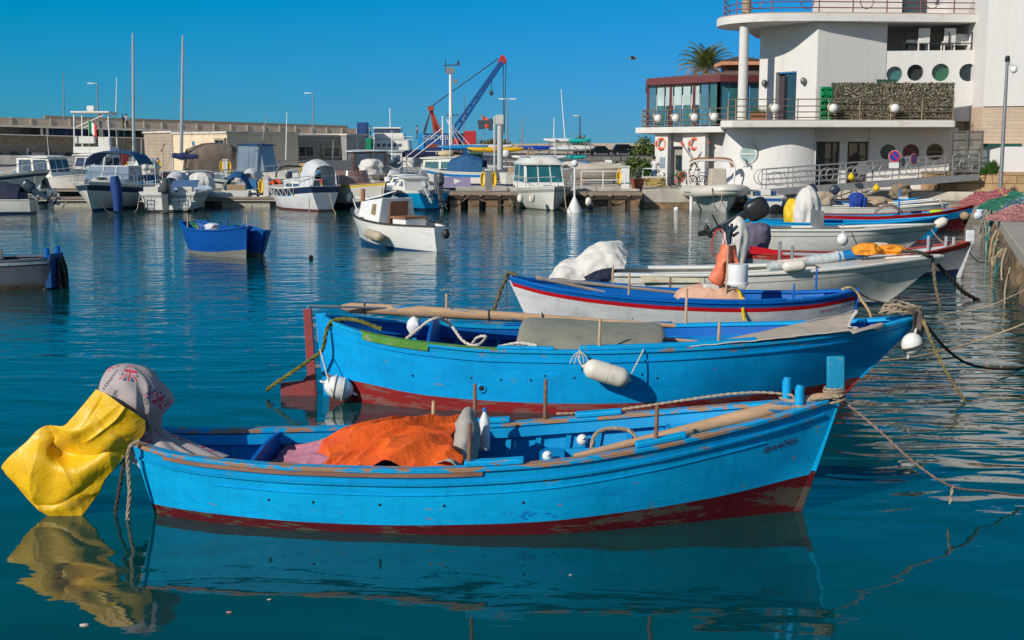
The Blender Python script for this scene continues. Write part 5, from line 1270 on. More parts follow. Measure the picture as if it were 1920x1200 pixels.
mb = MB(); rope_mb([PY(1092, 688, 14.68), PY(1085, 672, 14.7), PY(1087, 655, 14.75)], .008, 5, mb=mb, strands=1); rope_mb([PY(1180, 708, 14.68), PY(1192, 685, 14.72), PY(1207, 655, 14.8)], .008, 5, mb=mb, strands=1)
for k in range(5): rope_mb([PY(1087, 658, 14.72), PY(1075 + 6 * k, 668, 14.7), PY(1068 + 9 * k, 682, 14.72)], .006, 4, mb=mb, strands=1)
hang(mb.build("cord", ROPE_W), fd)
# stern rope with weed, inside ropes
tag(rope_mb([W2(.11, -.6, .98), W2(.06, -.42, 1.08), W2(.02, -.32, 1.02), PY(605, 655, 15.7), PY(585, 672, 15.75), PY(545, 700, 15.9), PY(512, 722, 16.0), PY(500, 732, 16.0)], .028, 10).build("stern_rope", ROPE_G), 'thick green weedy rope from the second boat stern into the water', 'rope')
tag(rope_mb([W2(.14, .1, .75), W2(.185, -.1, 1.05), W2(.21, .1, .95), W2(.24, -.1, .75), W2(.265, -.2, .72), W2(.275, .0, .8), W2(.26, .15, .76), W2(.25, .0, .62)], .02, 8).build("inside_rope", ROPE_W), 'pale rope looped over the bulkhead inside the second boat', 'rope')
tag(rope_mb([W2(.3, -.95, .82), W2(.33, -.9, .86), W2(.36, -.97, .84)], .022, 8).build("gunwale_rope", ROPE_W), 'short pale rope lying on the near gunwale of the second boat', 'rope')
hang(rope_mb([PY(600, 655, 15.7), PY(612, 700, 15.5), PY(622, 735, 15.4)], .01, 6, strands=1).build("mooring_cord", ROPE_W), bo2)
mb = MB(); mb.ball((0, 0, 0), (.1, .08, .13), 12, 9, amp=.35, fr=2.2); o = mb.build("plastic_bag", M("white_bag", (.75, .76, .78), .5), smooth=60); o.location = W2(.15, .3, .9); tag(o, 'crumpled white plastic bag at the stern inside the second boat', 'bag')
# mooring lines of the second boat
tag(rope_mb([bw + Vector((.05, 0, .04)), PY(1735, 610, 15.6), PY(1755, 660, 15.6), PY(1785, 715, 15.6), PY(1820, 765, 15.7), PY(1860, 790, 15.9), PY(1925, 803, 16.2), PY(2050, 790, 17.2)], .022, 10).build("mooring_line", M("yellowish_rope", (.27, .22, .09), .9, 0, .4, 16, .7, 70)), 'twisted yellowish mooring rope sagging from the second boat bow', 'rope', 'mooring lines to the quay')
tag(rope_mb([bw + Vector((.05, .05, .03)), PY(1745, 620, 15.9), PY(1775, 655, 16.2), PY(1815, 682, 16.7), PY(1870, 692, 17.4), PY(1925, 688, 18.2), PY(2000, 668, 19.6)], .02, 10).build("mooring_line", ROPE_D), 'black mooring rope sagging from the second boat bow', 'rope', 'mooring lines to the quay')
# ------------------------------------------------------------------ boats moored beyond the second one
def simple_interior(r, h, zf, inm, deckm, rail=(.1, .02, .03), ribs=None, ts=.03, te=.96, gunm=None):
 h.inner(zf, .045, 30, 0, 1).build("inner_planking", inm, r)
 h.floor(zf, .02, .97).build("floorboards", deckm, r)
 for side in (-1, 1):
  h.band(side, -rail[0], rail[1], -.015, rail[2], 0, .985, 36).build("gunwale", gunm or inm, r, bevel=.006)
 if ribs:
  for side in (-1, 1):
   h.band(side, -.13, -.06, -.15, -.03, .05, .92, 30).build("inwale", inm, r)
   k = ribs[0]
   while k < ribs[1]: h.rib(k, side, zf, h.sheer(k) - .04, .06, .05, n=3).build("rib", inm, r, smooth=0); k += ribs[2]
def outboard(parent, h, t, z, side_y=0.0, tilt=0.0, s=1.0, cm=None, name="outboard_engine", aft=-1):
 """an outboard clamped on the transom: cowl, leg, gearcase, propeller; tilt lifts the leg"""
 cm = cm or M("black_cowl", (.02, .02, .022), .35)
 e = bpy.data.objects.new(name, None); COL.objects.link(e); e.parent = parent; e.location = (h.x(0, z) - .02, side_y, z); e.rotation_euler = (0, tilt, 0); e.scale = (s, s, s)
 mb = MB(); mb.ball((-.25, 0, .4), (.22, .16, .24), 20, 12, pw=.6); mb.build("cowl", cm, e)
 mb = MB(); mb.bar((-.25, 0, .22), (-.27, 0, -.42), .17, .24, w2=.1, h2=.17); mb.box((-.36, 0, -.44), (.42, .22, .025)); mb.bar((-.27, 0, -.42), (-.29, 0, -.66), .07, .15); mb.build("leg", cm, e, bevel=.012)
 mb = MB(); mb.lathe([(.01, -.16), (.05, -.08), (.06, .05), (.05, .16)], (-.32, 0, -.66), 10, axis='X'); mb.bar((-.3, 0, -.7), (-.34, 0, -.88), .02, .14, h2=.08); mb.build("gearcase", cm, e)
 mb = MB()
 for k in range(3):
  a = 2.1 * k; mb.bar((-.5, 0, -.66), (-.52, .13 * math.cos(a), -.66 + .13 * math.sin(a)), .03, .02, w2=.1)
 mb.build("propeller", GREYM, e)
 mb = MB(); mb.box((-.05, 0, .02), (.1, .22, .34)); mb.bar((.0, 0, .3), (.4, 0, .38), .04, .05); mb.build("bracket", GREYM, e, bevel=.01)
 return e
def cover_blob(px, py, Y, size, lab, col, seed=0, name="engine_cover", cat='engine cover', peak=0, lean=(0, 0), amp=.12, folds=9, group=None):
 """a loose cloth hood: full at the top, gathered at the foot"""
 p = PY(px, py, Y); sx, sy, sz = size; mb = MB()
 def fn(u, v):
  th = 2 * math.pi * u; ph = min(1, v / .62) * math.pi * .56; rr = math.sin(ph) ** (.7 if not peak else 1.25) if v < .62 else math.sin(math.pi * .56) * (1 - .1 * (v - .62) / .38)
  z = math.cos(ph) if v < .62 else math.cos(math.pi * .56) - (v - .62) / .38 * .85
  f = 1 + .05 * math.sin(folds * th + 2 * math.sin(2 * th + seed)) * min(1, v * 1.5) + amp * mnoise.noise(Vector((math.cos(th) * 1.6 + seed, math.sin(th) * 1.6, z * 1.6)))
  q = Vector((rr * math.cos(th) * sx * f, rr * math.sin(th) * sy * f, z * sz * (1 + peak * (1 - v))))
  w = .5 - abs(mnoise.noise(Vector((q.x * 5 + seed, q.y * 5, q.z * 3.3)))) * 1.5
  return q * (1 + .06 * w) + Vector((lean[0] * (z + 1), lean[1] * (z + 1), 0))
 mb.grid(fn, 64, 40, cu=True)
 o = mb.build(name, col, smooth=55, weld=False); o.location = p; tag(o, lab, cat, group); return o
CWHITE = M("white_cover_cloth", (.68, .65, .6), .85, 0, .06, 3, .4, 40, dirt=(.45, .42, .37), dirtamt=.25)
GEL = M("white_gelcoat", (.78, .76, .7), .22, 0, .03, 1.2, .05, 10, dirt=(.5, .47, .38), dirtamt=.18, dirtscale=1.5)
GELI = M("cream_gelcoat", (.7, .67, .58), .4, 0, .05, 2, dirt=(.45, .4, .32), dirtamt=.2)
NAVY = M("navy_antifouling", (.01, .03, .09), .5, 0, .25, 2)
WPAINT = boat_paint("white_boat_paint", (.7, .71, .72), chip=(.4, .38, .35), amt=.27, dirt=(.5, .5, .48), dirtamt=.3)
ROYAL = boat_paint("royal_blue_paint", (.002, .13, .48), amt=.27, chipscale=7)
REDB = boat_paint("red_band_paint", (.55, .012, .02), chip=(.5, .4, .38), amt=.24)
# --- third boat: white hull, red line and blue gunwale
b3, L3 = place('white_fishing_boat', 'white wooden boat with red line and royal blue gunwale behind the second boat', 'boat', (-.05, 21.25), (5.93, 21.0))
h3 = Hull(L3, [(0, .05), (.06, .34), (.15, .62), (.3, .85), (.5, .93), (.7, .86), (.85, .6), (.94, .34), (1, .06)],
   [(0, 1.03), (.1, .92), (.23, .83), (.45, .735), (.67, .7), (.83, .72), (1, .82)], K=-.3, paint=.1, rb=.15, rs=.65, full=((0, .9), (.15, .6), (.5, .35), (.85, .5), (1, .9)))
h3.shell((.155, .08)).build("hull", [NAVY, WPAINT, REDB, ROYAL], b3)
simple_interior(b3, h3, .2, ROYAL, BLUED, (.13, .02, .03), (.15, .85, .052))
for side, t0, t1 in ((-1, .24, .47), (-1, .6, .78), (1, .12, .36), (-1, .48, .6)): h3.band(side, -.12, .0, .03, .06, t0, t1, 12).build("rowlock_pad", ROYAL, b3, bevel=.01)
mb = MB(); mb.bar((h3.x(0, 0), 0, 0), (0, 0, 1.08), .07, .09, up=(1, 0, 0)); mb.build("stern_post", WPAINT, b3, smooth=0)
mb = MB(); mb.bar((h3.x(1, 0), 0, 0), (h3.L + .01, 0, .86), .07, .09, up=(1, 0, 0)); mb.build("stem", ROYAL, b3, smooth=0)
h3.floor(lambda t: h3.sheer(t) - .07, .0, .14).build("after_deck", ROYAL, b3); h3.floor(lambda t: h3.sheer(t) - .07, .86, .985).build("foredeck", ROYAL, b3)
tholes(b3, h3, [(.335, -1, .4, LIGHTPIN), (.3, 1, .36, LIGHTPIN), (.475, 1, .2, PINWOOD), (.8, -1, .28, BLUED), (.9, 1, .4, BLUED)])
holes(b3, h3, [(.33, .42), (.68, .3), (.76, .32), (.82, .33), (.87, .34)])
h3.letters("ANNARITA - BA 236", .935, .225, .07, -1, shear=.2).build("lettering", M("name_red", (.45, .02, .03), .5), b3, smooth=0)
def W3(t, y, z): return to_world(b3, (h3.x(t, z), y, z))
for i, (q0, q1, lab) in enumerate(((PY(1005, 520, 21.1), PY(1135, 548, 21.0), 'grey weathered oar lying on the white boat stern'), (PY(1040, 525, 21.3), PY(1300, 552, 21.35), 'second thin grey oar lying inside the white boat'))):
 d = q1 - q0; o = thing('oar', lab, 'oar', tuple(q0)); mb = MB(); mb.tube([d * 0, d * .06, d * .1, d], [.04, .05, .035, .025], 8); mb.build("shaft", M("grey_oar_wood", (.3, .26, .22), .8, 0, .25, 5, .4, 40), o)
SALMON = M("salmon_oilskin", (.8, .2, .09), .5, 0, .1, 3, 1.5, 16)
PEACH = M("peach_canvas", (.68, .4, .27), .8, 0, .12, 3, .4, 40)
c3 = PY(1328, 549, 20.9)
def peach(u, v):
 x = -.55 + 1.15 * u; y = -.35 + .75 * v; hgt = .26 * math.sin(math.pi * min(1, max(0, u))) ** .35 * math.sin(math.pi * v) ** .4 + .06 * (.5 - abs(mnoise.noise(Vector((x * 5, y * 5, 2)))) * 1.5)
 return c3 + Vector((x, y, hgt - .12))
mb = MB(); mb.grid(peach, 50, 36); tag(mb.build("peach_canvas", PEACH, smooth=60), 'peach coloured canvas bundle on the thwarts of the white boat', 'canvas')
mb = MB(); mb.box((0, 0, 0), (.28, .3, .14)); o = mb.build("plastic_tub", M("tub_plastic", (.6, .56, .5), .4), bevel=.03); o.location = PY(1332, 539, 20.85); tag(o, 'pale plastic tub lying on the peach canvas', 'tub')
po = thing('marker_pole', 'wooden pole in the white boat carrying a salmon oilskin and a glove', 'pole', tuple(PY(1361, 562, 20.6)))
mb = MB(); a = PY(1366, 452, 20.6) - po.location; mb.tube([Vector((0, 0, 0)), a * .5, a], [.02, .019, .016], 8); mb.build("shaft", LIGHTPIN, po)
def sl(px, py, dy=0): return PY(px, py, 20.75 + dy)
mb = MB(); mb.tube(cr([sl(1366, 460), sl(1360, 480), sl(1352, 500), sl(1344, 520), sl(1336, 530)], 4), [.1, .11, .115, .12, .12, .12, .12, .115, .12, .12, .125, .13, .13, .13, .13, .12, .08], 10); mb.tube(cr([sl(1374, 460), sl(1378, 480), sl(1378, 500), sl(1374, 530)], 3), .07, 8)
sv = [Vector(v) for v in mb.v]; mb.v = [tuple(v + Vector((.055 * mnoise.noise(v * 6) + .03 * mnoise.noise(v * 15), .05 * mnoise.noise(v * 6 + Vector((9, 0, 0))), 0))) for v in sv]
tag(mb.build("oilskin", SALMON, smooth=60), 'salmon orange oilskin jacket sleeve hanging from the marker pole', 'jacket')
# the glove pulled over the pole: palm, four fingers and thumb
gv = Vector(PY(1367, 452, 20.58)); GL = M("dark_glove", (.012, .035, .06), .8, 0, .2, 8)
mb = MB(); mb.tube([gv + Vector((0, 0, -.05)), gv + Vector((0, 0, .06)), gv + Vector((0, 0, .13)), gv + Vector((0, 0, .19))], [.055, .06, .09, .085], 10, flat=.7)
for k, (dx, lx, lz) in enumerate(((-.05, -.09, .08), (-.02, -.03, .12), (.015, .03, .12), (.05, .1, .09))):
 b0 = gv + Vector((dx, 0, .17)); mb.tube([b0, b0 + Vector((lx * .5, -.01, lz * .6)), b0 + Vector((lx * .8, -.02, lz))], [.032, .03, .022], 8)
mb.tube([gv + Vector((.06, 0, .08)), gv + Vector((.12, -.02, .13)), gv + Vector((.16, -.02, .15))], [.026, .024, .016], 8)
tag(mb.build("glove", GL), 'dark teal rubber glove pulled over the top of the marker pole', 'glove')
bk = thing('bucket', 'upturned white plastic bucket hung beside the salmon oilskin', 'bucket', tuple(PY(1383, 533, 20.5)))
mb = MB(); mb.lathe([(.165, 0), (.185, .0), (.185, .03), (.165, .035), (.172, .32), (.165, .34)], n=28); mb.build("body", M("bucket_white", (.74, .74, .76), .4, var=.02), bk)
mb = MB(); mb.tube([(-.17, 0, .02), (-.1, -.1, -.06), (.1, -.1, -.07), (.17, 0, .02)], .008, 5); mb.build("handle", GREYM, bk)
mb = rope_mb([sl(1380, 540, -.2), sl(1388, 552, -.35), sl(1392, 575, -.5), sl(1396, 601, -.55)], .025, 8, strands=1); tag(mb.build("yellow_hose", YEL), 'short yellow hose hanging over the white boat side', 'hose')
tag(rope_mb([W3(.03, -.05, 1.07), W3(.0, -.05, 1.12), PY(950, 518, 21.2), PY(938, 545, 21.2), PY(930, 570, 21.2), PY(921, 590, 21.2)], .035, 8).build("stern_rope", M("mossy_rope", (.14, .12, .07), .9, 0, .5, 14, .9, 60)), 'thick mossy rope hanging from the white boat left end', 'rope')
tag(rope_mb([PY(950, 522, 21.2), PY(950, 560, 21.2), PY(951, 640, 21.2)], .008, 4, strands=1).build("thin_line", ROPE_D), 'thin dark line hanging from the white boat left end', 'rope')
BEIGE_R = M("beige_rope", (.5, .35, .16), .85, 0, .2, 20, .6, 80)
tag(rope_mb([PY(1578, 543, 20.9), PY(1592, 539, 20.85), PY(1605, 546, 20.9), PY(1615, 562, 20.85), PY(1632, 590, 20.7), PY(1640, 640, 20.7)], .022, 8).build("bow_rope", BEIGE_R), 'beige rope led over the white boat right end', 'rope')
tag(rope_mb([PY(1605, 545, 21), PY(1630, 560, 21.2), PY(1665, 570, 21.6), PY(1720, 592, 22.2), PY(1790, 645, 22.5), PY(1925, 622, 24.3)], .016, 8).build("mooring_line", ROPE), 'thin line from the white boat right end to the quay', 'rope', 'mooring lines to the quay')
# --- skiffs
def skiff(name, label, A, Bp, B, S, line, rb=1.6, K=-.3, paint=.05, inm=GELI, hm=GEL, lowm=NAVY, rail=.22, te_deck=.62, group=None, shell_m=None, rs=.1, full=None):
 r, L = place(name, label, 'boat', A, Bp, group)
 h = Hull(L, B, S, K, paint, full or ((0, .3), (.3, .28), (.6, .4), (.85, .75), (1, 1.0)), rb, rs, .9)
 ms = shell_m or [lowm, hm, line, hm]
 h.shell((.2, .17)).build("hull", ms, r)
 h.inner(.25, .1, 26, .02, .95).build("inner_liner", inm, r)
 h.floor(.26, .02, .9, .08).build("floor", inm, r)
 for side in (-1, 1): h.band(side, -rail, .04, -.03, .035, 0, .99, 40).build("gunwale", hm, r, bevel=.015)
 h.floor(lambda t: h.sheer(t) + .01 + .05 * (t - te_deck), te_deck, .985, .02).build("foredeck", hm, r)
 mb = MB(); hb = h.half(.0, h.sheer(0)); mb.box((h.x(0, .5) + .02, 0, h.sheer(0) - .14), (.08, 2 * hb - .05, .3)); mb.build("transom_board", inm, r, bevel=.01)
 return r, h
b4, h4 = skiff('skiff', 'white fibreglass skiff with a cloth covered outboard at its stern', (2.1, 25.95), (9.05, 25.6), [(0, .8), (.2, .92), (.5, .95), (.7, .8), (.85, .5), (.95, .2), (1, .04)], [(0, .66), (.3, .68), (.6, .78), (.85, .93), (1, 1.02)], M("grey_seam", (.36, .36, .34), .5))
mb = MB(); mb.box((h4.x(.18, .6), -h4.half(.18, .6) - .012, .6), (1.3, .03, .16)); mb.build("seat_pad", M("cream_pad", (.66, .6, .44), .6, dirt=(.2, .17, .1), dirtamt=.3, dirtscale=5), b4, bevel=.01)
mb = MB(); mb.box((2.6, 0, .62), (.5, 1.5, .1)); mb.build("thwart", GELI, b4, bevel=.02)
cov = PY(1112, 495, 26.0)
rows = [[PY(1028, 522, 26.2), PY(1030, 524, 26.0), PY(1034, 528, 25.7), PY(1030, 526, 25.5)],
  [PY(1052, 490, 26.3), PY(1048, 492, 26.1), PY(1050, 502, 25.7), PY(1052, 527, 25.5)],
  [PY(1085, 482, 26.4), PY(1082, 484, 26.1), PY(1080, 500, 25.7), PY(1082, 526, 25.5)],
  [PY(1118, 458, 26.4), PY(1108, 462, 26.1), PY(1106, 490, 25.65), PY(1108, 522, 25.5)],
  [PY(1165, 454, 26.4), PY(1150, 454, 26.1), PY(1146, 480, 25.65), PY(1144, 506, 25.5)],
  [PY(1188, 482, 26.4), PY(1178, 478, 26.1), PY(1176, 488, 25.7), PY(1172, 504, 25.55)]]
tag(cloth_mb(rows, 60, 44, .05, 2.6, 3, ridged=True).build("engine_cover", CWHITE, smooth=60, solid=.01), 'big whitish cloth draped over the tilted outboard of the nearer skiff', 'engine cover')
tag(cloth_mb([[PY(1095, 520, 25.3), PY(1120, 508, 25.3), PY(1150, 502, 25.4)], [PY(1100, 528, 25.25), PY(1128, 522, 25.2), PY(1152, 515, 25.3)], [PY(1095, 530, 25.3), PY(1125, 531, 25.25), PY(1140, 528, 25.3)]], 30, 30, .05, 5, 2, ridged=True).build("dark_cloth", M("dark_navy_cloth", (.015, .022, .05), .9), smooth=60, solid=.02), 'dark navy cloth lying under the covered outboard', 'cloth')
fender(PY(1467, 501, 24.75), PY(1512, 497, 24.75), .12, 'short white fender on the side of the nearer skiff')
mb = MB(); mb.bar(PY(1458, 490, 25.0), PY(1514, 486, 25.0), .12, .05); tag(mb.build("foam_pad", M("foam_cream", (.7, .58, .46), .8), smooth=0, bevel=.01), 'cream foam pad on the gunwale above the short fender', 'pad')
for px, Y in ((1462, 26.4), (1485, 25.2)):
 mb = MB(); q = PY(px, 470 if Y > 26 else 490, Y); mb.tube([q - Vector((0, 0, .35)), q + Vector((0, 0, .2 if Y > 26 else .32))], .035, 8); tag(mb.build("rod_holder", M("galvanised_tube", (.5, .48, .46)), smooth=38), 'galvanised tube standing on the %s rail of the nearer skiff' % ('far' if Y > 26 else 'near'), 'tube', 'tubes on the nearer skiff')
# long rolled awning on the deck
aw = thing('rolled_awning', 'rolled pale and blue awning pole lying along the nearer skiff', 'awning', tuple(PY(1440, 502, 26.0))); d = PY(1650, 468, 26.2) - Vector(aw.location)
mb = MB(); mb.tube([d * .0, d * .66], [.11, .11], 10); mb.build("roll", M("plastic_sheet_roll", (.5, .56, .55), .35, 0, .2, 9), aw); mb = MB(); mb.tube([d * .62, d * .66, d * .97], [.115, .105, .1], 10); mb.build("blue_sleeve", SKYB, aw); mb = MB()
rope_mb([d * (k / 24) + Vector((0, .12 * math.cos(k * 1.4), .12 * math.sin(k * 1.4))) for k in range(25)], .01, 4, mb=mb, strands=1); mb.build("cord", ROPE_W, aw)
ORC = M("orange_rag", (.85, .3, .02), .8, 0, .1, 4, .3, 40)
cover_blob(1625, 466, 25.9, (.28, .2, .12), 'orange cloth bundle on the foredeck of the nearer skiff', ORC, 2, 'orange_cloth', 'cloth', amp=.3)
cover_blob(1668, 467, 26.1, (.32, .2, .1), 'second orange cloth bundle nearer the bow of the skiff', ORC, 7, 'orange_cloth', 'cloth', amp=.3)
cover_blob(1650, 463, 26.2, (.2, .16, .1), 'pale cloth between the two orange bundles on the skiff', M("pale_cloth", (.65, .5, .42), .9), 5, 'pale_cloth', 'cloth', amp=.3)
tag(rope_mb([PY(1728, 478, 25.6), PY(1745, 482, 25.5), PY(1750, 495, 25.5), PY(1753, 530, 25.5), PY(1762, 570, 25.5), PY(1772, 596, 25.5)], .035, 8).build("bow_line", M("brown_rope", (.2, .15, .1), .9, 0, .3, 16, .7, 60)), 'thick brown rope falling from the skiff bow into the water', 'rope')
tag(rope_mb([PY(1690, 472, 25.4), PY(1720, 472, 25.3), PY(1742, 480, 25.35), PY(1762, 486, 25.7)], .04, 8).build("bow_lashing", ROPE_D), 'dark rope lashed round the skiff bow cleat', 'rope')
tag(rope_mb([PY(1758, 496, 25.7), PY(1780, 520, 25.9), PY(1810, 550, 26.2), PY(1850, 567, 26.6), PY(1875, 565, 26.9), PY(1905, 545, 26.9), PY(1935, 515, 26.5)], .045, 8).build("mooring_line", ROPE_D), 'heavy black mooring rope from the skiff bow up to the quay', 'rope', 'mooring lines to the quay')
# --- grey wooden boat with red gunwale beyond it
GREYP = boat_paint("grey_boat_paint", (.4, .42, .45), chip=(.25, .2, .17), amt=.28)
REDG = boat_paint("rust_red_gunwale", (.4, .05, .035), chip=(.4, .38, .34), amt=.42)
b5, L5 = place('grey_fishing_boat', 'grey wooden boat with rust red gunwale and white stem head', 'boat', (5.9, 31.3), (11.6, 31.0))
h5 = Hull(L5, [(0, .5), (.2, .8), (.5, .92), (.75, .72), (.9, .4), (.97, .18), (1, .05)], [(0, .62), (.5, .55), (.75, .66), (.9, .8), (1, .92)], K=-.3, paint=[(0, .12), (.7, .13), (1, .22)], rb=.35, rs=.1)
h5.shell((.13, .06)).build("hull", [NAVY, GREYP, REDG, REDG], b5); simple_interior(b5, h5, .2, GREYP, GREYP, (.1, .02, .02), (.1, .9, .07), gunm=REDG)
mb = MB(); mb.box((L5 - .02, 0, 1.02), (.2, .07, .34)); mb.build("stem_head", M("chalk_white", (.7, .72, .76), .6), b5, bevel=.01)
mb = MB(); mb.bar((h5.x(1, -.2), 0, -.2), (L5, 0, .95), .08, .1, up=(1, 0, 0)); mb.build("stem", WPAINT, b5, smooth=0)
for x, y in ((L5 - .55, .2), (L5 - .45, -.1), (L5 - .95, .35)): mb = MB(); mb.tube([(x, y, .6), (x, y, 1.02)], .04, 8); mb.build("bitt", GREYP, b5)
mb = MB(); mb.plate([(.1, -.6, .62), (.9, -.7, .58), (.9, -.7, .7), (.1, -.6, .82)], (0, .05, 0)); mb.build("wash_board", REDB, b5, smooth=0)
cover_blob(1376, 452, 30.8, (.32, .3, .56), 'upright white cloth hood tied with red cord behind the glove', CWHITE, 4, peak=.1, lean=(.05, 0), amp=.15)
mb = MB(); rr = random.Random(5)
for k in range(2): rope_mb([PY(1347 + 11 * math.cos(a + k) * (1 + .3 * k), 455 + 26 * math.sin(a + k * .6), 30.35) for a in [2 * math.pi * q / 9 for q in range(10)]], .012, 4, mb=mb, strands=1)
tag(mb.build("red_cord", M("red_cord", (.5, .05, .03), .8)), 'loose loops of thin red cord hanging beside the white hood', 'cord')
cover_blob(1417, 442, 32, (.34, .3, .34), 'faded purple cloth bag tied over an outboard', M("faded_purple_cloth", (.12, .1, .15), .9, 0, .2, 4, .5, 40), 6, amp=.12, lean=(.05, 0))
# --- further white skiff with a black tilted outboard
b6, h6 = skiff('skiff', 'further white skiff with grey line, black outboard tilted clear of the water', (7.3, 38.4), (13.15, 38.0), [(0, .85), (.3, .95), (.6, .9), (.8, .6), (.93, .25), (1, .05)], [(0, .74), (.5, .76), (.8, .84), (1, .9)], M("dark_seam", (.2, .2, .2), .5), rb=1.5)
e6 = outboard(b6, h6, 0, .72, 0, R(62), 1.55)
fb = buoy(1580, 449, 36.9, .17, 'round white buoy hung on the further skiff side', (0, 0, 1), 1.1)
mb = MB(); mb.tube([(0, 0, .18), (0, .05, .45)], .015, 5); mb.tube([(.2 * math.cos(2), 0, -.2), (0, 0, -.6)], .012, 5); mb.build("cord", ROPE, fb)
mb = MB(); q = PY(1532, 412, 38.6); mb.box((0, 0, 0), (.12, 1.2, .6)); o = mb.build("windscreen_board", GREYM, smooth=0); o.location = q; tag(o, 'grey board standing across the further skiff beside the white cone cover', 'board')
# --- blue boat behind it with white cone cover and yellow cloth
b9, L9 = place('blue_fishing_boat', 'bright blue wooden boat half hidden behind the further skiff', 'boat', (7.9, 43), (15.0, 42.2))
h9 = Hull(L9, [(0, .3), (.15, .75), (.5, 1.0), (.8, .7), (.93, .3), (1, .06)], [(0, .8), (.3, .68), (.6, .68), (.85, .8), (1, .95)], K=-.3, paint=.12, rb=.9)
h9.shell((.1,)).build("hull", [REDAF, BLUE2, BLUE2], b9); simple_interior(b9, h9, .2, BLUE1I, BLUED, (.12, .02, .03), (.1, .9, .09))
cover_blob(1512, 392, 42.6, (.48, .45, .62), 'tall white cone shaped cloth cover on the blue boat stern', CWHITE, 9, peak=.32, lean=(.02, 0), amp=.16, folds=7)
cover_blob(1484, 397, 42.9, (.26, .3, .46), 'bright yellow cloth hung beside the white cone cover', YEL, 11, 'yellow_cloth', 'cloth', amp=.25)
fender(PY(1752, 424, 41.6), PY(1776, 412, 41.6), .17, 'white roller fender with blue end at the blue boat bow')
# --- boats at the far right landing
b7, L7 = place('blue_red_boat', 'blue wooden boat with red gunwale and maroon bottom lying nearest the landing', 'boat', (11.3, 49.4), (18.35, 48.8))
h7 = Hull(L7, [(0, .5), (.2, .85), (.5, 1.0), (.75, .8), (.9, .42), (.97, .18), (1, .05)], [(0, .6), (.4, .56), (.7, .68), (.88, .84), (1, 1.02)], K=-.35, paint=[(0, .1), (.6, .14), (.85, .4), (1, .6)], rb=.5)
h7.shell((.12, .05)).build("hull", [MAROON1, BLUE2, REDB, REDB], b7); simple_interior(b7, h7, .2, BLUE1I, BLUED, (.14, .02, .02), (.1, .9, .08), gunm=REDG)
mb = MB(); mb.box((L7, 0, 1.1), (.26, .1, .26), ry=R(15)); mb.build("stem_head", BLUE2, b7, bevel=.015)
fender(PY(1800, 403, 48.5), PY(1818, 407, 48.4), .17, 'brown wooden roller fender by the stem of the blue and red boat', OLDWOOD)
mb = MB(); mb.grid(lambda u, v: PY(1640 + 52 * u, 401 - 14 * math.sin(math.pi * u), 48.9 + .9 * v - .4) + Vector((0, 0, .1 * math.sin(math.pi * v))), 20, 12); tag(mb.build("brown_tarpaulin", M("brown_tarp", (.22, .17, .13), .85, 0, .1, 2, .3, 20), smooth=60, solid=.03), 'brown tarpaulin humped over gear in the blue and red boat', 'tarpaulin')
cover_blob(1757, 398, 48.9, (.32, .2, .1), 'neon yellow vest lying on the blue and red boat', M("neon_yellow", (.5, .8, .02), .6), 3, 'neon_vest', 'vest', amp=.3)
po = thing('blue_post', 'thin light blue post with white shelf standing in the blue and red boat', 'post', tuple(PY(1685, 400, 49))); mb = MB(); mb.tube([(0, 0, -.2), (0, 0, .95)], .035, 6); mb.build("shaft", SKYB, po); mb = MB(); mb.box((.15, 0, .62), (.32, .25, .08)); mb.build("shelf", GEL, po)
b8, L8 = place('white_open_boat', 'white open boat with blue trim behind the blue and red boat', 'boat', (12.9, 54.0), (19.0, 53.4))
h8 = Hull(L8, [(0, .7), (.3, .95), (.6, .9), (.85, .5), (1, .05)], [(0, .7), (.5, .66), (1, .85)], K=-.3, paint=.1, rb=.6)
h8.shell((.1,)).build("hull", [NAVY, GEL, GEL], b8); simple_interior(b8, h8, .2, GELI, GELI)
mb = MB(); mb.tube([(3.0, -.7, .75), (5.6, -.4, 1.02), (5.5, .4, 1.02), (3.0, .7, .75)], .03, 6); mb.tube([(5.6, -.4, 1.02), (5.75, -.3, .75)], .03, 6); mb.build("rail", WHS, b8)
e8 = outboard(b8, h8, 0, .95, 0, R(58), 1.1, M("navy_cowl", (.03, .045, .07), .3))
cover_blob(1606, 374, 53.6, (.36, .3, .3), 'royal blue cloth bundle draped on a rack over the landing boats', M("royal_cloth", (.01, .05, .3), .8), 3, 'blue_cloth', 'cloth', amp=.25)
for px, lab in ((1597, 'left'), (1618, 'right')):
 mb = MB(); q = PY(px, 385, 53.5); mb.tube([q + Vector((0, 0, -.35)), q + Vector((.05, 0, .35))], [.12, .15], 8); tag(mb.build("cloth_tail", M("royal_cloth", (.01, .05, .3), .8)), '%s hanging tail of the royal blue cloth bundle' % lab, 'cloth', 'royal blue cloth tails')
cover_blob(1640, 379, 54.5, (.7, .4, .26), 'sand coloured fishing net heaped on the landing behind the boats', M("sand_net", (.4, .3, .2), .95, 0, .3, 10, 1, 40), 8, 'net_heap', 'net', amp=.4)
cover_blob(1543, 376, 56, (.5, .4, .42), 'beige sack with an orange stripe beside the white cone cover', M("beige_sack", (.42, .33, .24), .95, 0, .2, 6, .6, 40), 5, 'sack', 'sack', amp=.3)
cover_blob(1690, 357, 59, (.5, .35, .34), 'brown net bundle hanging at the gangway girder', M("brown_net", (.24, .18, .12), .95, 0, .3, 12, 1, 40), 12, 'net_bundle', 'net', amp=.4)
b10, L10 = place('blue_dinghy', 'small light blue dinghy with engine behind the landing boats', 'boat', (14.9, 57.0), (18.8, 56.6))
h10 = Hull(L10, [(0, .6), (.4, .8), (.8, .5), (1, .05)], [(0, .75), (.5, .7), (1, .95)], K=-.3, paint=.1, rb=.5)
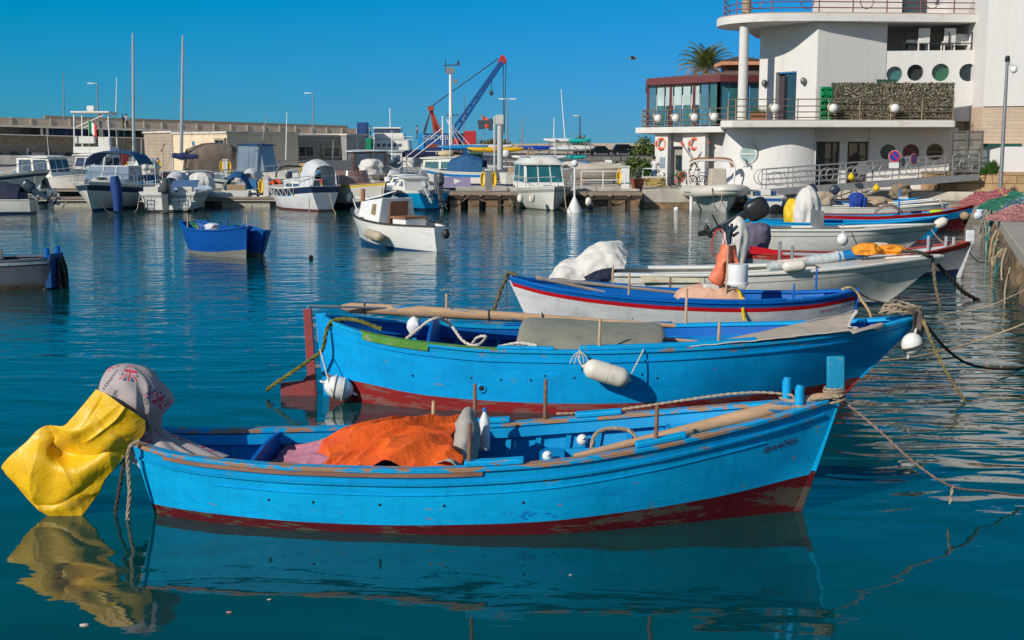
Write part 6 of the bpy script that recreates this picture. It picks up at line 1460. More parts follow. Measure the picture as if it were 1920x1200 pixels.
h10.shell((.1,)).build("hull", [NAVY, BLUE2, GEL], b10); simple_interior(b10, h10, .2, BLUE1I, BLUED); outboard(b10, h10, 0, .85, 0, R(40), .95, M("navy_cowl", (.03, .045, .07), .3))
# --- middle of the basin
b11, L11 = place('blue_rowing_boat', 'royal blue rowing boat with grey bottom afloat in mid basin', 'boat', (-10.2, 38.75), (-7.78, 36.2))
h11 = Hull(L11, [(0, .3), (.12, .52), (.35, .68), (.6, .68), (.8, .52), (.93, .28), (1, .05)], [(0, .95), (.4, .78), (.7, .8), (1, .92)], K=-.3, paint=[(0, .1), (.6, .14), (1, .26)], rb=.18, rs=.25)
MIDB = boat_paint("mid_royal_blue", (.004, .085, .36), amt=.26)
GREYA = boat_paint("grey_bottom_paint", (.22, .22, .2), amt=.3)
h11.shell((.1,)).build("hull", [GREYA, MIDB, MIDB], b11); simple_interior(b11, h11, .2, MIDB, BLUED, (.1, .03, .04), (.1, .9, .1))
tholes(b11, h11, [(.3, -1, .45, LIGHTPIN), (.35, 1, .3, MIDB), (.72, 1, .42, LIGHTPIN)])
b12, L12 = place('blue_rowing_boat', 'dark blue boat in the shade of the mid basin rowing boat', 'boat', (-8.5, 38.2), (-7.36, 36.5))
h12 = Hull(L12, [(0, .2), (.3, .45), (.6, .5), (.85, .3), (1, .05)], [(0, .85), (.5, .7), (1, .8)], K=-.3, paint=.12, rb=.4, rs=.2)
h12.shell((.1,)).build("hull", [GREYA, BLUED, BLUED], b12); simple_interior(b12, h12, .2, BLUED, BLUED); tholes(b12, h12, [(.9, 1, .3, LIGHTPIN)])
q0 = PY(360, 417, 37.8); d = PY(382, 440, 37.2) - q0
o = thing('oar', 'oar with a green blade sticking out of the mid basin rowing boat', 'oar', tuple(q0)); mb = MB(); mb.tube([d * .3, d * 1.25], .03, 8); mb.build("shaft", OLDWOOD, o); mb = MB(); mb.bar(d * 0, d * .45, .16, .04); mb.build("blade", M("green_blade", (.03, .22, .1), .6), o, smooth=0)
cover_blob(400, 437, 37.0, (.2, .2, .12), 'orange tub of fishing gear inside the mid basin rowing boat', ORC, 3, 'fishing_gear', 'gear', amp=.2)
cover_blob(398, 428, 37.6, (.24, .22, .16), 'white netting heaped inside the mid basin rowing boat', M("white_netting", (.6, .62, .66), .9, 0, .3, 14, 1, 50), 6, 'net_heap', 'net', amp=.4)
b13, L13 = place('cabin_day_boat', 'small white day boat with plywood cabin door afloat in mid basin', 'boat', (-2.25, 38.75), (-5.45, 42.6))
h13 = Hull(L13, [(0, .26), (.1, .56), (.25, .84), (.45, 1.0), (.7, .88), (.88, .52), (.96, .24), (1, .05)], [(0, .8), (.3, .82), (.6, .9), (.85, 1.06), (1, 1.2)], K=-.3, paint=[(0, .0), (.3, .06), (1, .2)], rb=.5, rs=.0, full=((0, .35), (.5, .3), (.85, .6), (1, .95)))
WHB = M("clean_white_paint", (.78, .77, .74), .35, 0, .03, 1.5, .06, 12, dirt=(.55, .5, .42), dirtamt=.14)
h13.shell((.06,)).build("hull", [M("blue_bottom", (.01, .07, .2), .5, 0, .3, 2), WHB, WHB], b13); h13.inner(.3, .05, 24, .02, .97).build("inner_liner", WHB, b13); h13.floor(.32, .02, .97).build("floor", WHB, b13)
for s_ in (-1, 1): h13.band(s_, -.06, .035, -.03, .02, 0, .99, 36).build("rub_rail", M("dark_rubber", (.05, .045, .04), .6), b13)
xc0, xc1 = L13 * .48, L13 * .82
mb = MB(); yb, yt = .78, .6; mb.add([(xc0, -yb, .7), (xc0, yb, .7), (xc0, yt, 1.62), (xc0, -yt, 1.62), (xc1, -.45, .9), (xc1, .45, .9), (xc1 - .15, .4, 1.45), (xc1 - .15, -.4, 1.45)], [(0, 1, 2, 3), (4, 7, 6, 5), (0, 3, 7, 4), (1, 5, 6, 2), (3, 2, 6, 7)]); cabn = mb.build("cabin", WHB, b13, smooth=0, bevel=.03)
mb = MB(); mb.plate([(xc0 - .02, -.34, .62), (xc0 - .02, .36, .62), (xc0 - .02, .3, 1.5), (xc0 - .02, -.42, 1.5)], (-.03, 0, 0)); mb.build("cabin_door", M("plywood_brown", (.3, .13, .06), .55, 0, .2, 3, stretch=(1, 1, .3)), cabn, smooth=0)
for s_, nm in ((1, 'cabin_window'), (-1, 'cabin_window')):
 mb = MB(); y0 = lambda x, z: s_ * (yb + (yt - yb) * (z - .7) / .92 - (x - xc0) / (xc1 - xc0) * .26); mb.plate([(xc0 + a, y0(xc0 + a, z) + s_ * .01, z) for a, z in ((.3, 1.05), (.62, 1.08), (.58, 1.4), (.34, 1.42))], (0, s_ * .02, 0)); mb.build(nm, M("amber_window", (.3, .2, .08), .2), cabn, smooth=0)
h13.floor(lambda t: h13.sheer(t) - .02, .72, .985, .03).build("foredeck", WHB, b13)
mb = MB(); mb.box((L13 * .36, -.05, .72), (.75, .8, .5)); eb = mb.build("engine_box", WHB, b13, smooth=0, bevel=.02); mb = MB(); mb.box((L13 * .36, -.05, 1.0), (.85, .9, .07)); mb.build("lid", M("plywood_brown", (.3, .13, .06), .55), eb, smooth=0)
mb = MB(); mb.tube([(L13 * .9, 0, 1.0), (L13 * .89, 0, 1.85)], .08, 8); mb.build("mast_stump", M("brown_spar", (.36, .17, .09), .6), b13)
mb = MB(); mb.tube([(xc1, .1, 1.5), (L13 * .45, .12, 1.85), (xc0 + .1, .12, 1.66)], .02, 6); mb.tube([(L13 * .84, -.4, 1.1), (L13 * .92, -.3, 1.5), (L13 * 1.0, 0, 1.55), (L13 * .92, .3, 1.5), (L13 * .84, .4, 1.1)], .02, 6); mb.build("pulpit", WHS, b13)
mb = MB(); mb.ball((-.08, -.16, .55), (.1, .12, .16)); mb.build("motor_mount", M("black_cowl", (.02, .02, .022), .35), b13)
fender(PY(688, 436, 40.5), PY(713, 445, 39.2), .16, 'grimy cream fender with dark end on the mid basin day boat', M("grimy_fender", (.5, .42, .3), .6, 0, .2, 4, dirt=(.15, .12, .1), dirtamt=.4))
b14, L14 = place('grey_work_boat', 'shabby grey wooden work boat with blue stem at the left edge', 'boat', (-16.6, 28.9), (-10.62, 28.55))
h14 = Hull(L14, [(0, .7), (.5, .8), (.85, .72), (.97, .5), (1, .38)], [(0, .62), (.6, .64), (1, .72)], K=-.25, paint=.12, rb=.12, rs=.1, full=((0, .25), (1, .3)))
SHAB = boat_paint("shabby_grey_paint", (.1, .115, .15), chip=(.25, .3, .36), amt=.33, chipscale=4, dirt=(.05, .05, .06), dirtamt=.3)
h14.shell((.14, .1)).build("hull", [M("rotten_brown_bottom", (.06, .04, .03), .8, 0, .4, 4, .5, 20, chip=(.4, .36, .34), chipamt=.4), SHAB, M("black_stripe", (.01, .01, .012), .6), boat_paint("shabby_blue_rail", (.3, .36, .4), chip=(.02, .3, .5), amt=.42)], b14); simple_interior(b14, h14, .25, SHAB, SHAB)
mb = MB(); mb.box((L14 - .08, .02, .42), (.16, .72, .78)); mb.build("bow_transom", boat_paint("shabby_blue_stem", (.01, .07, .22), amt=.35), b14, bevel=.02)
for y in (-.3, .28): mb = MB(); mb.tube([(L14 - .1, y, .7), (L14 - .1, y, .96)], .06, 8); mb.build("bitt", BLUED, b14)
mb = MB(); rr = random.Random(8)
for k in range(14): x = rr.uniform(-.04, .16); y = rr.uniform(-.28, .3); mb.tube(cr([(0, y * .4, .1), (x * .6, y, -.15), (x, y * 1.1, -.45), (x * .9, y, -.75)], 4), .022, 5)
o = mb.build("weedy_rope_bundle", ROPE_D); o.location = to_world(b14, (L14 + .05, .1, .62)); tag(o, 'bundle of black weedy ropes hanging at the work boat end', 'rope')
ct = thing('fish_crate', 'grey slatted fish crates set on the shabby work boat', 'crate', tuple(to_world(b14, (3.9, .1, .62)))); ct.rotation_euler = (0, 0, R(-2))
mb = MB()
for x in (-1.3, -.75, -.2, .35):
 mb.box((x, -.3, .17), (.5, .03, .1)); mb.box((x, -.3, .05), (.5, .03, .06)); mb.box((x, .3, .12), (.5, .03, .22))
 for e_ in (-.25, 0, .25): mb.box((x + e_, -.3, .12), (.05, .05, .26))
mb.box((-.5, 0, .02), (2.3, .6, .03)); mb.build("shell", M("crate_grey", (.09, .1, .1), .5, var=.3), ct, smooth=0)
# floats drifting on the water
for px, py, r_, lab in ((583, 485, .07, 'small dark float on the open water in mid basin'), (1268, 394, .14, 'round white mooring float by the club quay')):
 mb = MB(); mb.ball((0, 0, .04), (r_, r_, r_), 12, 8); o = mb.build("float", BUOYW if r_ > .1 else BLACK); o.location = PZ(px, py); tag(o, lab, 'float')
o = thing('marker_buoy', 'white cone marker buoy with tall stick by the wheelhouse boat', 'buoy', tuple(PZ(1077, 399)))
mb = MB(); mb.lathe([(.36, -.1), (.38, .12), (.2, .5), (.07, .78), (.05, .8)], n=20); mb.build("cone", BUOYW, o); mb = MB(); mb.tube([(0, 0, .78), (0, 0, 2.35)], .05, 8); mb.ball((0, 0, 2.45), .18); mb.build("stick", WHS, o)
# nets heaped on the quay
NETS = [((1868, 378), 44.5, (1.3, 1.0, .42), (.34, .1, .1), 'red fishing net heap on the quay end'), ((1900, 372), 41, (1.1, .9, .4), (.02, .15, .1), 'green fishing net heap on the quay beside the red one'), ((1915, 394), 35, (1.0, .8, .3), (.36, .16, .15), 'pinkish red fishing net heap nearest on the quay'), ((1866, 372), 47, (.6, .5, .3), (.1, .1, .26), 'violet blue net heap at the far corner of the quay'), ((1925, 380), 38, (.9, .8, .4), (.06, .14, .18), 'teal grey net heap on the quay between red and pink nets')]
for i, ((px, py), Y, s_, c, lab) in enumerate(NETS):
 p = PY(px, py, Y)
 def nf(u, v):
  th = 2 * math.pi * u; r_ = v; q = Vector((r_ * math.cos(th) * s_[0], r_ * math.sin(th) * s_[1], 0)); n1 = mnoise.noise(q * 1.7 + Vector((i * 5, 0, 0))); n2 = .5 - abs(mnoise.noise(q * 4.5 + Vector((0, i * 7, 0)))) * 1.6; n3 = mnoise.noise(q * 13)
  return q * (1 + .18 * mnoise.noise(Vector((math.cos(th) * 2, math.sin(th) * 2, i)))) + Vector((0, 0, s_[2] * 1.5 * (1 - r_ ** 2.2) * (.75 + .35 * n1) + (.09 * n2 + .03 * n3) * (1 - r_ ** 4) + .01))
 mb = MB(); mb.grid(nf, 90, 34, cu=True); o = mb.build("net_heap", M("net_%d" % i, c, .95, 0, .55, 14, 1.5, 70, dirt=tuple(x * .35 for x in c), dirtamt=.5, dirtscale=7), smooth=70, weld=False); o.location = (p.x, p.y, 1.2); tag(o, lab, 'net', 'net heaps on the quay'); rr = random.Random(i); mb = MB()
 for k in range(46):
  u0, v0 = rr.random(), rr.uniform(.1, .95); mb.tube(cr([nf((u0 + .05 * q + rr.uniform(-.02, .02)) % 1, min(1, max(.02, v0 + rr.uniform(-.12, .12)))) + Vector((0, 0, .025)) for q in range(4)], 4), .014, 4)
 mb.build("strands", M("strand_%d" % i, tuple(min(1, x * 1.5 + .03) for x in c), .9), o)
 for k in range(4): mb = MB(); mb.ball(nf(rr.random(), rr.uniform(.2, .8)) + Vector((0, 0, .03)), (.07, .045, .045), 8, 6); mb.build("cork_float", M("cork_float", (.5, .3, .12), .8), o)
# lines hanging down the quay face
rr = random.Random(21)
for k in range(26):
 t = rr.uniform(.02, 1); p = (QE[1] if k % 4 else QE[1]).lerp(QE[2], t); z0 = rr.uniform(.7, 1.1); L = rr.uniform(.4, 1.2); q = p + Vector((-.12, .05, 0)); sw = rr.uniform(-.3, .5)
 mb = rope_mb([(q.x, q.y, z0), (q.x - .1, q.y + sw * .3, z0 - L * .4), (q.x - .06, q.y + sw * .8, z0 - L * .9), (q.x + .02, q.y + sw, z0 - L * .6)] if k % 3 else [(q.x, q.y, z0), (q.x - .08, q.y, z0 - L * .5), (q.x - .1, q.y - .1, z0 - L)], rr.choice((.014, .02, .025)), 6, strands=1)
 tag(mb.build("hanging_rope", rr.choice((ROPE, ROPE, BEIGE_R, ROPE_D, M("teal_rope", (.04, .2, .2), .9)))), 'old rope end hanging down the weedy quay face', 'rope', 'rope ends on the quay face')
mb = MB();
for k in range(3): mb.ball((.1 * k - .1, .1 * (k % 2), .25 + .22 * k), (.2 - .02 * k, .18, .18), 12, 8, amp=.2, seed=k)
o = mb.build("bag_bundle", M("white_blue_bag", (.6, .63, .72), .6, 0, .3, 7, .3, 30), smooth=60); o.location = PZ(1838, 415, .1); tag(o, 'bundle of white and blue bags hanging at the quay wall', 'bag')
# ------------------------------------------------------------------ pontoons, jetty and the marina beyond
def deck(name, label, a, b, w, z, mat_, th=.22, piles=True, cat='pontoon'):
 a = Vector((a[0], a[1], 0)); b = Vector((b[0], b[1], 0)); d = b - a; L = d.length
 r = thing(name, label, cat, (a.x, a.y, 0), math.atan2(d.y, d.x))
 mb = MB(); mb.box((L / 2, 0, z - th / 2), (L, w, th)); mb.build("deck", mat_, r, smooth=0)
 return r, L
PLANK = M("jetty_planks", (.3, .23, .17), .85, 0, .25, 2, .5, 20, lines=(0, .16, .12))
DARKT = M("dark_pile_timber", (.05, .035, .025), .9, 0, .4, 4, .8, 20)
PONT = M("pontoon_concrete", (.45, .4, .34), .85, var=.15, scale=1, bump=.3)
jt, JL = deck('jetty', 'dark timber jetty on piles in front of the boat yard', PW(826, 66.8), PW(1204, 66.2), 2.2, .88, PLANK, .16)
mb = MB(); mb.box((JL / 2, -1.05, .62), (JL, .12, .22)); mb.build("edge_beam", DARKT, jt, smooth=0)
x = .3
while x < JL:
 mb = MB(); mb.box((x, -.95, .1), (.2, .22, 1.3)); mb.build("pile", DARKT, jt, smooth=0); mb = MB(); mb.box((x, .9, .1), (.2, .22, 1.3)); mb.build("pile", DARKT, jt, smooth=0)
 mb = MB(); mb.box((x, -1.16, .72), (.18, .1, .1)); mb.build("beam_end", PLANK, jt, smooth=0); x += .98
for q, (pxa, pxb) in enumerate(((832, 880), (895, 985), (1105, 1200))):
 a, b = PY(pxa, 372, 65.6), PY(pxb, 366, 65.6); mid = (a + b) / 2 - Vector((0, 0, .45)); tag(rope_mb([a, mid, b], .03, 8, strands=1).build("chain_line", M("rusty_chain", (.3, .15, .1), .8)), 'rusty chain sagging under the jetty, %s one' % ('leftmost', 'middle', 'rightmost')[q], 'chain', 'chains under the jetty')
for (n_, lab, a, b, w, z) in (('floating_pontoon', 'nearest pale concrete floating pontoon behind the stern-to boats', PW(-60, 68), PW(520, 68), 1.6, .52),
      ('floating_pontoon', 'second floating pontoon behind the grey inflatable', PW(-100, 80), PW(700, 80), 1.8, .62), ('floating_pontoon', 'farthest floating pontoon with the yellow hoses', PW(240, 93), PW(830, 93), 1.8, .62)):
 r, L = deck(n_, lab, a, b, w, z, PONT, .18); r['group'] = 'floating pontoons'
 mb = MB(); mb.box((L / 2, -w / 2 - .02, z - .03), (L, .05, .1)); mb.build("fender_strip", M("strip_brown", (.25, .17, .12), .8), r, smooth=0)
 x = 1.5
 while x < L: mb = MB(); mb.box((x, 0, .12), (2.6, w - .3, .5)); mb.build("float_block", M("float_concrete", (.4, .36, .3), .9, var=.2), r, smooth=0); x += 4.6
PEDM = M("pedestal_cream", (.6, .6, .56), .5, 0, .1)
HOSE = M("hose_yellow", (.8, .5, .01), .5, 0, .12, 20)
def pedestal(px, pyb, Y, lab, h=1.05, w=.3, both=True, m=None):
 p = PY(px, pyb, Y); r = thing('service_pedestal', lab, 'pedestal', tuple(p), 0, 'service pedestals on the pontoons'); mb = MB(); mb.box((0, 0, h / 2), (w, w, h)); mb.build("post", m or PEDM, r, smooth=0, bevel=.02); mb = MB(); mb.box((0, 0, h + .03), (w * 1.2, w * 1.2, .1)); mb.build("cap", PEDM, r, smooth=0, bevel=.02)
 for s_ in ((-1, 1) if both else (-1,)):
  mb = MB()
  for k in range(5): mb.tube([(s_ * (w / 2 + .12) + (.06 + .03 * k) * math.cos(a) * .7, -.05 - .02 * k, h * .55 + (.32 + .03 * (k % 3)) * h * math.sin(a)) for a in [2 * math.pi * q / 16 for q in range(16)]], .03, 6, closed=True)
  mb.build("hose_coil", HOSE, r)
pedestal(249, 339, 80, 'pedestal with yellow hoses right of the blue bimini cruiser', 1.15, .4)
pedestal(293, 326, 93, 'pedestal with yellow hoses farther back left of the open white boat', 1.1, .34)
pedestal(424, 328, 93, 'pedestal with yellow hoses in front of the brown tarpaulin boat', 1.1, .36)
pedestal(500, 368, 68, 'pedestal with long yellow hose left of the white and navy sloop', 1.0, .3, False)
pedestal(575, 338, 80, 'pedestal with yellow hose behind the grey engine hood boat', .9, .3, False)
pedestal(700, 326, 93, 'pedestal with yellow hoses beside the navy canopy boat', 1.0, .28)
pedestal(916, 356, 66.5, 'grey pedestal with two yellow hose coils on the timber jetty', 1.05, .36, True, GREYM)
pedestal(1172, 354, 66.4, 'white cabinet with yellow coil at the shore end of the jetty', 1.15, .42, False, WHS)
# jetty handrail
mb = CB()
jr = thing('jetty_rail', 'white tube handrail along the shore end of the jetty', 'railing', tuple(PY(1090, 354, 65.4)))
def tube_rail(r, L, h, n, m, mids=(.5,)):
 mb = MB()
 for z in (h,) + tuple(h * q for q in mids): mb.tube([(0, 0, z), (L, 0, z)], .03, 6)
 for k in range(n + 1): mb.tube([(L * k / n, 0, 0), (L * k / n, 0, h)], .033, 6)
 mb.build("rail", m, r)
tube_rail(jr, 2.3, .92, 2, WHS)
jr = thing('quay_rail', 'white tube handrail on the club quay by the planters', 'railing', tuple(PY(1205, 348, 69.5))); tube_rail(jr, 1.35, .95, 1, WHS)
jr = thing('dock_rail', 'white tube railing across the yard behind the cabin boats', 'railing', tuple(PY(735, 322, 92))); tube_rail(jr, 4.4, 1.5, 4, WHS)
# --- generic marina boats
def sub(name, mb, m, parent, **k): return mb.build(name, m, parent, **k)
TINT = glass_mat("boat_tinted_glass", (.05, .075, .12), .05)
CLEARP = M("clear_vinyl", (.25, .33, .42), .15, 0, .15, 1, alpha=.72)
TEALW = glass_mat("wheelhouse_teal_glass", (.02, .13, .15), .04)
BIMB = M("bimini_blue", (.01, .08, .2), .8, 0, .1, 3)
STEEL = M("polished_tube", (.55, .56, .57), .25, .8)
def mboat(name, label, px, Y, head, L, beam, hs=(.9, .95, 1.3), stripe=None, low=None, hm=None, rb=1.2, group=None, paint=.12, z0=0.0, deckt=.45, sternhalf=.85, rail=True, stripes=(.28, .12), anchor=.5):
 """a fibreglass motor boat: px is the pixel column of the point at fraction `anchor` of its length"""
 hd = R(head); c = Vector((XA(px, Y), Y, z0)); A = c - Vector((math.cos(hd), math.sin(hd), 0)) * L * anchor
 r = thing(name, label, 'boat', tuple(A), hd, group); b = beam / 2
 h = Hull(L, [(0, b * sternhalf), (.25, b * .97), (.5, b), (.72, b * .86), (.87, b * .55), (.95, b * .27), (1, .04)], [(0, hs[0]), (.5, hs[1]), (1, hs[2])], -.3, paint, ((0, .3), (.4, .3), (.75, .55), (1, .9)), rb, .05, .9)
 hm = hm or GEL
 h.shell(stripes, 30).build("hull", [low or NAVY, hm, stripe or hm, hm], r)
 h.floor(lambda t: h.sheer(t) - .01 + .12 * max(0, t - deckt), deckt, .985, .01, 16).build("foredeck", hm, r)
 h.inner(.35, .09, 16, .01, deckt + .02, 4).build("cockpit_liner", GELI, r); h.floor(.36, .01, deckt + .05, .08, 10).build("cockpit_floor", GELI, r)
 for s_ in (-1, 1): h.band(s_, -.14, .03, -.02, .03, 0, .99, 24).build("gunwale", hm, r)
 mb = MB(); mb.box((L * .22, 0, .62), (.45, b * 1.1, .4)); mb.box((L * .12, 0, .9), (.12, b * 1.2, .35)); mb.build("bench", (GELI, M("seat_blue", (.03, .08, .2), .7), M("seat_tan", (.4, .27, .16), .7))[int(px) % 3], r, smooth=0, bevel=.03)
 if L > 5.1: mb = MB(); mb.tube([(L * .3, b * .7, h.sheer(.3)), (L * .27, b * .72, h.sheer(.3) + 1.9 + (px % 7) * .2)], .018, 4); mb.build("whip_aerial", WHS, r)
 mb = MB(); mb.ball((L * .72, 0, h.sheer(.7) + .08), (.26, .26, .05), 10, 5); mb.build("deck_hatch", TINT, r)
 if rail:
  mb = MB()
  for s_ in (-1, 1):
   pts = [h.pt(t, h.sheer(t), s_, -.08) + Vector((0, 0, .5)) for t in (deckt + .05, .6, .75, .88, .97)] + [Vector((L - .03, 0, h.sheer(1) + .5))]
   mb.tube(pts, .022, 5)
   for p in pts[:-1]: mb.tube([p, p - Vector((0, 0, .5))], .018, 5)
  mb.build("pulpit", STEEL, r)
 return r, h
def house(r, x0, x1, w0, w1, z0, z1, rake0=0, rake1=.3, m=None, win=None, roof=.12, wz=(.45, .85), front=True, name="cabin", roofm=None, over=.12, sides=True):
 """a wheelhouse: tapering box, windows as panes proud of it, a crowned roof"""
 m = m or GEL; mb = MB(); t = .92
 V = [(x0, -w0, z0), (x1, -w1, z0), (x1, w1, z0), (x0, w0, z0), (x0 + rake0, -w0 * t, z1), (x1 - rake1, -w1 * t, z1), (x1 - rake1, w1 * t, z1), (x0 + rake0, w0 * t, z1)]
 mb.add(V, [(0, 1, 5, 4), (1, 2, 6, 5), (2, 3, 7, 6), (3, 0, 4, 7), (4, 5, 6, 7)]); c = mb.build(name, m, r, smooth=0, bevel=.04)
 Vv = [Vector(v) for v in V]
 def pane(a, b, c_, d, u0, u1, v0, v1, push):
  def pt(u, v): return a.lerp(b, u).lerp(d.lerp(c_, u), v)
  n = (b - a).cross(d - a).normalized(); ce = Vector((0, 0, 0));
  if n.dot((a + b) / 2 - Vector(((x0 + x1) / 2, 0, z0))) < 0: n = -n
  mb = MB(); mb.plate([pt(u0, v0) + n * .004, pt(u1, v0) + n * .004, pt(u1, v1) + n * .004, pt(u0, v1) + n * .004], n * .012); mb.build("window", win or TINT, c, smooth=0)
 if front:
  for u0, u1 in ((.05, .32), (.36, .64), (.68, .95)): pane(Vv[1], Vv[2], Vv[6], Vv[5], u0, u1, *wz, 0)
 for (a, b, cc, d) in (((Vv[0], Vv[1], Vv[5], Vv[4]), (Vv[3], Vv[2], Vv[6], Vv[7])) if sides else ()):
  for u0, u1 in ((.08, .45), (.52, .92)): pane(a, b, cc, d, u0, u1, *wz, 0)
 if roof:
  mb = MB(); xa, xb = x0 + rake0 - over, x1 - rake1 + over * 1.6
  mb.grid(lambda u, v: Vector((xa + (xb - xa) * u, (v * 2 - 1) * (w0 + (w1 - w0) * u) * (t + over), z1 + .02 + roof * (1 - (2 * v - 1) ** 4) * (1 - (2 * u - 1) ** 6))), 12, 12)
  mb.box(((xa + xb) / 2, 0, z1 + .0), (xb - xa, (w0 + w1) * (t + over) * .96, .08)); mb.build("cabin_roof", roofm or m, c)
 return c
def windscreen(r, x, w, z0, z1, rake=.5, m=None):
 mb = MB(); V = [(x, -w * .72, z0), (x, w * .72, z0), (x - rake, w * .62, z1), (x - rake, -w * .62, z1)]
 mb.plate(V, (-.03, 0, 0)); mb.plate([(x, -w * .72, z0), (x - rake, -w * .62, z1), (x - rake * 2.2, -w * .92, z1 * .98), (x - rake * 1.6, -w, z0)], (0, .02, 0)); mb.plate([(x, w * .72, z0), (x - rake, w * .62, z1), (x - rake * 2.2, w * .92, z1 * .98), (x - rake * 1.6, w, z0)], (0, -.02, 0)); g = mb.build("windscreen", m or CLEARP, r, smooth=0)
 mb = MB(); mb.tube([(x - rake * 2.2, -w * .92, z1), (x - rake, -w * .62, z1), (x - rake, w * .62, z1), (x - rake * 2.2, w * .92, z1)], .03, 6)
 for y in (-.24, .24): mb.tube([(x + .01, w * y, z0), (x - rake + .01, w * y * .9, z1)], .03, 6)
 mb.build("frame", WHS, g)
def bimini(r, x0, x1, w, z, m=None, zb=1.0, drop=.35):
 mb = MB(); mb.grid(lambda u, v: Vector((x0 + (x1 - x0) * u, (2 * v - 1) * w, z - drop * abs(2 * v - 1) ** 5 - .08 * (2 * u - 1) ** 2)), 14, 20); bm_ = mb.build("bimini", m or BIMB, r, solid=.025)
 mb = MB()
 for x in (x0, (x0 + x1) / 2, x1):
  for s_ in (-1, 1): mb.tube([((x0 + x1) / 2 + (x - (x0 + x1) / 2) * .3, s_ * w, zb), (x, s_ * w * .98, z - drop - .02)], .02, 5)
 mb.build("bimini_frame", STEEL, bm_)
def rib(name, label, px, Y, head, L, w, m, z=.0, tube=.26, group=None, nose=.25):
 hd = R(head); c = Vector((XA(px, Y), Y, z)); A = c - Vector((math.cos(hd), math.sin(hd), 0)) * L * .5; r = thing(name, label, 'boat', tuple(A), hd, group)
 y = w / 2 - tube; pts = [(0, -y, .42), (L * .35, -y, .42), (L * .65, -y * .98, .46), (L * .84, -y * .72, .54), (L * .95, -y * .3, .6), (L * .97, 0, .61), (L * .95, y * .3, .6), (L * .84, y * .72, .54), (L * .65, y * .98, .46), (L * .35, y, .42), (0, y, .42)]
 mb = MB(); p = cr(pts, 4); mb.tube(p, [tube * (.4 if i in (0, len(p) - 1) else 1) for i in range(len(p))], 12); mb.build("tube", m, r)
 h = Hull(L * .96, [(0, y), (.5, y), (.8, y * .7), (1, .05)], [(0, .4), (1, .55)], -.2, .02, rb=.7); h.shell((.05,), 20).build("hull", [GREYM, M("rib_hull", (.62, .6, .55), .4), M("rib_hull", (.62, .6, .55), .4)], r); h.floor(.34, .01, .97, .0).build("floor", GELI, r)
 mb = MB(); mb.box((0.02, 0, .45), (.08, 2 * y, .5)); mb.build("transom", GELI, r, smooth=0)
 mb = MB(); q = [Vector(v) for v in p]; mb.tube([v + Vector((.0, 0, 0)) * 0 + Vector((v.x - L * .45, v.y, 0)).normalized() * tube * 1.0 for v in q[2:-2]], .04, 6); mb.build("rub_strake", M("rib_strake", (.3, .31, .32), .5), r)
 return r, h
def tarp(r, rows, m, name="cover", seed=1, amp=.05):
 return cloth_mb(rows, 30, 34, amp, 1.5, seed, ridged=True).build(name, m, r, smooth=60, solid=.01)
# front rank, left to right
mc, hc = mboat('motor_cruiser', 'large white cruiser bow cut by the left edge, pointing right', 92, 67.5, -6, 9.5, 3.2, (1.3, 1.5, 2.0), M("navy_stripe", (.03, .05, .1), .4), rb=2.2, deckt=.3, anchor=1.0)
house(mc, 1.5, 5.4, 1.2, .8, 1.5, 2.35, 0, 1.6, wz=(.3, .8), roof=.05)
ms, h_ = mboat('motor_boat', 'small white boat with dark tilted outboard at the left edge', 22, 60.8, 184, 4.6, 1.7, (.7, .72, .8), rail=False, anchor=.2, group=None); outboard(ms, h_, 0, .75, 0, R(55), 1.35, M("navy_cowl", (.03, .045, .07), .3))
tarp(ms, [[(.5, -.8, .75), (.5, -.3, 1.3), (.5, .3, 1.3), (.5, .8, .75)], [(1.6, -.85, .75), (1.7, -.3, 1.5), (1.7, .3, 1.5), (1.6, .85, .75)], [(3.6, -.6, .75), (3.4, -.2, 1.25), (3.4, .2, 1.25), (3.6, .6, .75)]], M("dark_navy_cloth", (.015, .022, .05), .9), 'spray_hood')
cb_, hb_ = mboat('motor_cruiser', 'white cruiser with blue bimini and navy stripe moored bow to the viewer', 157, 62.4, -91, 7.6, 3.25, (1.15, 1.25, 1.5), M("navy_stripe", (.03, .05, .1), .4), M("blue_boot", (.01, .06, .22), .5), rb=1.0, deckt=.5, stripes=(.42, .14), anchor=1.0)
mb = MB(); mb.grid(lambda u, v: Vector((3.2 + 3.3 * u, (2 * v - 1) * (1.35 - .75 * u), 1.3 + .55 * (1 - u) ** .6 * (1 - (2 * v - 1) ** 4) )), 16, 16); cab = mb.build("coachroof", GEL, cb_)
mb = MB(); mb.ball((5.4, 0, 1.66), (.32, .32, .05), 16, 6); mb.build("hatch", TINT, cab)
windscreen(cb_, 4.3, 1.55, 1.55, 2.25, .55); bimini(cb_, 1.2, 3.6, 1.5, 3.05, BIMB, 1.4, .7)
mb = MB(); mb.box((2.6, .5, 1.7), (.5, .6, .8)); mb.box((2.6, -.6, 1.6), (.5, .6, .6)); mb.build("seat", GEL, cb_, smooth=0, bevel=.04)
mb = MB(); mb.lathe([(.0, 0), (.12, .05), (.0, .1)], (7.4, 0, 1.55), 8); mb.bar((7.2, 0, 1.58), (7.75, 0, 1.45), .06, .06); mb.bar((7.75, -.25, 1.4), (7.75, .25, 1.4), .06, .05); mb.build("anchor", STEEL, cb_)
ccv = M("royal_fender_cover", (.01, .05, .22), .8)
mb = MB(); mb.tube([(0, 0, .95), (.05, 0, .5), (.12, 0, -.2), (.1, 0, -.8)], [.2, .28, .26, .2], 12); o = mb.build("fender_sock", ccv); o.location = PY(216, 366, 61.9); tag(o, 'tall dark blue cloth fender sock beside the bimini cruiser', 'fender')
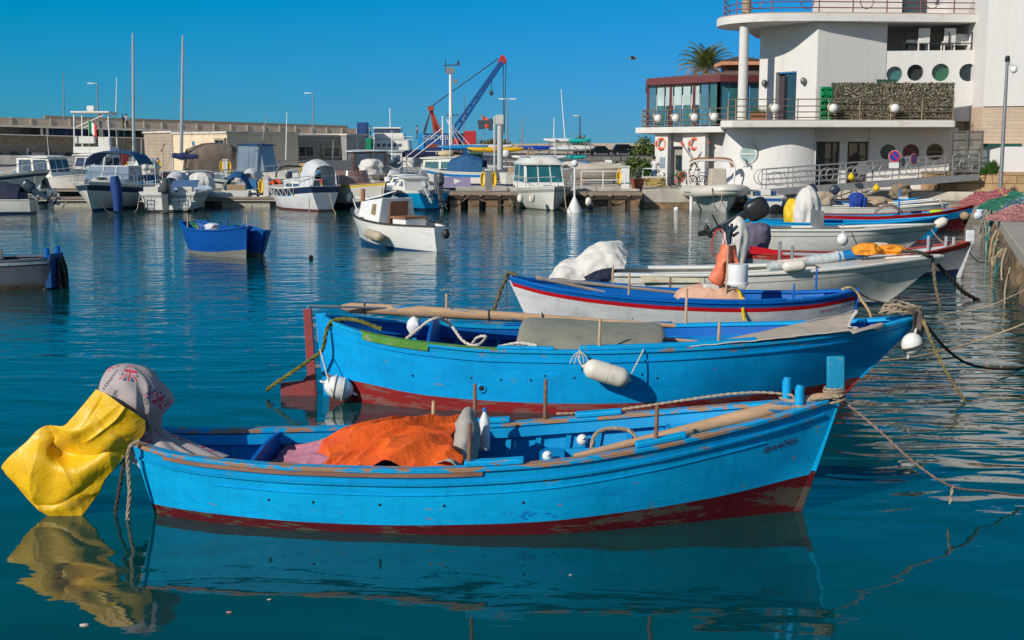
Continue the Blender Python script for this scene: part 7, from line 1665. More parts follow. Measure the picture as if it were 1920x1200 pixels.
ss, hs_ = mboat('motor_boat', 'white open boat moored stern to the viewer with grey outboard', 310, 62.0, 90, 5.6, 2.9, (1.0, 1.02, 1.2), M("grey_seam", (.36, .36, .34), .5), M("black_boot", (.02, .02, .02), .6), rail=False, anchor=0.0, deckt=.55, sternhalf=.97)
mb = MB(); mb.box((.06, -.98, .55), (.1, .85, .05)); mb.box((.06, .98, .55), (.1, .85, .05)); mb.box((.3, -.85, 1.12), (.35, .75, .3)); mb.box((.3, .85, 1.12), (.35, .75, .3)); mb.build("quarter_seat", GELI, ss, smooth=0, bevel=.03)
outboard(ss, hs_, 0, .72, -.02, 0, 1.55, M("graphite_cowl", (.09, .1, .11), .3))
mb = MB()
for y in (-.75, .95):
 for dy in (-.18, .18): mb.tube([(-.04, y + dy, .15), (-.1, y + dy, .75)], .02, 5)
 for z in (.25, .45, .65): mb.tube([(-.06, y - .18, z), (-.06, y + .18, z)], .018, 5)
mb.build("boarding_ladder", STEEL, ss)
mb = MB(); mb.plate([(2.0, -1.0, 1.2), (2.0, .4, 1.15), (2.6, .4, 1.5), (2.6, -1.0, 1.55)], (0, 0, .02)); mb.build("spray_sheet", M("sheet_blue", (.06, .13, .25), .6), ss, smooth=0)
tarp(ss, [[(1.0, .1, 1.05), (1.0, .6, 1.25), (1.0, 1.2, 1.1)], [(1.6, .1, 1.1), (1.6, .7, 1.4), (1.6, 1.25, 1.1)], [(2.2, .2, 1.1), (2.2, .6, 1.25), (2.2, 1.2, 1.1)]], CWHITE, 'cloth_cover', 4)
GREYT = M("rib_grey_tube", (.36, .38, .4), .5, 0, .08, 2)
rg, h_ = rib('inflatable_boat', 'grey inflatable dinghy with pale strakes by the nearest pontoon', 398, 69.5, -80, 3.6, 2.0, GREYT)
cover_blob(376, 346, 72.5, (.75, .5, .7), 'white cloth hood over an outboard behind the grey inflatable', CWHITE, 15, amp=.25)
# sloop, transom towards the right
sA, sB = PY(598, 396, 62.6), PY(515, 385, 67.5)
sl_, Ls = place('sailing_boat', 'white wooden sloop with navy upper band and rope loops along its side', 'boat', (sA.x + .3, sA.y + .4), (sB.x - .2, sB.y + .4))
hsl = Hull(Ls, [(0, .85), (.25, 1.12), (.5, 1.2), (.75, .95), (.9, .5), (1, .05)], [(0, 1.3), (.5, 1.12), (1, 1.35)], -.4, .1, rb=.7, rs=.1)
hsl.shell((.34, .04), 36).build("hull", [M("brown_boot", (.15, .05, .04), .6), WPAINT, M("sloop_navy", (.012, .03, .08), .45), WPAINT], sl_); hsl.floor(lambda t: hsl.sheer(t) - .06, .0, .98).build("deck", GELI, sl_)
for s_ in (-1, 1): hsl.band(s_, -.05, .03, -.02, .04, 0, .99, 24).build("toe_rail", GEL, sl_); hsl.band(s_, 0, .02, -.39, -.34, .3, .99, 24).build("blue_line", SKYB, sl_)
house(sl_, 1.6, 3.8, .62, .5, 1.05, 1.5, .05, .35, wz=(.3, .7), front=False)
mb = MB()
for k in range(7):
 t0 = .22 + .09 * k
 for s_ in (1,):
  a = hsl.pt(t0, hsl.sheer(t0) - .05, s_, .03); b = hsl.pt(t0 + .08, hsl.sheer(t0 + .08) - .05, s_, .03); m_ = hsl.pt(t0 + .04, hsl.sheer(t0) - .4, s_, .04); rope_mb([a, m_, b], .02, 5, mb=mb, strands=1)
mb.build("rope_fendering", ROPE_W, sl_)
mb = MB()
for s_ in (-1, 1): mb.tube([hsl.pt(t, hsl.sheer(t), s_, -.05) + Vector((0, 0, .5)) for t in (0.02, .15, .3)], .02, 5); [mb.tube([hsl.pt(t, hsl.sheer(t), s_, -.05), hsl.pt(t, hsl.sheer(t), s_, -.05) + Vector((0, 0, .5))], .018, 5) for t in (.02, .15, .3)]
mb.tube([hsl.pt(.02, 1.3, -1, -.05) + Vector((0, 0, .5)), hsl.pt(.02, 1.3, 1, -.05) + Vector((0, 0, .5))], .02, 5); mb.build("pushpit", STEEL, sl_)
mb = MB(); mb.tube([(Ls * .9, .3, 1.3), (Ls * .95, .0, 1.4), (Ls * .92, -.3, 1.34)], .13, 8); mb.build("orange_float", ORG, sl_)
tarp(sl_, [[(.05, -.7, 1.3), (.05, -.5, 2.2), (.05, .4, 2.2), (.05, .7, 1.3)], [(.8, -.75, 1.25), (.8, -.5, 2.45), (.8, .45, 2.45), (.8, .75, 1.25)], [(1.6, -.7, 1.2), (1.5, -.4, 2.35), (1.5, .4, 2.35), (1.6, .7, 1.2)]], M("pale_grey_cover", (.55, .56, .58), .8, 0, .05, 2, .2, 30), 'cover', 3)
# yellow striped launch, bow to the right
lA, lB = PY(632, 388, 66.5), PY(722, 395, 63.0)
yl, Ly = place('motor_launch', 'cream launch with yellow rubbing strake and tinted curved windscreen', 'boat', (lA.x - .6, lA.y + 1.2), (lB.x + .1, lB.y))
hy = Hull(Ly, [(0, 1.0), (.4, 1.15), (.7, .95), (.88, .5), (1, .05)], [(0, 1.3), (.5, 1.28), (1, 1.5)], -.3, [(0, .28), (.6, .35), (1, .75)], rb=.8)
hy.shell((.16, .06), 36).build("hull", [M("launch_navy", (.015, .035, .075), .5), M("launch_cream", (.66, .63, .57), .5, 0, .05), YEL, M("launch_cream", (.66, .63, .57), .5)], yl); hy.floor(lambda t: hy.sheer(t) - .04, .3, .98).build("foredeck", M("launch_deck", (.5, .38, .3), .7), yl)
for s_ in (-1, 1): hy.band(s_, -.06, .03, -.02, .03, 0, .99, 24).build("gunwale", M("varnish_brown", (.3, .15, .08), .4), yl)
mb = MB(); mb.grid(lambda u, v: Vector((2.0 + 1.6 * math.sin(math.pi * u) ** .7 * (1 - .15 * v), math.cos(math.pi * u) * (1.05 - .25 * v), 1.28 + .75 * v)), 20, 6); mb.build("windscreen", M("smoke_screen", (.2, .12, .1), .15, 0, .1, alpha=.8), yl)
mb = MB(); mb.box((.9, 0, 1.9), (.05, 1.7, 1.3)); mb.build("screen_board", M("grey_panel", (.4, .37, .34), .6), yl, smooth=0)
fender(PY(655, 362, 64.2), PY(653, 379, 64.2), .14, 'cream fender hanging on the yellow striped launch')
mb = MB(); mb.ball((0, 0, 0), (.34, .34, .34), 16, 10); o = mb.build("round_fender", M("grey_ball_fender", (.3, .34, .38), .5)); o.location = PY(740, 380, 63.4); tag(o, 'big grey ball fender between the launch and the turquoise boat', 'fender')
# turquoise boat with outboards
tA, tB = PY(808, 394, 63.8), PY(742, 385, 67.5)
tq, Lt = place('motor_boat', 'bright turquoise hulled open boat with white cabin seen from its quarter', 'boat', (tA.x + .2, tA.y), (tB.x - .9, tB.y + .9))
TURQ = M("turquoise_hull", (.005, .3, .6), .35, 0, .06, 2)
ht = Hull(Lt, [(0, 1.0), (.4, 1.15), (.7, .95), (.88, .5), (1, .05)], [(0, 1.05), (.5, 1.0), (1, 1.3)], -.3, .12, rb=.7)
ht.shell((.14,), 30).build("hull", [NAVY, TURQ, GEL], tq); ht.floor(lambda t: ht.sheer(t) - .05, 0, .98).build("deck", GELI, tq)
house(tq, 1.6, 3.4, .85, .6, 1.0, 1.62, .3, .5, wz=(.35, .75), front=False); outboard(tq, ht, 0, 1.05, -.1, R(8), 1.35, M("graphite_cowl", (.09, .1, .11), .3)); outboard(tq, ht, 0, .9, .6, R(35), .9, M("silver_cowl", (.4, .42, .44), .3))
# wheelhouse boat bow to the viewer
wh, hw = mboat('wheelhouse_boat', 'white wheelhouse boat with teal windscreen moored bow to the viewer', 1040, 63.4, -78, 6.4, 3.15, (1.0, 1.08, 1.25), M("grey_seam", (.36, .36, .34), .5), M("olive_boot", (.2, .2, .1), .6), rb=.55, deckt=.55, rail=True, anchor=.97, paint=.06)
house(wh, 1.3, 4.2, 1.15, 1.1, 1.0, 2.36, .1, .5, win=TEALW, wz=(.3, .95), roof=.42, over=.1)
mb = MB(); mb.tube([(2.0, -.8, 2.74), (3.6, -.75, 2.74)], .03, 6); mb.tube([(2.0, .8, 2.74), (3.6, .75, 2.74)], .03, 6); mb.lathe([(.03, 2.6), (.03, 3.0), (.1, 3.02), (.1, 3.06)], (2.6, 0, 0), 8); mb.build("roof_rail", GREYM, wh)
for px, py, lab in ((976, 372, 'white fender hanging left on the wheelhouse boat bow'), (998, 372, 'white fender hanging nearer the stem of the wheelhouse boat'), (1104, 378, 'grey white fender on the shaded side of the wheelhouse boat')):
 fender(PY(px, py - 8, 63.2), PY(px - 1, py + 8, 63.2), .16, lab, group='fenders of the wheelhouse boat')
# cream inflatable and small cat at the club quay
rc, h_ = rib('inflatable_boat', 'large cream inflatable with brown folded canopy at the club quay', 1347, 64.4, -86, 5.4, 3.1, M("rib_cream_tube", (.62, .58, .5), .45, 0, .05, 2), tube=.3, z=.5)
mb = MB(); kb = [(1.2, -1.2, .35), (3.6, -1.1, .4), (4.9, -.5, .5), (5.2, 0, .55), (4.9, .5, .5), (3.6, 1.1, .4), (1.2, 1.2, .35)]; mb.add(kb + [(4.6, 0, -.7), (1.2, 0, -.75), (1.2, -1.0, -.55), (1.2, 1.0, -.55)], [(0, 1, 7, 8, 9), (1, 2, 7), (2, 3, 7), (3, 4, 7), (4, 5, 7), (5, 6, 10, 8, 7), (0, 6, 5, 4, 3, 2, 1)]); mb.build("keel", M("rib_hull", (.62, .6, .55), .4), rc, smooth=0, bevel=.05)
mb = MB(); mb.box((2.6, 0, 1.1), (.8, .9, 1.1), taper=.85); cs = mb.build("console", M("console_canvas", (.5, .44, .35), .8), rc, smooth=0, bevel=.06)
mb = MB(); mb.tube(cr([(1.2, -1.2, .6), (1.3, -1.25, 1.7), (1.3, -.9, 2.02), (1.3, 0, 2.06), (1.3, .9, 2.02), (1.3, 1.25, 1.7), (1.2, 1.2, .6)], 4), .05, 8); rbr = mb.build("roll_bar", WHS, rc); mb = MB(); mb.tube(cr([(1.25, -1.15, 1.75), (1.2, -1.0, 2.05), (1.2, -.3, 2.12), (1.2, 0, 2.06), (1.2, .35, 2.12), (1.2, 1.0, 2.05), (1.25, 1.15, 1.7)], 4), .11, 8); mb.build("folded_canopy", M("brown_canvas", (.33, .17, .09), .9, 0, .2, 5, .5, 30), rbr)
o = thing('white_post', 'white tube post in the water by the cream inflatable', 'post', tuple(PZ(1296, 394))); mb = MB(); mb.tube([(0, 0, -.3), (0, 0, 1.0)], .1, 10); mb.build("tube", WHS, o)
kt, hk = mboat('catamaran_tender', 'little white twin hull tender moored stern to beside the cream inflatable', 1441, 61.4, 90, 3.4, 1.75, (.85, .85, .9), M("cat_blue", (.02, .12, .35), .5), rail=False, anchor=0, sternhalf=.97)
mb = MB(); mb.ball((-.03, -.45, .18), (.06, .32, .26), 12, 8); mb.ball((-.03, .45, .18), (.06, .32, .26), 12, 8); mb.build("tunnel", BLACK, kt); mb = MB(); mb.box((.6, 0, 1.0), (.7, .5, .3)); mb.build("console", GEL, kt, smooth=0, bevel=.03)
# second rank and beyond
fb_, hf = mboat('flybridge_boat', 'tall white fishing cruiser with tower and flag behind the bimini cruiser', 162, 86, -88, 9.5, 3.4, (1.3, 1.4, 1.8), rb=1.3, anchor=.6)
house(fb_, 2.2, 5.8, 1.4, 1.1, 1.4, 2.7, 0, 1.0, win=TINT, wz=(.4, .85), roof=.1)
mb = MB(); mb.box((3.4, 0, 3.05), (2.2, 2.6, .45)); mb.box((4.2, .85, 3.6), (.5, .8, .7)); mb.box((4.0, -.6, 3.75), (.4, 1.4, .5)); mb.build("flybridge", GEL, fb_, smooth=0, bevel=.05)
mb = MB()
for x in (2.6, 4.4):
 for y in (-1.25, 1.25): mb.tube([(x, y, 2.8), (x - .1, y * .95, 5.6)], .05, 6)
 mb.tube([(x - .1, -1.18, 4.6), (x, 1.18, 5.6)], .035, 6)
mb.build("tower_frame", WHS, fb_); mb = MB(); mb.box((3.4, 0, 5.68), (2.4, 2.7, .14)); mb.box((3.5, -.2, 5.95), (.5, .5, .4)); mb.build("tower_roof", GEL, fb_, smooth=0, bevel=.04)
mb = MB(); mb.grid(lambda u, v: Vector((.12 * math.sin(u * 4), .0, 0)) + Vector((.0, 0, 0)) + Vector((.55 * u - .2 * v, .05 * math.sin(5 * u), -.75 * v - .35 * u)), 10, 6, 0)
mb2 = MB(); vs = mb.v
for k in range(3):
 m_ = MB(); m_.grid(lambda u, v: Vector((.1 + .18 * (k + u), .04 * math.sin(5 * (k + u) / 3), -.85 * v - .12 * (k + u))), 5, 6); mb2.add(m_.v, m_.f, k)
fl = thing('italian_flag', 'green white and red flag hanging at the tower of the fishing cruiser', 'flag', tuple(PY(163, 225, 83.5))); mb2.build("cloth", [M("flag_green", (.0, .25, .08), .8), WHS, RED], fl, solid=.006); mb = MB(); mb.tube([(.08, 0, -2.6), (.08, 0, .1)], .02, 5); mb.build("staff", WHS, fl)
cl_, h_ = mboat('cabin_boat', 'white cabin boat with side curtains between the left cruiser and the bimini cruiser', 96, 82, -30, 6.5, 2.6, (1.1, 1.2, 1.5), rb=.9)
house(cl_, 1.0, 4.2, 1.1, .85, 1.2, 2.6, 0, .4, win=TINT, wz=(.3, .88), roof=.1)
tb_, h_ = mboat('covered_boat', 'motor boat shrouded under a big taupe tarpaulin in front of the cream building', 428, 97, 20, 8.5, 3.0, (1.3, 1.4, 1.7), rb=1.4)
TAUPE = M("taupe_tarp", (.2, .155, .12), .85, 0, .08, 1.5, .3, 20)
tarp(tb_, [[(.8, -1.5, 1.1), (1.0, -1.2, 2.6), (1.1, 0, 3.1), (1.0, 1.2, 2.6), (.8, 1.5, 1.1)], [(2.4, -1.55, 1.0), (2.4, -1.3, 3.0), (2.4, 0, 3.5), (2.4, 1.3, 3.0), (2.4, 1.55, 1.1)], [(4.2, -1.5, 1.0), (4.1, -1.2, 3.0), (4.1, 0, 3.5), (4.1, 1.2, 3.0), (4.2, 1.5, 1.1)], [(5.6, -1.35, 1.1), (5.0, -1.0, 2.7), (5.0, 0, 3.1), (5.0, 1.0, 2.7), (5.6, 1.35, 1.1)]], TAUPE, 'tarpaulin', 5, .08)
cv_, h_ = mboat('canopy_boat', 'cream motor boat with clear curtains and blue roof in front of the stone building', 512, 95, -20, 8, 2.9, (1.2, 1.3, 1.9), rb=1.5)
house(cv_, 1.4, 3.8, 1.15, 1.0, 1.4, 3.4, .15, .35, m=CLEARP, win=CLEARP, wz=(.1, .9), roof=.1, roofm=BIMB)
rv, h_ = rib('inflatable_boat', 'white inflatable with navy outboard and arch behind the sloop', 548, 84, 95, 5.0, 2.4, M("rib_white_tube", (.68, .69, .7), .4))
outboard(rv, Hull(5, [(0, 1), (1, 1)], [(0, .8), (1, .8)]), 0, .85, 0, 0, 1.3, M("navy_cowl", (.03, .045, .07), .3)); mb = MB(); mb.tube(cr([(1.4, -1, .6), (1.5, -1, 1.6), (1.5, -.6, 1.95), (1.5, .6, 1.95), (1.5, 1, 1.6), (1.4, 1, .6)], 4), .06, 8); mb.build("arch", M("black_rail", (.02, .02, .02), .4), rv); mb = MB(); mb.box((2.2, 0, 1.1), (.6, .9, 1.1)); mb.build("console", GEL, rv, smooth=0, bevel=.05)
br_, h_ = mboat('wheelhouse_boat', 'dark wooden wheelhouse boat with white roof and open back', 656, 90, 200, 7.0, 2.6, (1.1, 1.1, 1.4), rb=.6)
house(br_, 1.0, 3.6, 1.05, .95, 1.1, 2.95, .0, .2, m=M("brown_wheelhouse", (.1, .06, .05), .5), win=TINT, wz=(.45, .9), roof=.1, roofm=GEL)
sp = thing('furled_sail', 'long tan furled sail on a boom behind the sloop', 'sail', tuple(PY(562, 311, 86))); mb = MB(); d = PY(636, 313, 86) - Vector(sp.location); mb.tube([d * (k / 12) + Vector((0, 0, .04 * math.sin(k * 2.4))) for k in range(13)], [.2 + .05 * math.sin(k * 3.1) for k in range(13)], 9); mb.build("sail_roll", M("tan_sail", (.42, .27, .15), .9, 0, .2, 3, .5, 14), sp); mb = MB(); mb.tube([Vector((0, 0, -.2)), d + Vector((0, 0, -.2))], .06, 6); mb.build("boom", OLDWOOD, sp)
wc, h_ = mboat('cabin_boat', 'white raked cabin boat with navy side canopy right of the dark wheelhouse', 712, 92, 195, 7.2, 2.7, (1.1, 1.2, 1.5), rb=.9)
house(wc, 2.0, 5.2, 1.1, .8, 1.2, 2.9, .1, 1.1, win=TINT, wz=(.35, .85), roof=.12); bimini(wc, -1.6, 1.9, 1.2, 3.05, M("navy_canopy", (.008, .015, .06), .8), 1.2, .5)
cr_, h_ = mboat('cabin_boat', 'cream cabin cruiser behind the bending man on the jetty', 815, 80, 160, 6.4, 2.5, (1.05, 1.1, 1.3), hm=GELI, rb=.7)
house(cr_, 1.2, 3.9, 1.0, .85, 1.1, 2.55, .15, .25, m=GELI, win=GLASS_T, wz=(.4, .85), roof=.1); mb = MB(); mb.ball((2.4, .1, 2.85), (.55, .35, .2)); mb.build("roof_dinghy", M("cream_bundle", (.55, .45, .25), .8), cr_)
for px, Y, hd, L, lab in ((268, 80, 60, 5.0, 'white open boat left of the farther yellow hose pedestal'), (322, 80.5, 110, 5.2, 'white boat with dark windscreen behind the stern-to boat'), (365, 90, 40, 6.4, 'white sloop hull under the tall mast with navy sail cover'), (455, 84, 200, 4.6, 'small white and blue tender lying at the second pontoon'), (240, 98, 150, 5.5, 'white boat far back left under the stone terrace'), (600, 100, 170, 6, 'white boat far back in front of the stone building'), (30, 90, 170, 6, 'white boat behind the left edge cruiser'), (760, 78, 170, 5, 'low white boat behind the turquoise boat'), (875, 86, 10, 6, 'long white hull stored behind the jetty pedestal'), (690, 83, 20, 4.4, 'white round nosed boat behind the launch')):
 r_, h_ = mboat('motor_boat', lab, px, Y, hd, L, 2.1, (.85, .9, 1.15), M("navy_stripe", (.03, .05, .1), .4) if px % 2 else None, rb=.8, group='white boats in the back ranks', rail=(px % 4 != 0), z0=.0 if px < 800 else .95)
 if px in (322, 240, 600, 30): windscreen(r_, L * .55, .85, 1.0, 1.65, .35, M("smoke_screen", (.2, .12, .1), .15) if px == 322 else None)
 if px in (268, 690): cover_blob(px + 6, 312, Y, (.8, .7, .5), 'pale cloth cover on the white boat %s' % ('left of the hose pedestal' if px == 268 else 'behind the launch'), CWHITE, px, 'boat_cover', 'cover', amp=.3)
 if px in (365, 760): house(r_, L * .35, L * .7, .7, .5, .9, 1.5, 0, .4, wz=(.3, .75), roof=.06)
cover_blob(721, 330, 84, (.95, .7, .7), 'beige cloth hood over an engine behind the yellow striped launch', M("beige_cover", (.5, .42, .33), .9, 0, .1, 2, .3, 30), 31, 'engine_cover', 'engine cover', amp=.25)
# masts with stays and furled sails
def mast(px, py0, py1, Y, lab, r0=.09, boom=None, m=None, spread=None, lean=0):
 a, b = PY(px, py1, Y), PY(px + lean, py0, Y); r_ = thing('mast', lab, 'mast', tuple(a), 0, 'masts over the marina'); d = b - a
 mb = MB(); mb.tube([d * 0, d * .5, d], [r0, r0 * .9, r0 * .55], 8); mb.build("spar", m or STEEL, r_)
 if spread:
  for q in spread: mb = MB(); c = d * q; mb.tube([c - Vector((.5, 0, .05)), c, c + Vector((.5, 0, -.05))], .025, 5); mb.build("spreader", m or STEEL, r_)
  mb = MB()
  for s_ in (-1, 1): mb.tube([d, d * spread[0] + Vector((s_ * .5, 0, 0)), Vector((s_ * .9, 0, -.3))], .012, 4)
  mb.build("shroud", m or STEEL, r_)
 if boom:
  mb = MB(); p0, p1 = PY(boom[0], boom[1], Y) - a, PY(boom[2], boom[3], Y) - a; mb.tube([p0.lerp(p1, k / 8) + Vector((0, 0, .03 * math.sin(k * 2))) for k in range(9)], [.16, .2, .22, .3, .24, .2, .2, .17, .12], 8); mb.build("sail_cover", M("navy_sail_cover", (.02, .03, .1), .9, 0, .2, 4, .4, 20), r_)
 return r_
mast(251, 62, 305, 92, 'tall bare grey mast, left of the two tall masts', .13, spread=(.5,), lean=-2)
mast(340, 66, 300, 90, 'tall mast with navy sail cover on its boom, right of the two tall masts', .13, (322, 292, 372, 294), spread=(.48,), lean=3)
for k, (px, p0, p1, Y, m_, lean, lab) in enumerate(((120, 135, 225, 95, GREYM, -1, 'thin pole with crossed tip left of the flag'), (217, 145, 225, 95, WHS, 2, 'thin whip aerial right of the fishing cruiser tower'), (978, 218, 288, 100, M("brown_spar", (.36, .17, .09), .6), 3, 'short brown mast left of the dinghy racks'), (1060, 168, 268, 100, WHS, -8, 'tall white dinghy mast leaning left over the racks'), (1038, 220, 285, 100, WHS, 1, 'short white dinghy mast beside the leaning one'), (869, 176, 285, 140, PINWOOD, 2, 'thin dark mast behind the crane boom'), (493, 214, 262, 95, GREYM, 8, 'slanting rod aerial over the canopy boat'), (536, 210, 300, 90, WHS, 2, 'thin white aerial with pink pennant'), (735, 245, 300, 90, WHS, 0, 'short white pole by the navy canopy'))):
 mast(px, p0, p1, Y, lab, .045, m=m_, lean=lean)
def lamp_post(px, py0, py1, Y, lab, heads=1, m=None, r0=.07):
 a, b = PY(px, py1, Y), PY(px, py0, Y); r_ = thing('lamp_post', lab, 'lamp post', tuple(a), 0, 'lamp posts'); H = b.z - a.z; mb = MB(); mb.tube([(0, 0, 0), (0, 0, H)], [r0, r0 * .7], 8); mb.build("post", m or GREYM, r_)
 for s_ in ((-1, 1) if heads == 2 else (-1,)): mb = MB(); mb.tube([(0, 0, H), (s_ * .35, 0, H + .05)], .03, 5); mb.box((s_ * .55, 0, H + .03), (.55, .25, .1)); mb.build("lamp_head", WHS, r_, smooth=0)
lamp_post(588, 175, 253, 125, 'white lamp post behind the stone building'); lamp_post(185, 157, 225, 112, 'lamp post on the terrace left of the bare mast', 1); lamp_post(951, 186, 268, 120, 'twin headed white lamp post right of the crane boom', 2); lamp_post(1087, 217, 268, 150, 'dark lamp post at the horizon right of the dinghy masts', 1, M("dark_post", (.05, .07, .09), .5), .1); lamp_post(193, 210, 262, 125, 'small lamp post in front of the terrace', 2);
# tall floodlight mast
fm = thing('floodlight_mast', 'tall white floodlight mast with cameras left of the crane boom', 'mast', tuple(PY(846, 318, 88))); Hf = PY(846, 135, 88).z - fm.location.z
mb = MB(); mb.tube([(0, 0, 0), (0, 0, Hf * .55), (0, 0, Hf)], [.17, .14, .1], 10); mb.build("post", WHS, fm); mb = MB(); mb.box((-.02, 0, Hf + .1), (.6, .3, .4)); mb.box((.35, 0, Hf - .65), (.3, .25, .3)); mb.build("floodlight", GREYM, fm, smooth=0); mb = MB(); mb.bar((-.5, 0, Hf + .45), (.6, 0, Hf + .5), .08, .08); mb.box((.55, 0, Hf + .6), (.2, .15, .3)); mb.tube([(-.35, 0, Hf), (-.35, 0, Hf + .9)], .03, 5); mb.box((.1, 0, Hf * .56), (.9, .1, .08)); mb.build("camera_bracket", M("dark_post", (.05, .07, .09), .5), fm, smooth=0)
gf = thing('gantry_frame', 'white tube gantry and stays beside the floodlight mast', 'frame', tuple(PY(832, 318, 86))); Hg = PY(832, 218, 86).z - gf.location.z
mb = MB(); mb.tube([(-.05, 0, 0), (-.05, 0, Hg), (.45, 0, Hg), (.45, 0, 0)], .055, 6); [mb.tube([(.2, 0, Hg * .95), (x_, 0, .2)], .02, 5) for x_ in (2.4, 3.2, 1.7)]; [mb.tube([(0, 0, Hg * q), (-3.2, 0, z_)], .03, 5) for q, z_ in ((.8, .4), (.66, .0))]; mb.build("tubes", WHS, gf)
# crane barge with its blue jib
CB_B = M("crane_blue", (.002, .075, .26), .5, 0, .12, .6); CB_L = M("barge_light_blue", (.01, .25, .6), .5, 0, .1, .6)
Yc = 150; cb = thing('crane_barge', 'blue crane barge with red gantry and long blue jib behind the marina', 'crane barge', (XA(835, Yc), Yc, 1.2)); co = Vector(cb.location)
def CP(px, py, dy=0): return PY(px, py, Yc + dy) - co
a, b = CP(784, 290), CP(884, 250); mb = MB(); mb.box(((a.x + b.x) / 2, 2, (a.z + b.z) / 2), (b.x - a.x, 4, b.z - a.z)); mb.build("deckhouse", CB_B, cb, smooth=0)
mb = MB(); mb.box((a.x + .35, -.05, (a.z + b.z) / 2), (.75, .12, b.z - a.z)); mb.build("end_panel", CB_L, cb, smooth=0); mb = MB(); mb.box(((a.x + b.x) / 2 + .3, -.06, a.z + 1.05), (b.x - a.x - 1.5, .1, .5)); mb.build("brown_band", M("rust_band", (.2, .05, .03), .7), cb, smooth=0)
mb = MB(); mb.box(((a.x + b.x) / 2 - 1, 2, a.z - .7), (b.x - a.x + 7, 6, 1.3)); mb.build("pontoon_hull", M("barge_dark", (.03, .04, .07), .6), cb, smooth=0)
vs, fs = text_mesh("SOOBBA", .8); c_ = CP(822, 258.5); mb = MB(); mb.add([Vector((c_.x + v.x * 1.2, -.13, c_.z + v.y)) for v in vs], fs); mb.build("lettering", M("grey_lettering", (.5, .55, .6), .5), cb, smooth=0)
p0, p1 = CP(849, 250), CP(941, 116); n = (p1 - p0).normalized(); sd = Vector((n.z, 0, -n.x))
mb = MB()
for s_ in (-.27, .27):
 for y in (-.5, .5): mb.bar(p0 + sd * s_ + Vector((0, y, 0)), p1 + sd * s_ * .45 + Vector((0, y * .6, 0)), .24, .3)
for k in range(9): c_ = p0.lerp(p1, (k + .5) / 9); w_k = .42 * (1 - .5 * k / 9); mb.bar(c_ - sd * w_k, c_ + sd * w_k, .5, .2)
mb.build("jib", CB_B, cb, smooth=0)
mb = MB(); mb.plate([p1 + v for v in (Vector((-.55, -.4, -.15)), Vector((.4, -.4, -.25)), Vector((.6, -.4, .25)), Vector((.2, -.4, .8)), Vector((-.1, -.4, .75)))], (0, .8, 0)); mb.build("jib_head", M("crane_red", (.45, .025, .03), .5), cb, smooth=0)
mb = MB(); tp = CP(808, 205)
for q in (CP(815, 250), CP(828, 250), CP(822, 252, 2)): mb.bar(tp, q, .28, .28)
mb.bar(tp.lerp(CP(815, 250), .5), tp.lerp(CP(828, 250), .5), .15, .15); mb.box(tp + Vector((0, 0, .1)), (.7, .7, .6)); mb.build("gantry", M("crane_rust_red", (.35, .05, .03), .6), cb, smooth=0)
mb = MB()
for k in (-.25, .1): mb.tube([tp + Vector((0, k, .3)), p1 + Vector((-.4, k, .4))], .05, 4)
for k in (0, .5, 1.0): mb.tube([tp, CP(793 + 4 * k, 250)], .05, 4)
for k in (.15, .5): mb.tube([p1 + Vector((k, 0, .2)), CP(944 + k * 3, 250)], .05, 4)
mb.tube([p1.lerp(p0, .2), CP(921, 172)], .03, 4); mb.build("hoist_cable", M("cable_dark", (.06, .06, .07), .6), cb)
mb = MB(); mb.ball(CP(921, 174), (.25, .2, .35)); mb.build("hook_block", M("dark_post", (.05, .07, .09), .5), cb)
mb = MB(); mb.box(CP(882, 258), (1.4, 1.2, 1.6)); mb.box(CP(855, 277), (.7, 1.0, 2.2)); mb.build("winch_cab", M("crane_red", (.45, .025, .03), .5), cb, smooth=0)
# jib hoist column on the yard
hc_ = thing('hoist_column', 'grey steel hoist column with short arm behind the jetty pedestal', 'hoist', tuple(PY(937, 318, 76))); Hh = PY(937, 226, 76).z - hc_.location.z; mb = MB(); mb.tube([(0, 0, 0), (0, 0, Hh)], .2, 12); mb.tube([(-.32, -.2, -.2), (-.32, -.2, Hh + .25)], .07, 6); mb.build("post", M("hoist_pale", (.55, .55, .54), .5), hc_); mb = MB(); mb.box((0, 0, Hh + .05), (.5, .5, .6)); mb.build("head", M("hoist_pale", (.55, .55, .54), .5), hc_, smooth=0, bevel=.03); mb = MB(); mb.box((-.75, 0, Hh - .1), (1.2, .25, .25)); mb.box((-1.1, 0, Hh - .35), (.4, .35, .35)); mb.box((-.55, 0, Hh - .25), (.25, .3, .7)); mb.build("winch", M("dark_post", (.05, .07, .09), .5), hc_, smooth=0)
of_ = thing('pennant', 'orange red pennant on a thin staff left of the hoist column', 'flag', tuple(PY(907, 286, 80))); Ho = PY(907, 214, 80).z - of_.location.z; mb = MB(); mb.tube([(0, 0, 0), (0, 0, Ho)], .025, 5); mb.build("staff", GREYM, of_); mb = MB(); mb.grid(lambda u, v: Vector((-.12 + .42 * u + .1 * v, .06 * math.sin(4 * u + 3 * v), Ho - .05 - .85 * v - .25 * u * (1 - v))), 8, 8); mb.build("cloth", M("pennant_red", (.75, .06, .01), .7), of_, solid=.01)
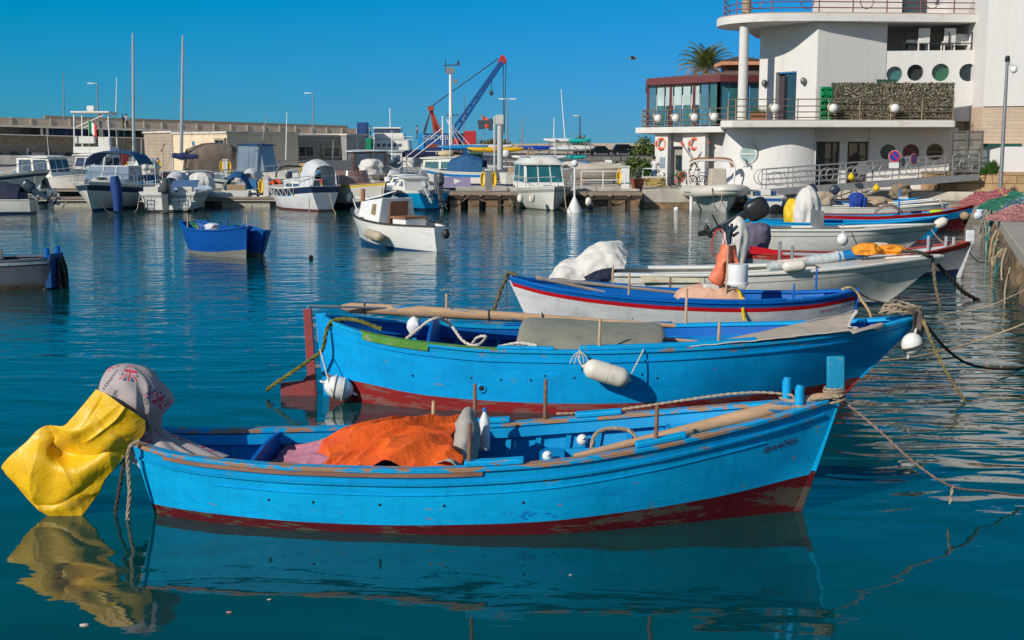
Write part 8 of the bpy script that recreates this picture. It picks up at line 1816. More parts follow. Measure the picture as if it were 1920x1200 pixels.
# white ferry at the far quay
Yf = 140; fy = thing('white_yacht', 'white two decked motor yacht moored far back left of the crane', 'yacht', (XA(727, Yf), Yf, 0)); fo = Vector(fy.location)
def deckbox(nm, px0, px1, py0, py1, m, y0=0, d=4, bev=.2, taper=.96): a, b = PY(px0, py1, Yf) - fo, PY(px1, py0, Yf) - fo; mb = MB(); mb.box(((a.x + b.x) / 2, y0 + d / 2, (a.z + b.z) / 2), (b.x - a.x, d, b.z - a.z), taper=taper); return mb.build(nm, m, fy, smooth=0, bevel=bev)
deckbox("hull", 690, 775, 283, 318, GEL, -.4, 5, .3, 1.03); deckbox("main_cabin", 695, 768, 262, 283, GEL, 0, 4); deckbox("upper_cabin", 698, 758, 249, 262, GEL, .3, 3.4); deckbox("wheelhouse", 700, 750, 241, 249, TINT, .5, 3, .05); deckbox("top_deck", 698, 752, 238.5, 241, GEL, .4, 3.2, .05)
for k in range(6):
 a = PY(700 + k * 10, 272, Yf) - fo; mb = MB(); mb.ball((a.x, -.02, a.z), (.18, .06, .18)); mb.build("porthole", TINT, fy)
mb = MB(); mb.tube([(.2, 1, 5.2), (.2, 1, 7.6)], .06, 5); [mb.tube([PY(690, z, Yf) - fo, PY(775, z, Yf) - fo], .03, 4) for z in (262, 256)]; mb.build("aerial", WHS, fy)
gn = thing('green_buoy_tower', 'green and blue containers beside the stone annex at the far quay', 'container', tuple(PY(686, 290, 138))); mb = MB(); mb.box((0, 0, .9), (1.4, 2, 1.8)); mb.build("green_box", M("green_container", (.0, .25, .1), .5), gn, smooth=0, bevel=.05); mb = MB(); mb.box((-.3, 0, 2.7), (1.1, 2, 1.7)); mb.build("blue_box", BLUEP, gn, smooth=0, bevel=.05)
for nm_, pa, pb in (('bimini cruiser, left one', (128, 372), (96, 398)), ('bimini cruiser, right one', (185, 372), (214, 400)), ('stern-to outboard boat, left one', (262, 366), (252, 398)), ('stern-to outboard boat, right one', (357, 366), (362, 398)), ('sloop transom, vertical one', (580, 372), (579, 420)), ('sloop quarter, right one', (618, 362), (631, 402)), ('wheelhouse boat, left one', (992, 348), (1002, 386)), ('wheelhouse boat, right one', (1058, 346), (1062, 392)), ('yellow striped launch, stem one', (717, 352), (713, 392)), ('big left cruiser, hanging one', (66, 330), (62, 372)), ('cream inflatable, left one', (1335, 352), (1345, 396)), ('cream inflatable, right one', (1356, 352), (1346, 398))):
 a, b = PY(*pa, 61.9), PY(*pb, 61.0); m_ = (a + b) / 2 + Vector((0, 0, -.25)); tag(rope_mb([a, m_, b], .022, 6, strands=1).build("mooring_line", ROPE_D if pa[0] % 2 else ROPE), 'thin mooring line of the ' + nm_, 'rope', 'mooring lines of the front rank')
rr = random.Random(31)
for i in range(26):
 px = 262 + i * 21 + rr.uniform(-5, 5); Y = (80, 93)[i % 2] + rr.uniform(-.5, .5); k = i % 5; r_ = rr.uniform(.16, .3); mb = MB()
 if k == 0: mb.box((0, 0, r_), (r_ * 2.2, r_ * 1.6, r_ * 2)); nm_, c = 'crate', M("fish_box_blue", (.02, .16, .4), .6)
 elif k == 1: mb.ball((0, 0, r_), r_, 10, 7); nm_, c = 'float', ORG
 elif k == 2: mb.lathe([(r_ * .8, 0), (r_, r_ * 2.4), (r_ * .8, r_ * 2.4)], n=12); nm_, c = 'bucket', WHS
 elif k == 3: mb.ball((0, 0, r_ * .7), (r_ * 1.7, r_, r_), 14, 8, amp=.4, seed=i); nm_, c = 'net_bundle', M("olive_net", (.12, .13, .07), .95, 0, .4, 9, 1, 40)
 else: mb.tube([(r_ * 1.3 * math.cos(a), r_ * 1.3 * math.sin(a), .08 + .02 * math.sin(3 * a)) for a in [q * .45 for q in range(14)]], .07, 6); nm_, c = 'rope_coil', ROPE_W
 o = mb.build(nm_, c, smooth=50); o.location = (XA(px, Y), Y, .62); tag(o, {'crate': 'small blue fish box', 'float': 'small orange float', 'bucket': 'small white bucket', 'net_bundle': 'small olive net bundle', 'rope_coil': 'small pale rope coil'}[nm_] + ' lying on the far pontoons between the boats', nm_.replace('_', ' '), nm_.replace('_', ' ') + 's on the far pontoons')
# ------------------------------------------------------------------ people
SKIN = M("skin", (.45, .26, .18), .6); HAIR = M("dark_hair", (.02, .014, .01), .8); SHOE = M("dark_shoe", (.03, .03, .03), .6)
def person(px, Y, z, label, top, legs, bend=0.0, face=0.0, s=1.0, arms='down', group=None):
 """one skinned body posed by its joints; skin, top and trousers follow the limbs"""
 b = R(bend); pel = Vector((0, 0, .92)); up = Vector((math.sin(b), 0, math.cos(b))); ch = pel + up * .45; nk = ch + up * .13; hd = nk + (up + Vector((.25 * math.sin(b), 0, 0))).normalized() * .16
 J = {'pel': (pel, .13), 'ch': (ch, .145), 'nk': (nk, .055), 'hd': (hd, .105)}; E = [('pel', 'ch', 1), ('ch', 'nk', 1), ('nk', 'hd', 0)]
 for q, y in (('l', 1), ('r', -1)):
  sh = ch + Vector((0, .19 * y, .03)); el = sh + (Vector((.05, .06 * y, -.28)) if arms == 'down' else Vector((.22, .03 * y, -.16))); ha = el + (Vector((.08, 0, -.24)) if arms == 'down' else Vector((.24, -.05 * y, .02)))
  J['sh' + q] = (sh, .06); J['el' + q] = (el, .045); J['ha' + q] = (ha, .032); E += [('ch', 'sh' + q, 1), ('sh' + q, 'el' + q, 1), ('el' + q, 'ha' + q, 0)]
  hp = pel + Vector((0, .1 * y, -.05)); kn = Vector((.03, .1 * y, .48)); ft = Vector((-.02 + .05 * y, .11 * y, .08)); to = ft + Vector((.16, .01 * y, -.03))
  J['hp' + q] = (hp, .095); J['kn' + q] = (kn, .065); J['ft' + q] = (ft, .045); J['to' + q] = (to, .035); E += [('pel', 'hp' + q, 2), ('hp' + q, 'kn' + q, 2), ('kn' + q, 'ft' + q, 2), ('ft' + q, 'to' + q, 3)]
 nm = list(J); me = bpy.data.meshes.new("person"); me.from_pydata([J[k][0] for k in nm], [(nm.index(a), nm.index(c)) for a, c, _ in E], [])
 o = bpy.data.objects.new("person", me); COL.objects.link(o); md = o.modifiers.new("skin", 'SKIN')
 for i, k in enumerate(nm): me.skin_vertices[0].data[i].radius = (J[k][1], J[k][1] * (1.25 if k in ('pel', 'ch') else 1)); me.skin_vertices[0].data[i].use_root = (k == 'pel')
 o.modifiers.new("sub", 'SUBSURF').levels = 1
 dg = bpy.context.evaluated_depsgraph_get(); dg.update(); m2 = bpy.data.meshes.new_from_object(o.evaluated_get(dg)); o.modifiers.clear(); o.data = m2; bpy.data.meshes.remove(me)
 m2.materials.clear()
 for m in (SKIN, top, legs, SHOE): m2.materials.append(m)
 for p in m2.polygons:
  c = p.center; best = 9; mi = 1
  for a, d, k in E:
   A, D = J[a][0], J[d][0]; t = max(0, min(1, (c - A).dot(D - A) / (D - A).length_squared)); ds = (c - A.lerp(D, t)).length
   if ds < best: best = ds; mi = k
  p.material_index = mi
 m2.shade_smooth()
 mb = MB(); mb.ball(hd + Vector((-.015, 0, .03)), (.118, .105, .12), 14, 8); mb.build("hair", HAIR, o)
 mb = MB(); mb.ball(hd + Vector((.11, 0, -.01)), (.025, .018, .03), 8, 6); mb.build("nose", SKIN, o)
 o.location = (XA(px, Y), Y, z); o.rotation_euler = (0, 0, R(face)); o.scale = (s, s, s); tag(o, label, 'person', group)
 return o
def cloth_c(n, c): return M(n, c, .9, 0, .12, 6)
person(788, 79.6, .62, 'person in a pale blue shirt and dark trousers bending over on the jetty', cloth_c("pale_blue_shirt", (.3, .45, .55)), cloth_c("black_trousers", (.015, .015, .02)), 58, 70, arms='fwd')
person(801, 80.2, .62, 'small person in navy beside the bending person', cloth_c("navy_top", (.01, .02, .06)), cloth_c("jeans_blue", (.06, .12, .25)), 12, 200, .72)
person(1227, 71.5, 1.0, 'person in a white shirt and blue shorts standing by the club wall', cloth_c("white_shirt", (.65, .64, .66)), cloth_c("blue_shorts", (.03, .08, .17)), 0, 60, .98, 'fwd')
person(1152, 78, .86, 'person in black leaning forward between chair and planters', cloth_c("black_top", (.02, .02, .02)), cloth_c("black_trousers", (.015, .015, .02)), 16, 0, .86, 'fwd')
for px, lab, c, f in ((233, 'person in dark clothes sitting left of a pair on the terrace top', (.02, .02, .03), 200), (240, 'person in a pale top right of the pair on the terrace top', (.35, .32, .36), 260), (191, 'person in reddish clothes alone on the terrace top', (.3, .12, .07), 250)):
 person(px, 149, 5.4, lab, cloth_c("top_%d" % px, c), cloth_c("black_trousers", (.015, .015, .02)), 5, f)
person(695, 187, 4.6, 'person with bare shoulders standing on the wall above the white yacht', SKIN, cloth_c("black_trousers", (.015, .015, .02)), 0, 180); person(782, 160, 4.2, 'person in a pink shirt standing left of the red crane gantry', cloth_c("pink_shirt", (.6, .35, .4)), cloth_c("grey_trousers", (.12, .12, .13)), 0, 180)
# ------------------------------------------------------------------ plants
def leafmats(n, a, b, c): return [M(n + "_mid", a, .6, 0, .3, 3), M(n + "_light", b, .6, 0, .3, 3), M(n + "_dark", c, .6, 0, .3, 3)]
LEAF = leafmats("shrub_leaf", (.09, .13, .02), (.17, .2, .03), (.04, .07, .015)); LEAFG = leafmats("fresh_leaf", (.06, .16, .02), (.12, .24, .03), (.03, .09, .015)); LEAFD = leafmats("dry_leaf", (.14, .12, .04), (.22, .19, .07), (.07, .065, .025))
def shrub(px, pyb, Y, w, h, lab, mats, n=420, seed=0, nm='shrub', size=.09):
 rr = random.Random(seed); p = PY(px, pyb, Y); r = thing(nm, lab, 'plant', tuple(p)); mb = MB()
 for k in range(5): a = rr.uniform(0, 6.3); mb.tube([(0, 0, 0), (.12 * w * math.cos(a), .12 * w * math.sin(a), h * .35), (.36 * w * math.cos(a), .3 * w * math.sin(a), h * .75)], [.03, .022, .01], 5)
 mb.build("stem", DARKT, r); mb = MB(); cl_ = [(Vector((rr.gauss(0, .24) * w, rr.gauss(0, .2) * w, h * rr.uniform(.25, .92))), rr.choice((0, 0, 1, 2))) for _ in range(14)]
 for k in range(n):
  c, m = rr.choice(cl_); c = c + Vector((rr.gauss(0, .12) * w, rr.gauss(0, .12) * w, rr.gauss(0, .11) * h)); c.z = max(.03, c.z); d = Vector((rr.gauss(0, 1), rr.gauss(0, 1), rr.gauss(.2, .7))).normalized(); e = d.orthogonal().normalized(); s_ = size * rr.uniform(.6, 1.4)
  mb.add([c - d * s_, c + e * s_ * .45, c + d * s_, c - e * s_ * .45], [(0, 1, 2, 3)], m if rr.random() < .75 else rr.choice((0, 1, 2)))
 mb.build("foliage", mats, r, smooth=0, weld=False); return r
shrub(1200, 332, 73, 1.35, 1.05, 'yellow green bush left of the person in white by the club', LEAF, 900, 1); shrub(1213, 338, 71.8, 1.0, .95, 'bright green bush next to the person in white by the club', LEAFG, 800, 2); shrub(1182, 334, 74, 1.0, 1.2, 'spiky green bush at the left of the club planters', LEAFG, 600, 3)
shrub(1275, 343, 70.6, .8, .65, 'small round green bush by the bicycles', LEAFG, 500, 4, size=.05); shrub(1210, 298, 120, 2.8, 2.1, 'olive bush rising beside the sea wall left of the club', LEAF, 900, 5, size=.16); shrub(1088, 290, 170, 3.4, 2.3, 'small dry tree by the sea wall at the dark lamp post', LEAFD, 700, 6, 'tree', .22); shrub(927, 291, 150, 4, 1.7, 'dry yellowish bush right of the crane', LEAFD, 800, 7, size=.22)
pt = thing('flower_pot', 'large terracotta pot at the shore end of the jetty', 'pot', (XA(1196, 67.6), 67.6, 1.0)); mb = MB(); mb.lathe([(.28, 0), (.4, .5), (.42, .55), (.36, .55)], n=16); mb.build("pot", M("terracotta_red", (.28, .08, .04), .8), pt); shrub(1196, 338, 67.6, .6, .75, 'grey green plant growing in the large terracotta pot', leafmats("sage_leaf", (.12, .17, .11), (.2, .25, .17), (.06, .09, .05)), 420, 9, size=.05)
# the palm behind the club
pm = thing('palm_tree', 'feathery palm tree rising behind the restaurant roof', 'palm', (XA(1320, 100), 100, 1.0)); Ht = PY(1320, 130, 100).z - 1; mb = MB(); mb.tube([(0, 0, 0), (.1, 0, Ht * .5), (0, 0, Ht)], [.28, .2, .22], 9); mb.build("trunk", M("palm_trunk", (.16, .11, .07), .95, 0, .3, 4, 1, 8), pm); rr = random.Random(6); mb = MB()
for k in range(58):
 a = 2.4 * k; e0 = R(84 - 92 * (k / 58) ** 1.1); L = rr.uniform(1.9, 2.5) * (1 if k < 46 else .8); mi = rr.choice((0, 0, 1)) if k < 42 else 2; P = []
 for i in range(13): t = i / 12; el = e0 - 1.05 * t * t; P.append((P[-1] if P else Vector((0, 0, Ht))) + Vector((math.cos(a) * math.cos(el), math.sin(a) * math.cos(el), math.sin(el))) * L / 12)
 mb.tube(P, [.03 * (1 - .7 * i / 12) for i in range(13)], 4, mi)
 for i in range(2, 13):
  for u in (0, .5):
   if i == 12 and u: continue
   c = P[i].lerp(P[min(12, i + 1)], u); d = (P[i] - P[i - 1]).normalized(); sd = d.cross(Vector((0, 0, 1))).normalized()
   for s_ in (-1, 1): tip = c + sd * s_ * .5 * math.sin(math.pi * min(1, .15 + i / 14)) + d * .3 + Vector((0, 0, -.18)); mb.add([c - d * .025, c + d * .04, tip], [(0, 1, 2)], mi)
mb.build("crown", [M("palm_leaf", (.11, .14, .03), .5, 0, .25), M("palm_leaf_light", (.2, .22, .05), .5, 0, .25), M("palm_leaf_dry", (.28, .19, .08), .7, 0, .3)], pm, smooth=0, weld=False)
# ------------------------------------------------------------------ the boat yard
def kayak(px, py, Y, L, m, lab, yaw=0, w=.34, h=.2, nm='kayak'):
 p = PY(px, py, Y); mb = MB(); mb.grid(lambda u, v: Vector(((u - .5) * L, w * math.cos(2 * math.pi * v) * (4 * u * (1 - u)) ** .6, h * math.sin(2 * math.pi * v) * (4 * u * (1 - u)) ** .45 + .14 * (2 * u - 1) ** 4)), 20, 14, cv=True); o = mb.build(nm, m); o.location = p; o.rotation_euler = (0, 0, R(yaw)); tag(o, lab, nm, 'kayaks and dinghies stored on the racks'); return o
KY = M("kayak_yellow", (.75, .42, .01), .35, 0, .06); KB = M("kayak_blue", (.01, .22, .5), .35, 0, .06); KT = M("kayak_teal", (.01, .42, .38), .35, 0, .06); KW = M("kayak_white", (.7, .7, .66), .35, 0, .05); KD = M("kayak_royal", (.01, .05, .35), .4)
for a in ((930, 281, 84, 4.0, KY, 'long yellow kayak on the rack beside the hoist column'), (868, 277, 85, 3.6, KB, 'blue kayak on the rack left of the yellow one'), (905, 276, 86, 4.4, KW, 'white kayak on the rack behind the yellow one'), (1008, 278, 92, 3.0, KD, 'royal blue covered hull on the rack right of the yellow kayak'), (1012, 296, 90, 4.2, KW, 'white hull on the lowest rack above the tan kiosk'), (1063, 279, 92, 4.4, KW, 'white dinghy hull on the middle rack', ), (1050, 264, 95, 2.6, KW, 'small white hull topmost on the rack, left of the teal one'), (1078, 264.5, 95, 2.6, KT, 'short teal hull topmost on the rack'), (1060, 296, 91, 3.4, KT, 'long teal hull on the lower rack'), (1080, 277, 93.5, 2.2, KW, 'white hull with dark side at the right of the middle rack'), (1075, 307, 90, 2.4, KB, 'light blue hull under the racks behind the wheelhouse roof')): kayak(*a)
rk = thing('kayak_rack', 'grey tube rack holding the kayaks and dinghies', 'rack', tuple(PY(1000, 322, 91))); mb = MB(); zt = PY(1000, 264, 91).z - rk.location.z
for x in (-3.2, -.4, 1.2, 2.6, 3.8):
 for y in (-.5, 1.6): mb.tube([(x, y, 0), (x, y, zt if x > .5 else zt * .72)], .035, 5)
 for q in (.4, .7, .95):
  if q < .8 or x > .5: mb.tube([(x, -.5, zt * q), (x, 1.6, zt * q)], .03, 5)
for q in (.4, .7): mb.tube([(-3.2, -.5, zt * q), (3.8, -.5, zt * q)], .03, 5)
mb.build("tubes", GREYM, rk)
ks = thing('kiosk', 'tan plywood kiosk box with a dark window behind the wheelhouse boat', 'kiosk', tuple(PY(995, 326, 84))); mb = MB(); mb.box((0, .5, .55), (1.35, 1.2, 1.1)); mb.build("body", M("plywood_tan", (.42, .23, .1), .7, 0, .1, 2), ks, smooth=0); mb = MB(); mb.box((-.42, -.11, .6), (.4, .04, .7)); mb.build("window", DARKG, ks, smooth=0); mb = MB(); mb.box((0, .5, 1.13), (1.5, 1.35, .07)); mb.build("roof", OLDWOOD, ks, smooth=0)
lt = thing('step_ladder', 'wooden trestle standing on the tan kiosk', 'trestle', tuple(PY(995, 297, 84))); mb = MB()
for x in (-.35, .35): mb.bar((x, 0, 0), (x * .25, 0, .75), .07, .07); mb.bar((x * .7, .3, 0), (x * .2, .1, .75), .06, .06)
mb.bar((-.25, 0, .3), (.25, 0, .3), .06, .06); mb.build("frame", OLDWOOD, lt, smooth=0)
gc = thing('boat_shelter', 'boat under a frame with green and clear sheeting in the yard', 'shelter', tuple(PY(890, 320, 86))); mb = MB()
for x in (-1.3, .2, 1.7): mb.tube([(x, 0, 0), (x, 0, 1.55)], .04, 5); mb.tube([(x, 1.5, 0), (x, 1.5, 1.55)], .04, 5)
mb.tube([(-1.3, 0, 1.55), (1.7, 0, 1.55)], .04, 5); mb.build("frame", GREYM, gc); cloth_mb([[(-.9, -.05, .1), (-.5, -.1, .8), (-.35, 0, 1.5)], [(.0, -.15, .1), (.1, -.1, .8), (.1, 0, 1.55)], [(.7, -.1, .2), (.5, -.08, .9), (.5, 0, 1.52)]], 24, 24, .06, 3, 3, ridged=True).build("green_sheet", M("green_sheet", (.03, .1, .07), .6, 0, .2, 3), gc, smooth=60, solid=.02)
mb = MB(); mb.plate([(.5, .02, .2), (1.7, .02, .2), (1.7, .02, 1.5), (.5, .02, 1.5)], (0, .02, 0)); mb.build("clear_sheet", CLEARP, gc, smooth=0); mb = MB(); mb.ball((-1.3, -.2, .7), (.5, .3, .65), 14, 10, amp=.3); mb.build("camouflage_net", M("camouflage", (.05, .07, .04), .9, 0, .6, 5, 1, 12, dirt=(.3, .27, .2), dirtamt=.5, dirtscale=5), gc)
cover_blob(858, 306, 84, (.5, .4, .55), 'peach net bundle left of the green sheeting', M("peach_net", (.5, .3, .2), .95, 0, .3, 10, 1, 40), 14, 'net_bundle', 'net', amp=.35)
oe = thing('spare_outboard', 'white outboard engine clamped on a stand in the yard right of the hoist column', 'engine', tuple(PY(949, 318, 82))); mb = MB(); mb.ball((0, 0, 1.05), (.24, .26, .26), 14, 9, pw=.7); mb.build("cowl", KW, oe); mb = MB(); mb.bar((0, 0, .95), (-.05, 0, .2), .16, .2, w2=.1, h2=.14); mb.bar((-.12, 0, .12), (.2, 0, .12), .1, .1); mb.build("leg", GREYM, oe, smooth=0); mb = MB(); mb.bar((.3, 0, 0), (.22, 0, .9), .06, .06); mb.bar((.3, .3, 0), (.22, .1, .9), .06, .06); mb.build("stand", OLDWOOD, oe, smooth=0)
for i, (px, pyb, Y, L, yaw, m, lab) in enumerate(((880, 335, 78, 6.2, 4, 'l', 'long lilac grey hull stored on the quay behind the jetty'), (965, 332, 79, 5.6, 186, 'g', 'grey racing hull stored right of the lilac one'), (1135, 336, 76, 4.6, 8, 'c', 'boat under a cream cover behind the jetty rail'), (1105, 332, 80, 4.0, 170, 'c', 'second boat under a cream cover left behind the jetty rail'), (930, 322, 88, 6.5, 3, 'w', 'long white hull stored under the yellow kayak'))):
 m_ = {'l': M("lilac_grey_hull", (.36, .34, .42), .5), 'g': M("warm_grey_hull", (.4, .36, .35), .5), 'c': M("cream_cover", (.55, .49, .4), .85, 0, .08, 2, .4, 16), 'w': KW}[m]; p = PY(px, pyb, Y); r = thing('stored_boat', lab, 'boat', tuple(p - Vector((math.cos(R(yaw)), math.sin(R(yaw)), 0)) * L / 2), R(yaw), 'boats stored on the quay')
 h = Hull(L, [(0, .5), (.4, .75), (.8, .5), (1, .04)], [(0, .6), (1, .75)], -.05, .0, rb=.5); h.shell((.08,), 24).build("hull", [m_, m_, KW if m != 'c' else m_], r)
 if m == 'c': mb = MB(); mb.grid(lambda u, v: Vector((L * u, (2 * v - 1) * max(.03, h.half(u, h.sheer(u))) * 1.02, h.sheer(u) + (.32 + .1 * math.sin(9 * u)) * (1 - abs(2 * v - 1) ** 1.5) * (4 * u * (1 - u)) ** .5)), 24, 12); mb.build("cover", m_, r)
 else: h.floor(lambda t: h.sheer(t) - .03, .0, .98, .0).build("deck", KW, r)
 for x in (L * .2, L * .7): mb = MB(); mb.box((x, 0, -.12), (.12, 1.2, .2)); mb.build("cradle", OLDWOOD, r, smooth=0)
bn = MB(); bn.box((0, 0, 0), (2.1, .03, .62)); o = bn.build("banner", M("mauve_banner", (.28, .25, .38), .6, 0, .2, 3), smooth=0); o.location = PY(848, 342, 70.5); tag(o, 'mauve printed banner hung on the rail left of the lilac hull', 'banner'); mb = MB(); mb.plate([(.1, -.03, -.1), (.5, -.03, .08), (.1, -.03, .22)], (0, -.004, 0)); mb.build("white_arrow", WHS, o, smooth=0)
# plastic chair and drums
chr_ = thing('plastic_chair', 'white plastic chair standing on the quay by the person in black', 'chair', tuple(PY(1141, 330, 80))); mb = MB(); mb.box((0, 0, .42), (.45, .45, .04)); mb.build("seat", WHS, chr_, smooth=0); mb = MB(); mb.box((.0, .22, .72), (.44, .04, .6), rx=R(-12)); mb.build("backrest", WHS, chr_, smooth=0)
for x in (-.2, .2):
 for y in (-.2, .2): mb = MB(); mb.bar((x, y, .42), (x * 1.15, y * 1.15, 0), .04, .04); mb.build("leg", WHS, chr_, smooth=0)
mb = MB(); rr = random.Random(3)
for k in range(9): mb.tube([(rr.uniform(-.3, .3) + .5 * math.cos(a + k) * rr.uniform(.7, 1), .3 * math.sin(a + k), .06 + .05 * k + .04 * math.sin(3 * a)) for a in [2 * math.pi * q / 14 for q in range(14)]], .035, 5, closed=True)
o = mb.build("rope_pile", M("straw_rope", (.5, .38, .14), .9, 0, .3, 12)); o.location = PY(1228, 350, 69.8); tag(o, 'pile of straw coloured rope on the quay behind the white rail', 'rope')
# bicycles
def bike(px, Y, c, lab, yaw):
 r = thing('bicycle', lab, 'bicycle', (XA(px, Y), Y, 1.0), R(yaw), 'bicycles by the club')
 for x in (-.52, .52):
  mb = MB(); mb.tube([(x + .33 * math.cos(a), 0, .34 + .33 * math.sin(a)) for a in [2 * math.pi * q / 24 for q in range(24)]], .028, 6, closed=True)
  for k in range(8): mb.tube([(x, 0, .34), (x + .33 * math.cos(k * .785), 0, .34 + .33 * math.sin(k * .785))], .006, 3)
  mb.build("wheel", M("tyre_black", (.015, .015, .015), .7), r)
 mb = MB(); A, B_, C_, D = Vector((-.52, 0, .34)), Vector((-.05, 0, .32)), Vector((-.18, 0, .82)), Vector((.36, 0, .84))
 for a, b in ((A, B_), (A, C_), (B_, C_), (C_, D), (B_, D), (D, Vector((.52, 0, .34)))): mb.tube([a, b], .024, 6)
 mb.build("frame", c, r); mb = MB(); mb.tube([C_, C_ + Vector((-.03, 0, .12))], .018, 5); mb.box(C_ + Vector((-.04, 0, .15)), (.26, .13, .06)); mb.build("saddle", SHOE, r, bevel=.02); mb = MB(); mb.tube([D, D + Vector((-.02, 0, .16))], .018, 5); mb.tube([D + Vector((.05, -.3, .2)), D + Vector((-.02, 0, .16)), D + Vector((.05, .3, .2))], .016, 5); mb.build("handlebar", SHOE, r)
bike(1282, 69.2, M("bike_red", (.5, .02, .04), .4), 'red bicycle leftmost of the row by the club', 8); bike(1300, 69.6, M("bike_white", (.6, .6, .6), .4), 'white bicycle in the middle of the row by the club', -20); bike(1316, 69.9, M("bike_blue", (.03, .15, .35), .4), 'blue bicycle rightmost of the row by the club', 14)
# parked cars by the sea wall
CARP = M("dark_car_paint", (.012, .016, .022), .2, .2, .1, coat=.8); CARG = glass_mat("car_glass", (.01, .013, .016), .03); TYRE = M("tyre_black", (.015, .015, .015), .7); LAMP = M("lamp_red", (.35, .02, .02), .3)
def car(px, Y, z, L, H, lab, yaw=0, back=.15):
 r = thing('parked_car', lab, 'car', (XA(px, Y), Y, z), R(yaw), 'cars parked by the sea wall'); W = 1.75; a = L / 2; prof = [(-a, .35), (-a + .05, H * .58), (-a + back, H * .64), (-a + back + .35, H), (a - L * .42, H), (a - L * .27, H * .63), (a - .25, H * .56), (a, H * .45), (a, .35)]
 mb = MB(); mb.plate([(x, -W / 2, zz) for x, zz in prof], (0, W, 0)); mb.build("body", CARP, r, smooth=0, bevel=.09)
 mb = MB(); mb.plate([(-a + back + .3, -W / 2 - .012, H * .67), (-a + back + .48, -W / 2 - .012, H * .94), (a - L * .43, -W / 2 - .012, H * .94), (a - L * .31, -W / 2 - .012, H * .67)], (0, W + .024, 0)); mb.build("window", CARG, r, smooth=0)
 for x in (-a + .8, a - .8):
  for y in (-W / 2 + .02, W / 2 - .02): mb = MB(); mb.lathe([(.0, -.1), (.3, -.1), (.33, -.06), (.33, .06), (.3, .1), (.0, .1)], (x, y, .33), 18, axis='Y'); w = mb.build("wheel", TYRE, r); mb = MB(); mb.lathe([(.0, -.12), (.19, -.11), (.19, .11), (.0, .12)], (x, y, .33), 12, axis='Y'); mb.build("rim", GREYM, w)
 for y in (-.65, .65): mb = MB(); mb.box((-a - .0, y, H * .52), (.08, .25, .16)); mb.build("tail_lamp", LAMP, r, smooth=0)
car(1130, 188, 1.9, 4.0, 1.5, 'dark hatchback parked by the sea wall, leftmost of the row'); car(1174, 187, 1.9, 4.3, 1.75, 'dark blue off-road car parked right of the hatchback'); car(1199, 190, 1.9, 3.9, 1.5, 'dark car parked half behind the olive bush'); car(1098, 192, 1.9, 3.9, 1.35, 'grey violet car parked behind the white dinghies')
# gull
gl_ = thing('gull', 'dark gull gliding in the sky between the crane and the palm', 'bird', tuple(PY(1186, 110, 60)), R(-20)); mb = MB(); mb.ball((0, 0, 0), (.2, .06, .05), 12, 8); mb.lathe([(.035, .17), (.03, .22), (.008, .28)], axis='X', n=8); mb.plate([(-.18, -.03, 0), (-.32, -.07, 0), (-.32, .07, 0), (-.18, .03, 0)], (0, 0, .012))
for s_ in (-1, 1): mb.plate([(.1, s_ * .04, .02), (.13, s_ * .26, .09), (.02, s_ * .55, .05), (-.02, s_ * .56, .05), (.0, s_ * .27, .09), (-.08, s_ * .04, .02)], (0, 0, .012))
mb.build("body", M("gull_grey", (.2, .19, .19), .8), gl_)
# scraps floating on the near water
for i, (px, py, c, r_) in enumerate(((158, 1172, (.6, .5, .45), .022), (430, 1148, (.4, .2, .2), .016), (1070, 1078, (.5, .5, .5), .01), (690, 662, (.3, .3, .3), .03), (505, 1124, (.45, .4, .3), .012))):
 mb = MB(); mb.ball((0, 0, 0), (r_ * 1.5, r_, r_ * .5), 10, 6, amp=.3, seed=i); o = mb.build("floating_scrap", M("scrap_%d" % i, c, .7)); o.location = PZ(px, py, .004); tag(o, 'tiny pale scrap floating on the water %s' % ('near the yellow reflection', 'below the near boat stern', 'below the near boat middle', 'left of the second boat', 'below the near boat bow side')[i], 'scrap')
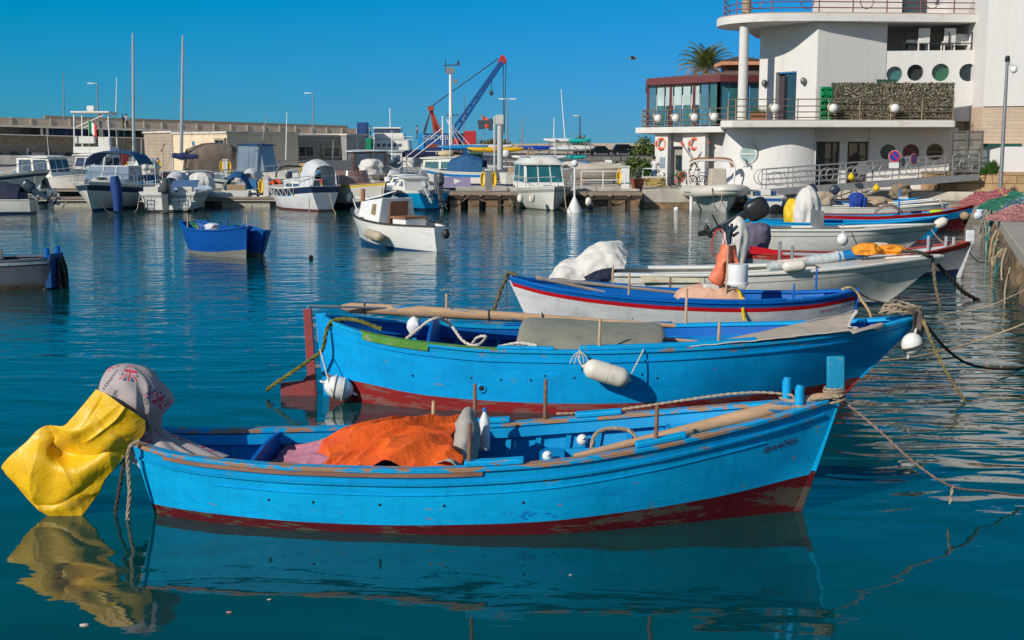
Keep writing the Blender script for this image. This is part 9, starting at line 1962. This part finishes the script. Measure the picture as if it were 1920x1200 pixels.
# more of the marina's small craft, hoods and gear
rr = random.Random(17)
SPOTS = ((14, 74, 176, 5.2, 'with a grey hood, half behind the left cruiser bow'), (60, 74, 95, 4.6, 'with no cover, in the gap left of the bimini cruiser'), (232, 72, 92, 4.4, 'with an outboard, right beside the dark blue fender sock'), (282, 86, 80, 4.6, 'with a blue hood, behind the stern-to outboard boat'), (338, 74, 88, 4.0, 'with a grey hood, right of the stern-to outboard boat'), (352, 100, 20, 5.5, 'with no cover, under the cream building doors'), (398, 86, 95, 4.6, 'with an outboard, in front of the taupe tarpaulin'), (446, 74, 100, 3.8, 'with a blue hood, on the near pontoon right of the inflatable'), (478, 86, 85, 4.4, 'with a grey hood, below the clear curtained boat'), (520, 74, 80, 4.4, 'with an outboard, right behind the sloop bow'), (618, 86, 85, 4.6, 'with a blue hood, between sloop and dark wheelhouse boat'), (672, 76, 95, 4.4, 'with an outboard, directly behind the yellow striped launch'), (742, 84, 88, 4.4, 'with a grey hood, below the navy side canopy'), (776, 92, 75, 5.2, 'with no cover, under the crane barge end'), (858, 74, 170, 4.2, 'with a blue hood, behind the timber jetty'), (1010, 73, 12, 4.4, 'with no cover, hidden half by the wheelhouse boat'))
for i, (px, Y, hd, L, lab) in enumerate(SPOTS):
 z_ = 1.0 if px > 850 else 0
 r_, h_ = mboat('small_boat', 'small white boat ' + lab, px, Y, hd + rr.uniform(-8, 8), L, 1.8, (.75, .78, 1.0), (None, M("navy_stripe", (.03, .05, .1), .4), SKYB, None)[i % 4], rb=.7, group='small craft between the larger boats', rail=False, z0=z_)
 if 'outboard' in lab: outboard(r_, h_, 0, .75, 0, R(rr.choice((5, 45))), 1.1, M("graphite_cowl", (.09, .1, .11), .3))
 if 'hood' in lab: tarp(r_, [[(.4, -.7, .8), (.4, -.3, 1.4), (.4, .3, 1.4), (.4, .7, .8)], [(1.4, -.8, .8), (1.4, -.35, 1.7), (1.4, .35, 1.7), (1.4, .8, .8)], [(2.6, -.7, .85), (2.5, -.3, 1.45), (2.5, .3, 1.45), (2.6, .7, .85)]], BIMB if 'blue' in lab else M("pale_grey_cover", (.55, .56, .58), .8), 'hood', i)
 else: windscreen(r_, L * .58, .75, .9, 1.4, .3)
for a, lab in (([(1812, 455, 31), (1822, 480, 31.2), (1845, 492, 31.5), (1880, 470, 31.5), (1898, 440, 31)], 'thin line from the grey boat stem head to the quay'), ([(1742, 425, 38), (1765, 452, 37.5), (1800, 462, 37), (1850, 438, 36.5), (1872, 412, 37.5)], 'thin line from the further skiff bow to the quay'), ([(1818, 400, 48.6), (1830, 412, 47.5), (1848, 412, 46.5), (1858, 398, 46)], 'short line from the blue and red boat to the quay'), ([(1690, 598, 23.5), (1760, 590, 24), (1850, 575, 24), (1930, 540, 23)], 'long thin slack line low over the water to the quay'), ([(1600, 682, 17.5), (1720, 668, 18), (1830, 640, 18.5), (1940, 600, 18)], 'pale slack line beyond the second boat bow to the quay')):
 tag(rope_mb([PY(*q) for q in a], .014, 8, strands=1).build("mooring_line", ROPE), lab, 'rope', 'mooring lines to the quay')
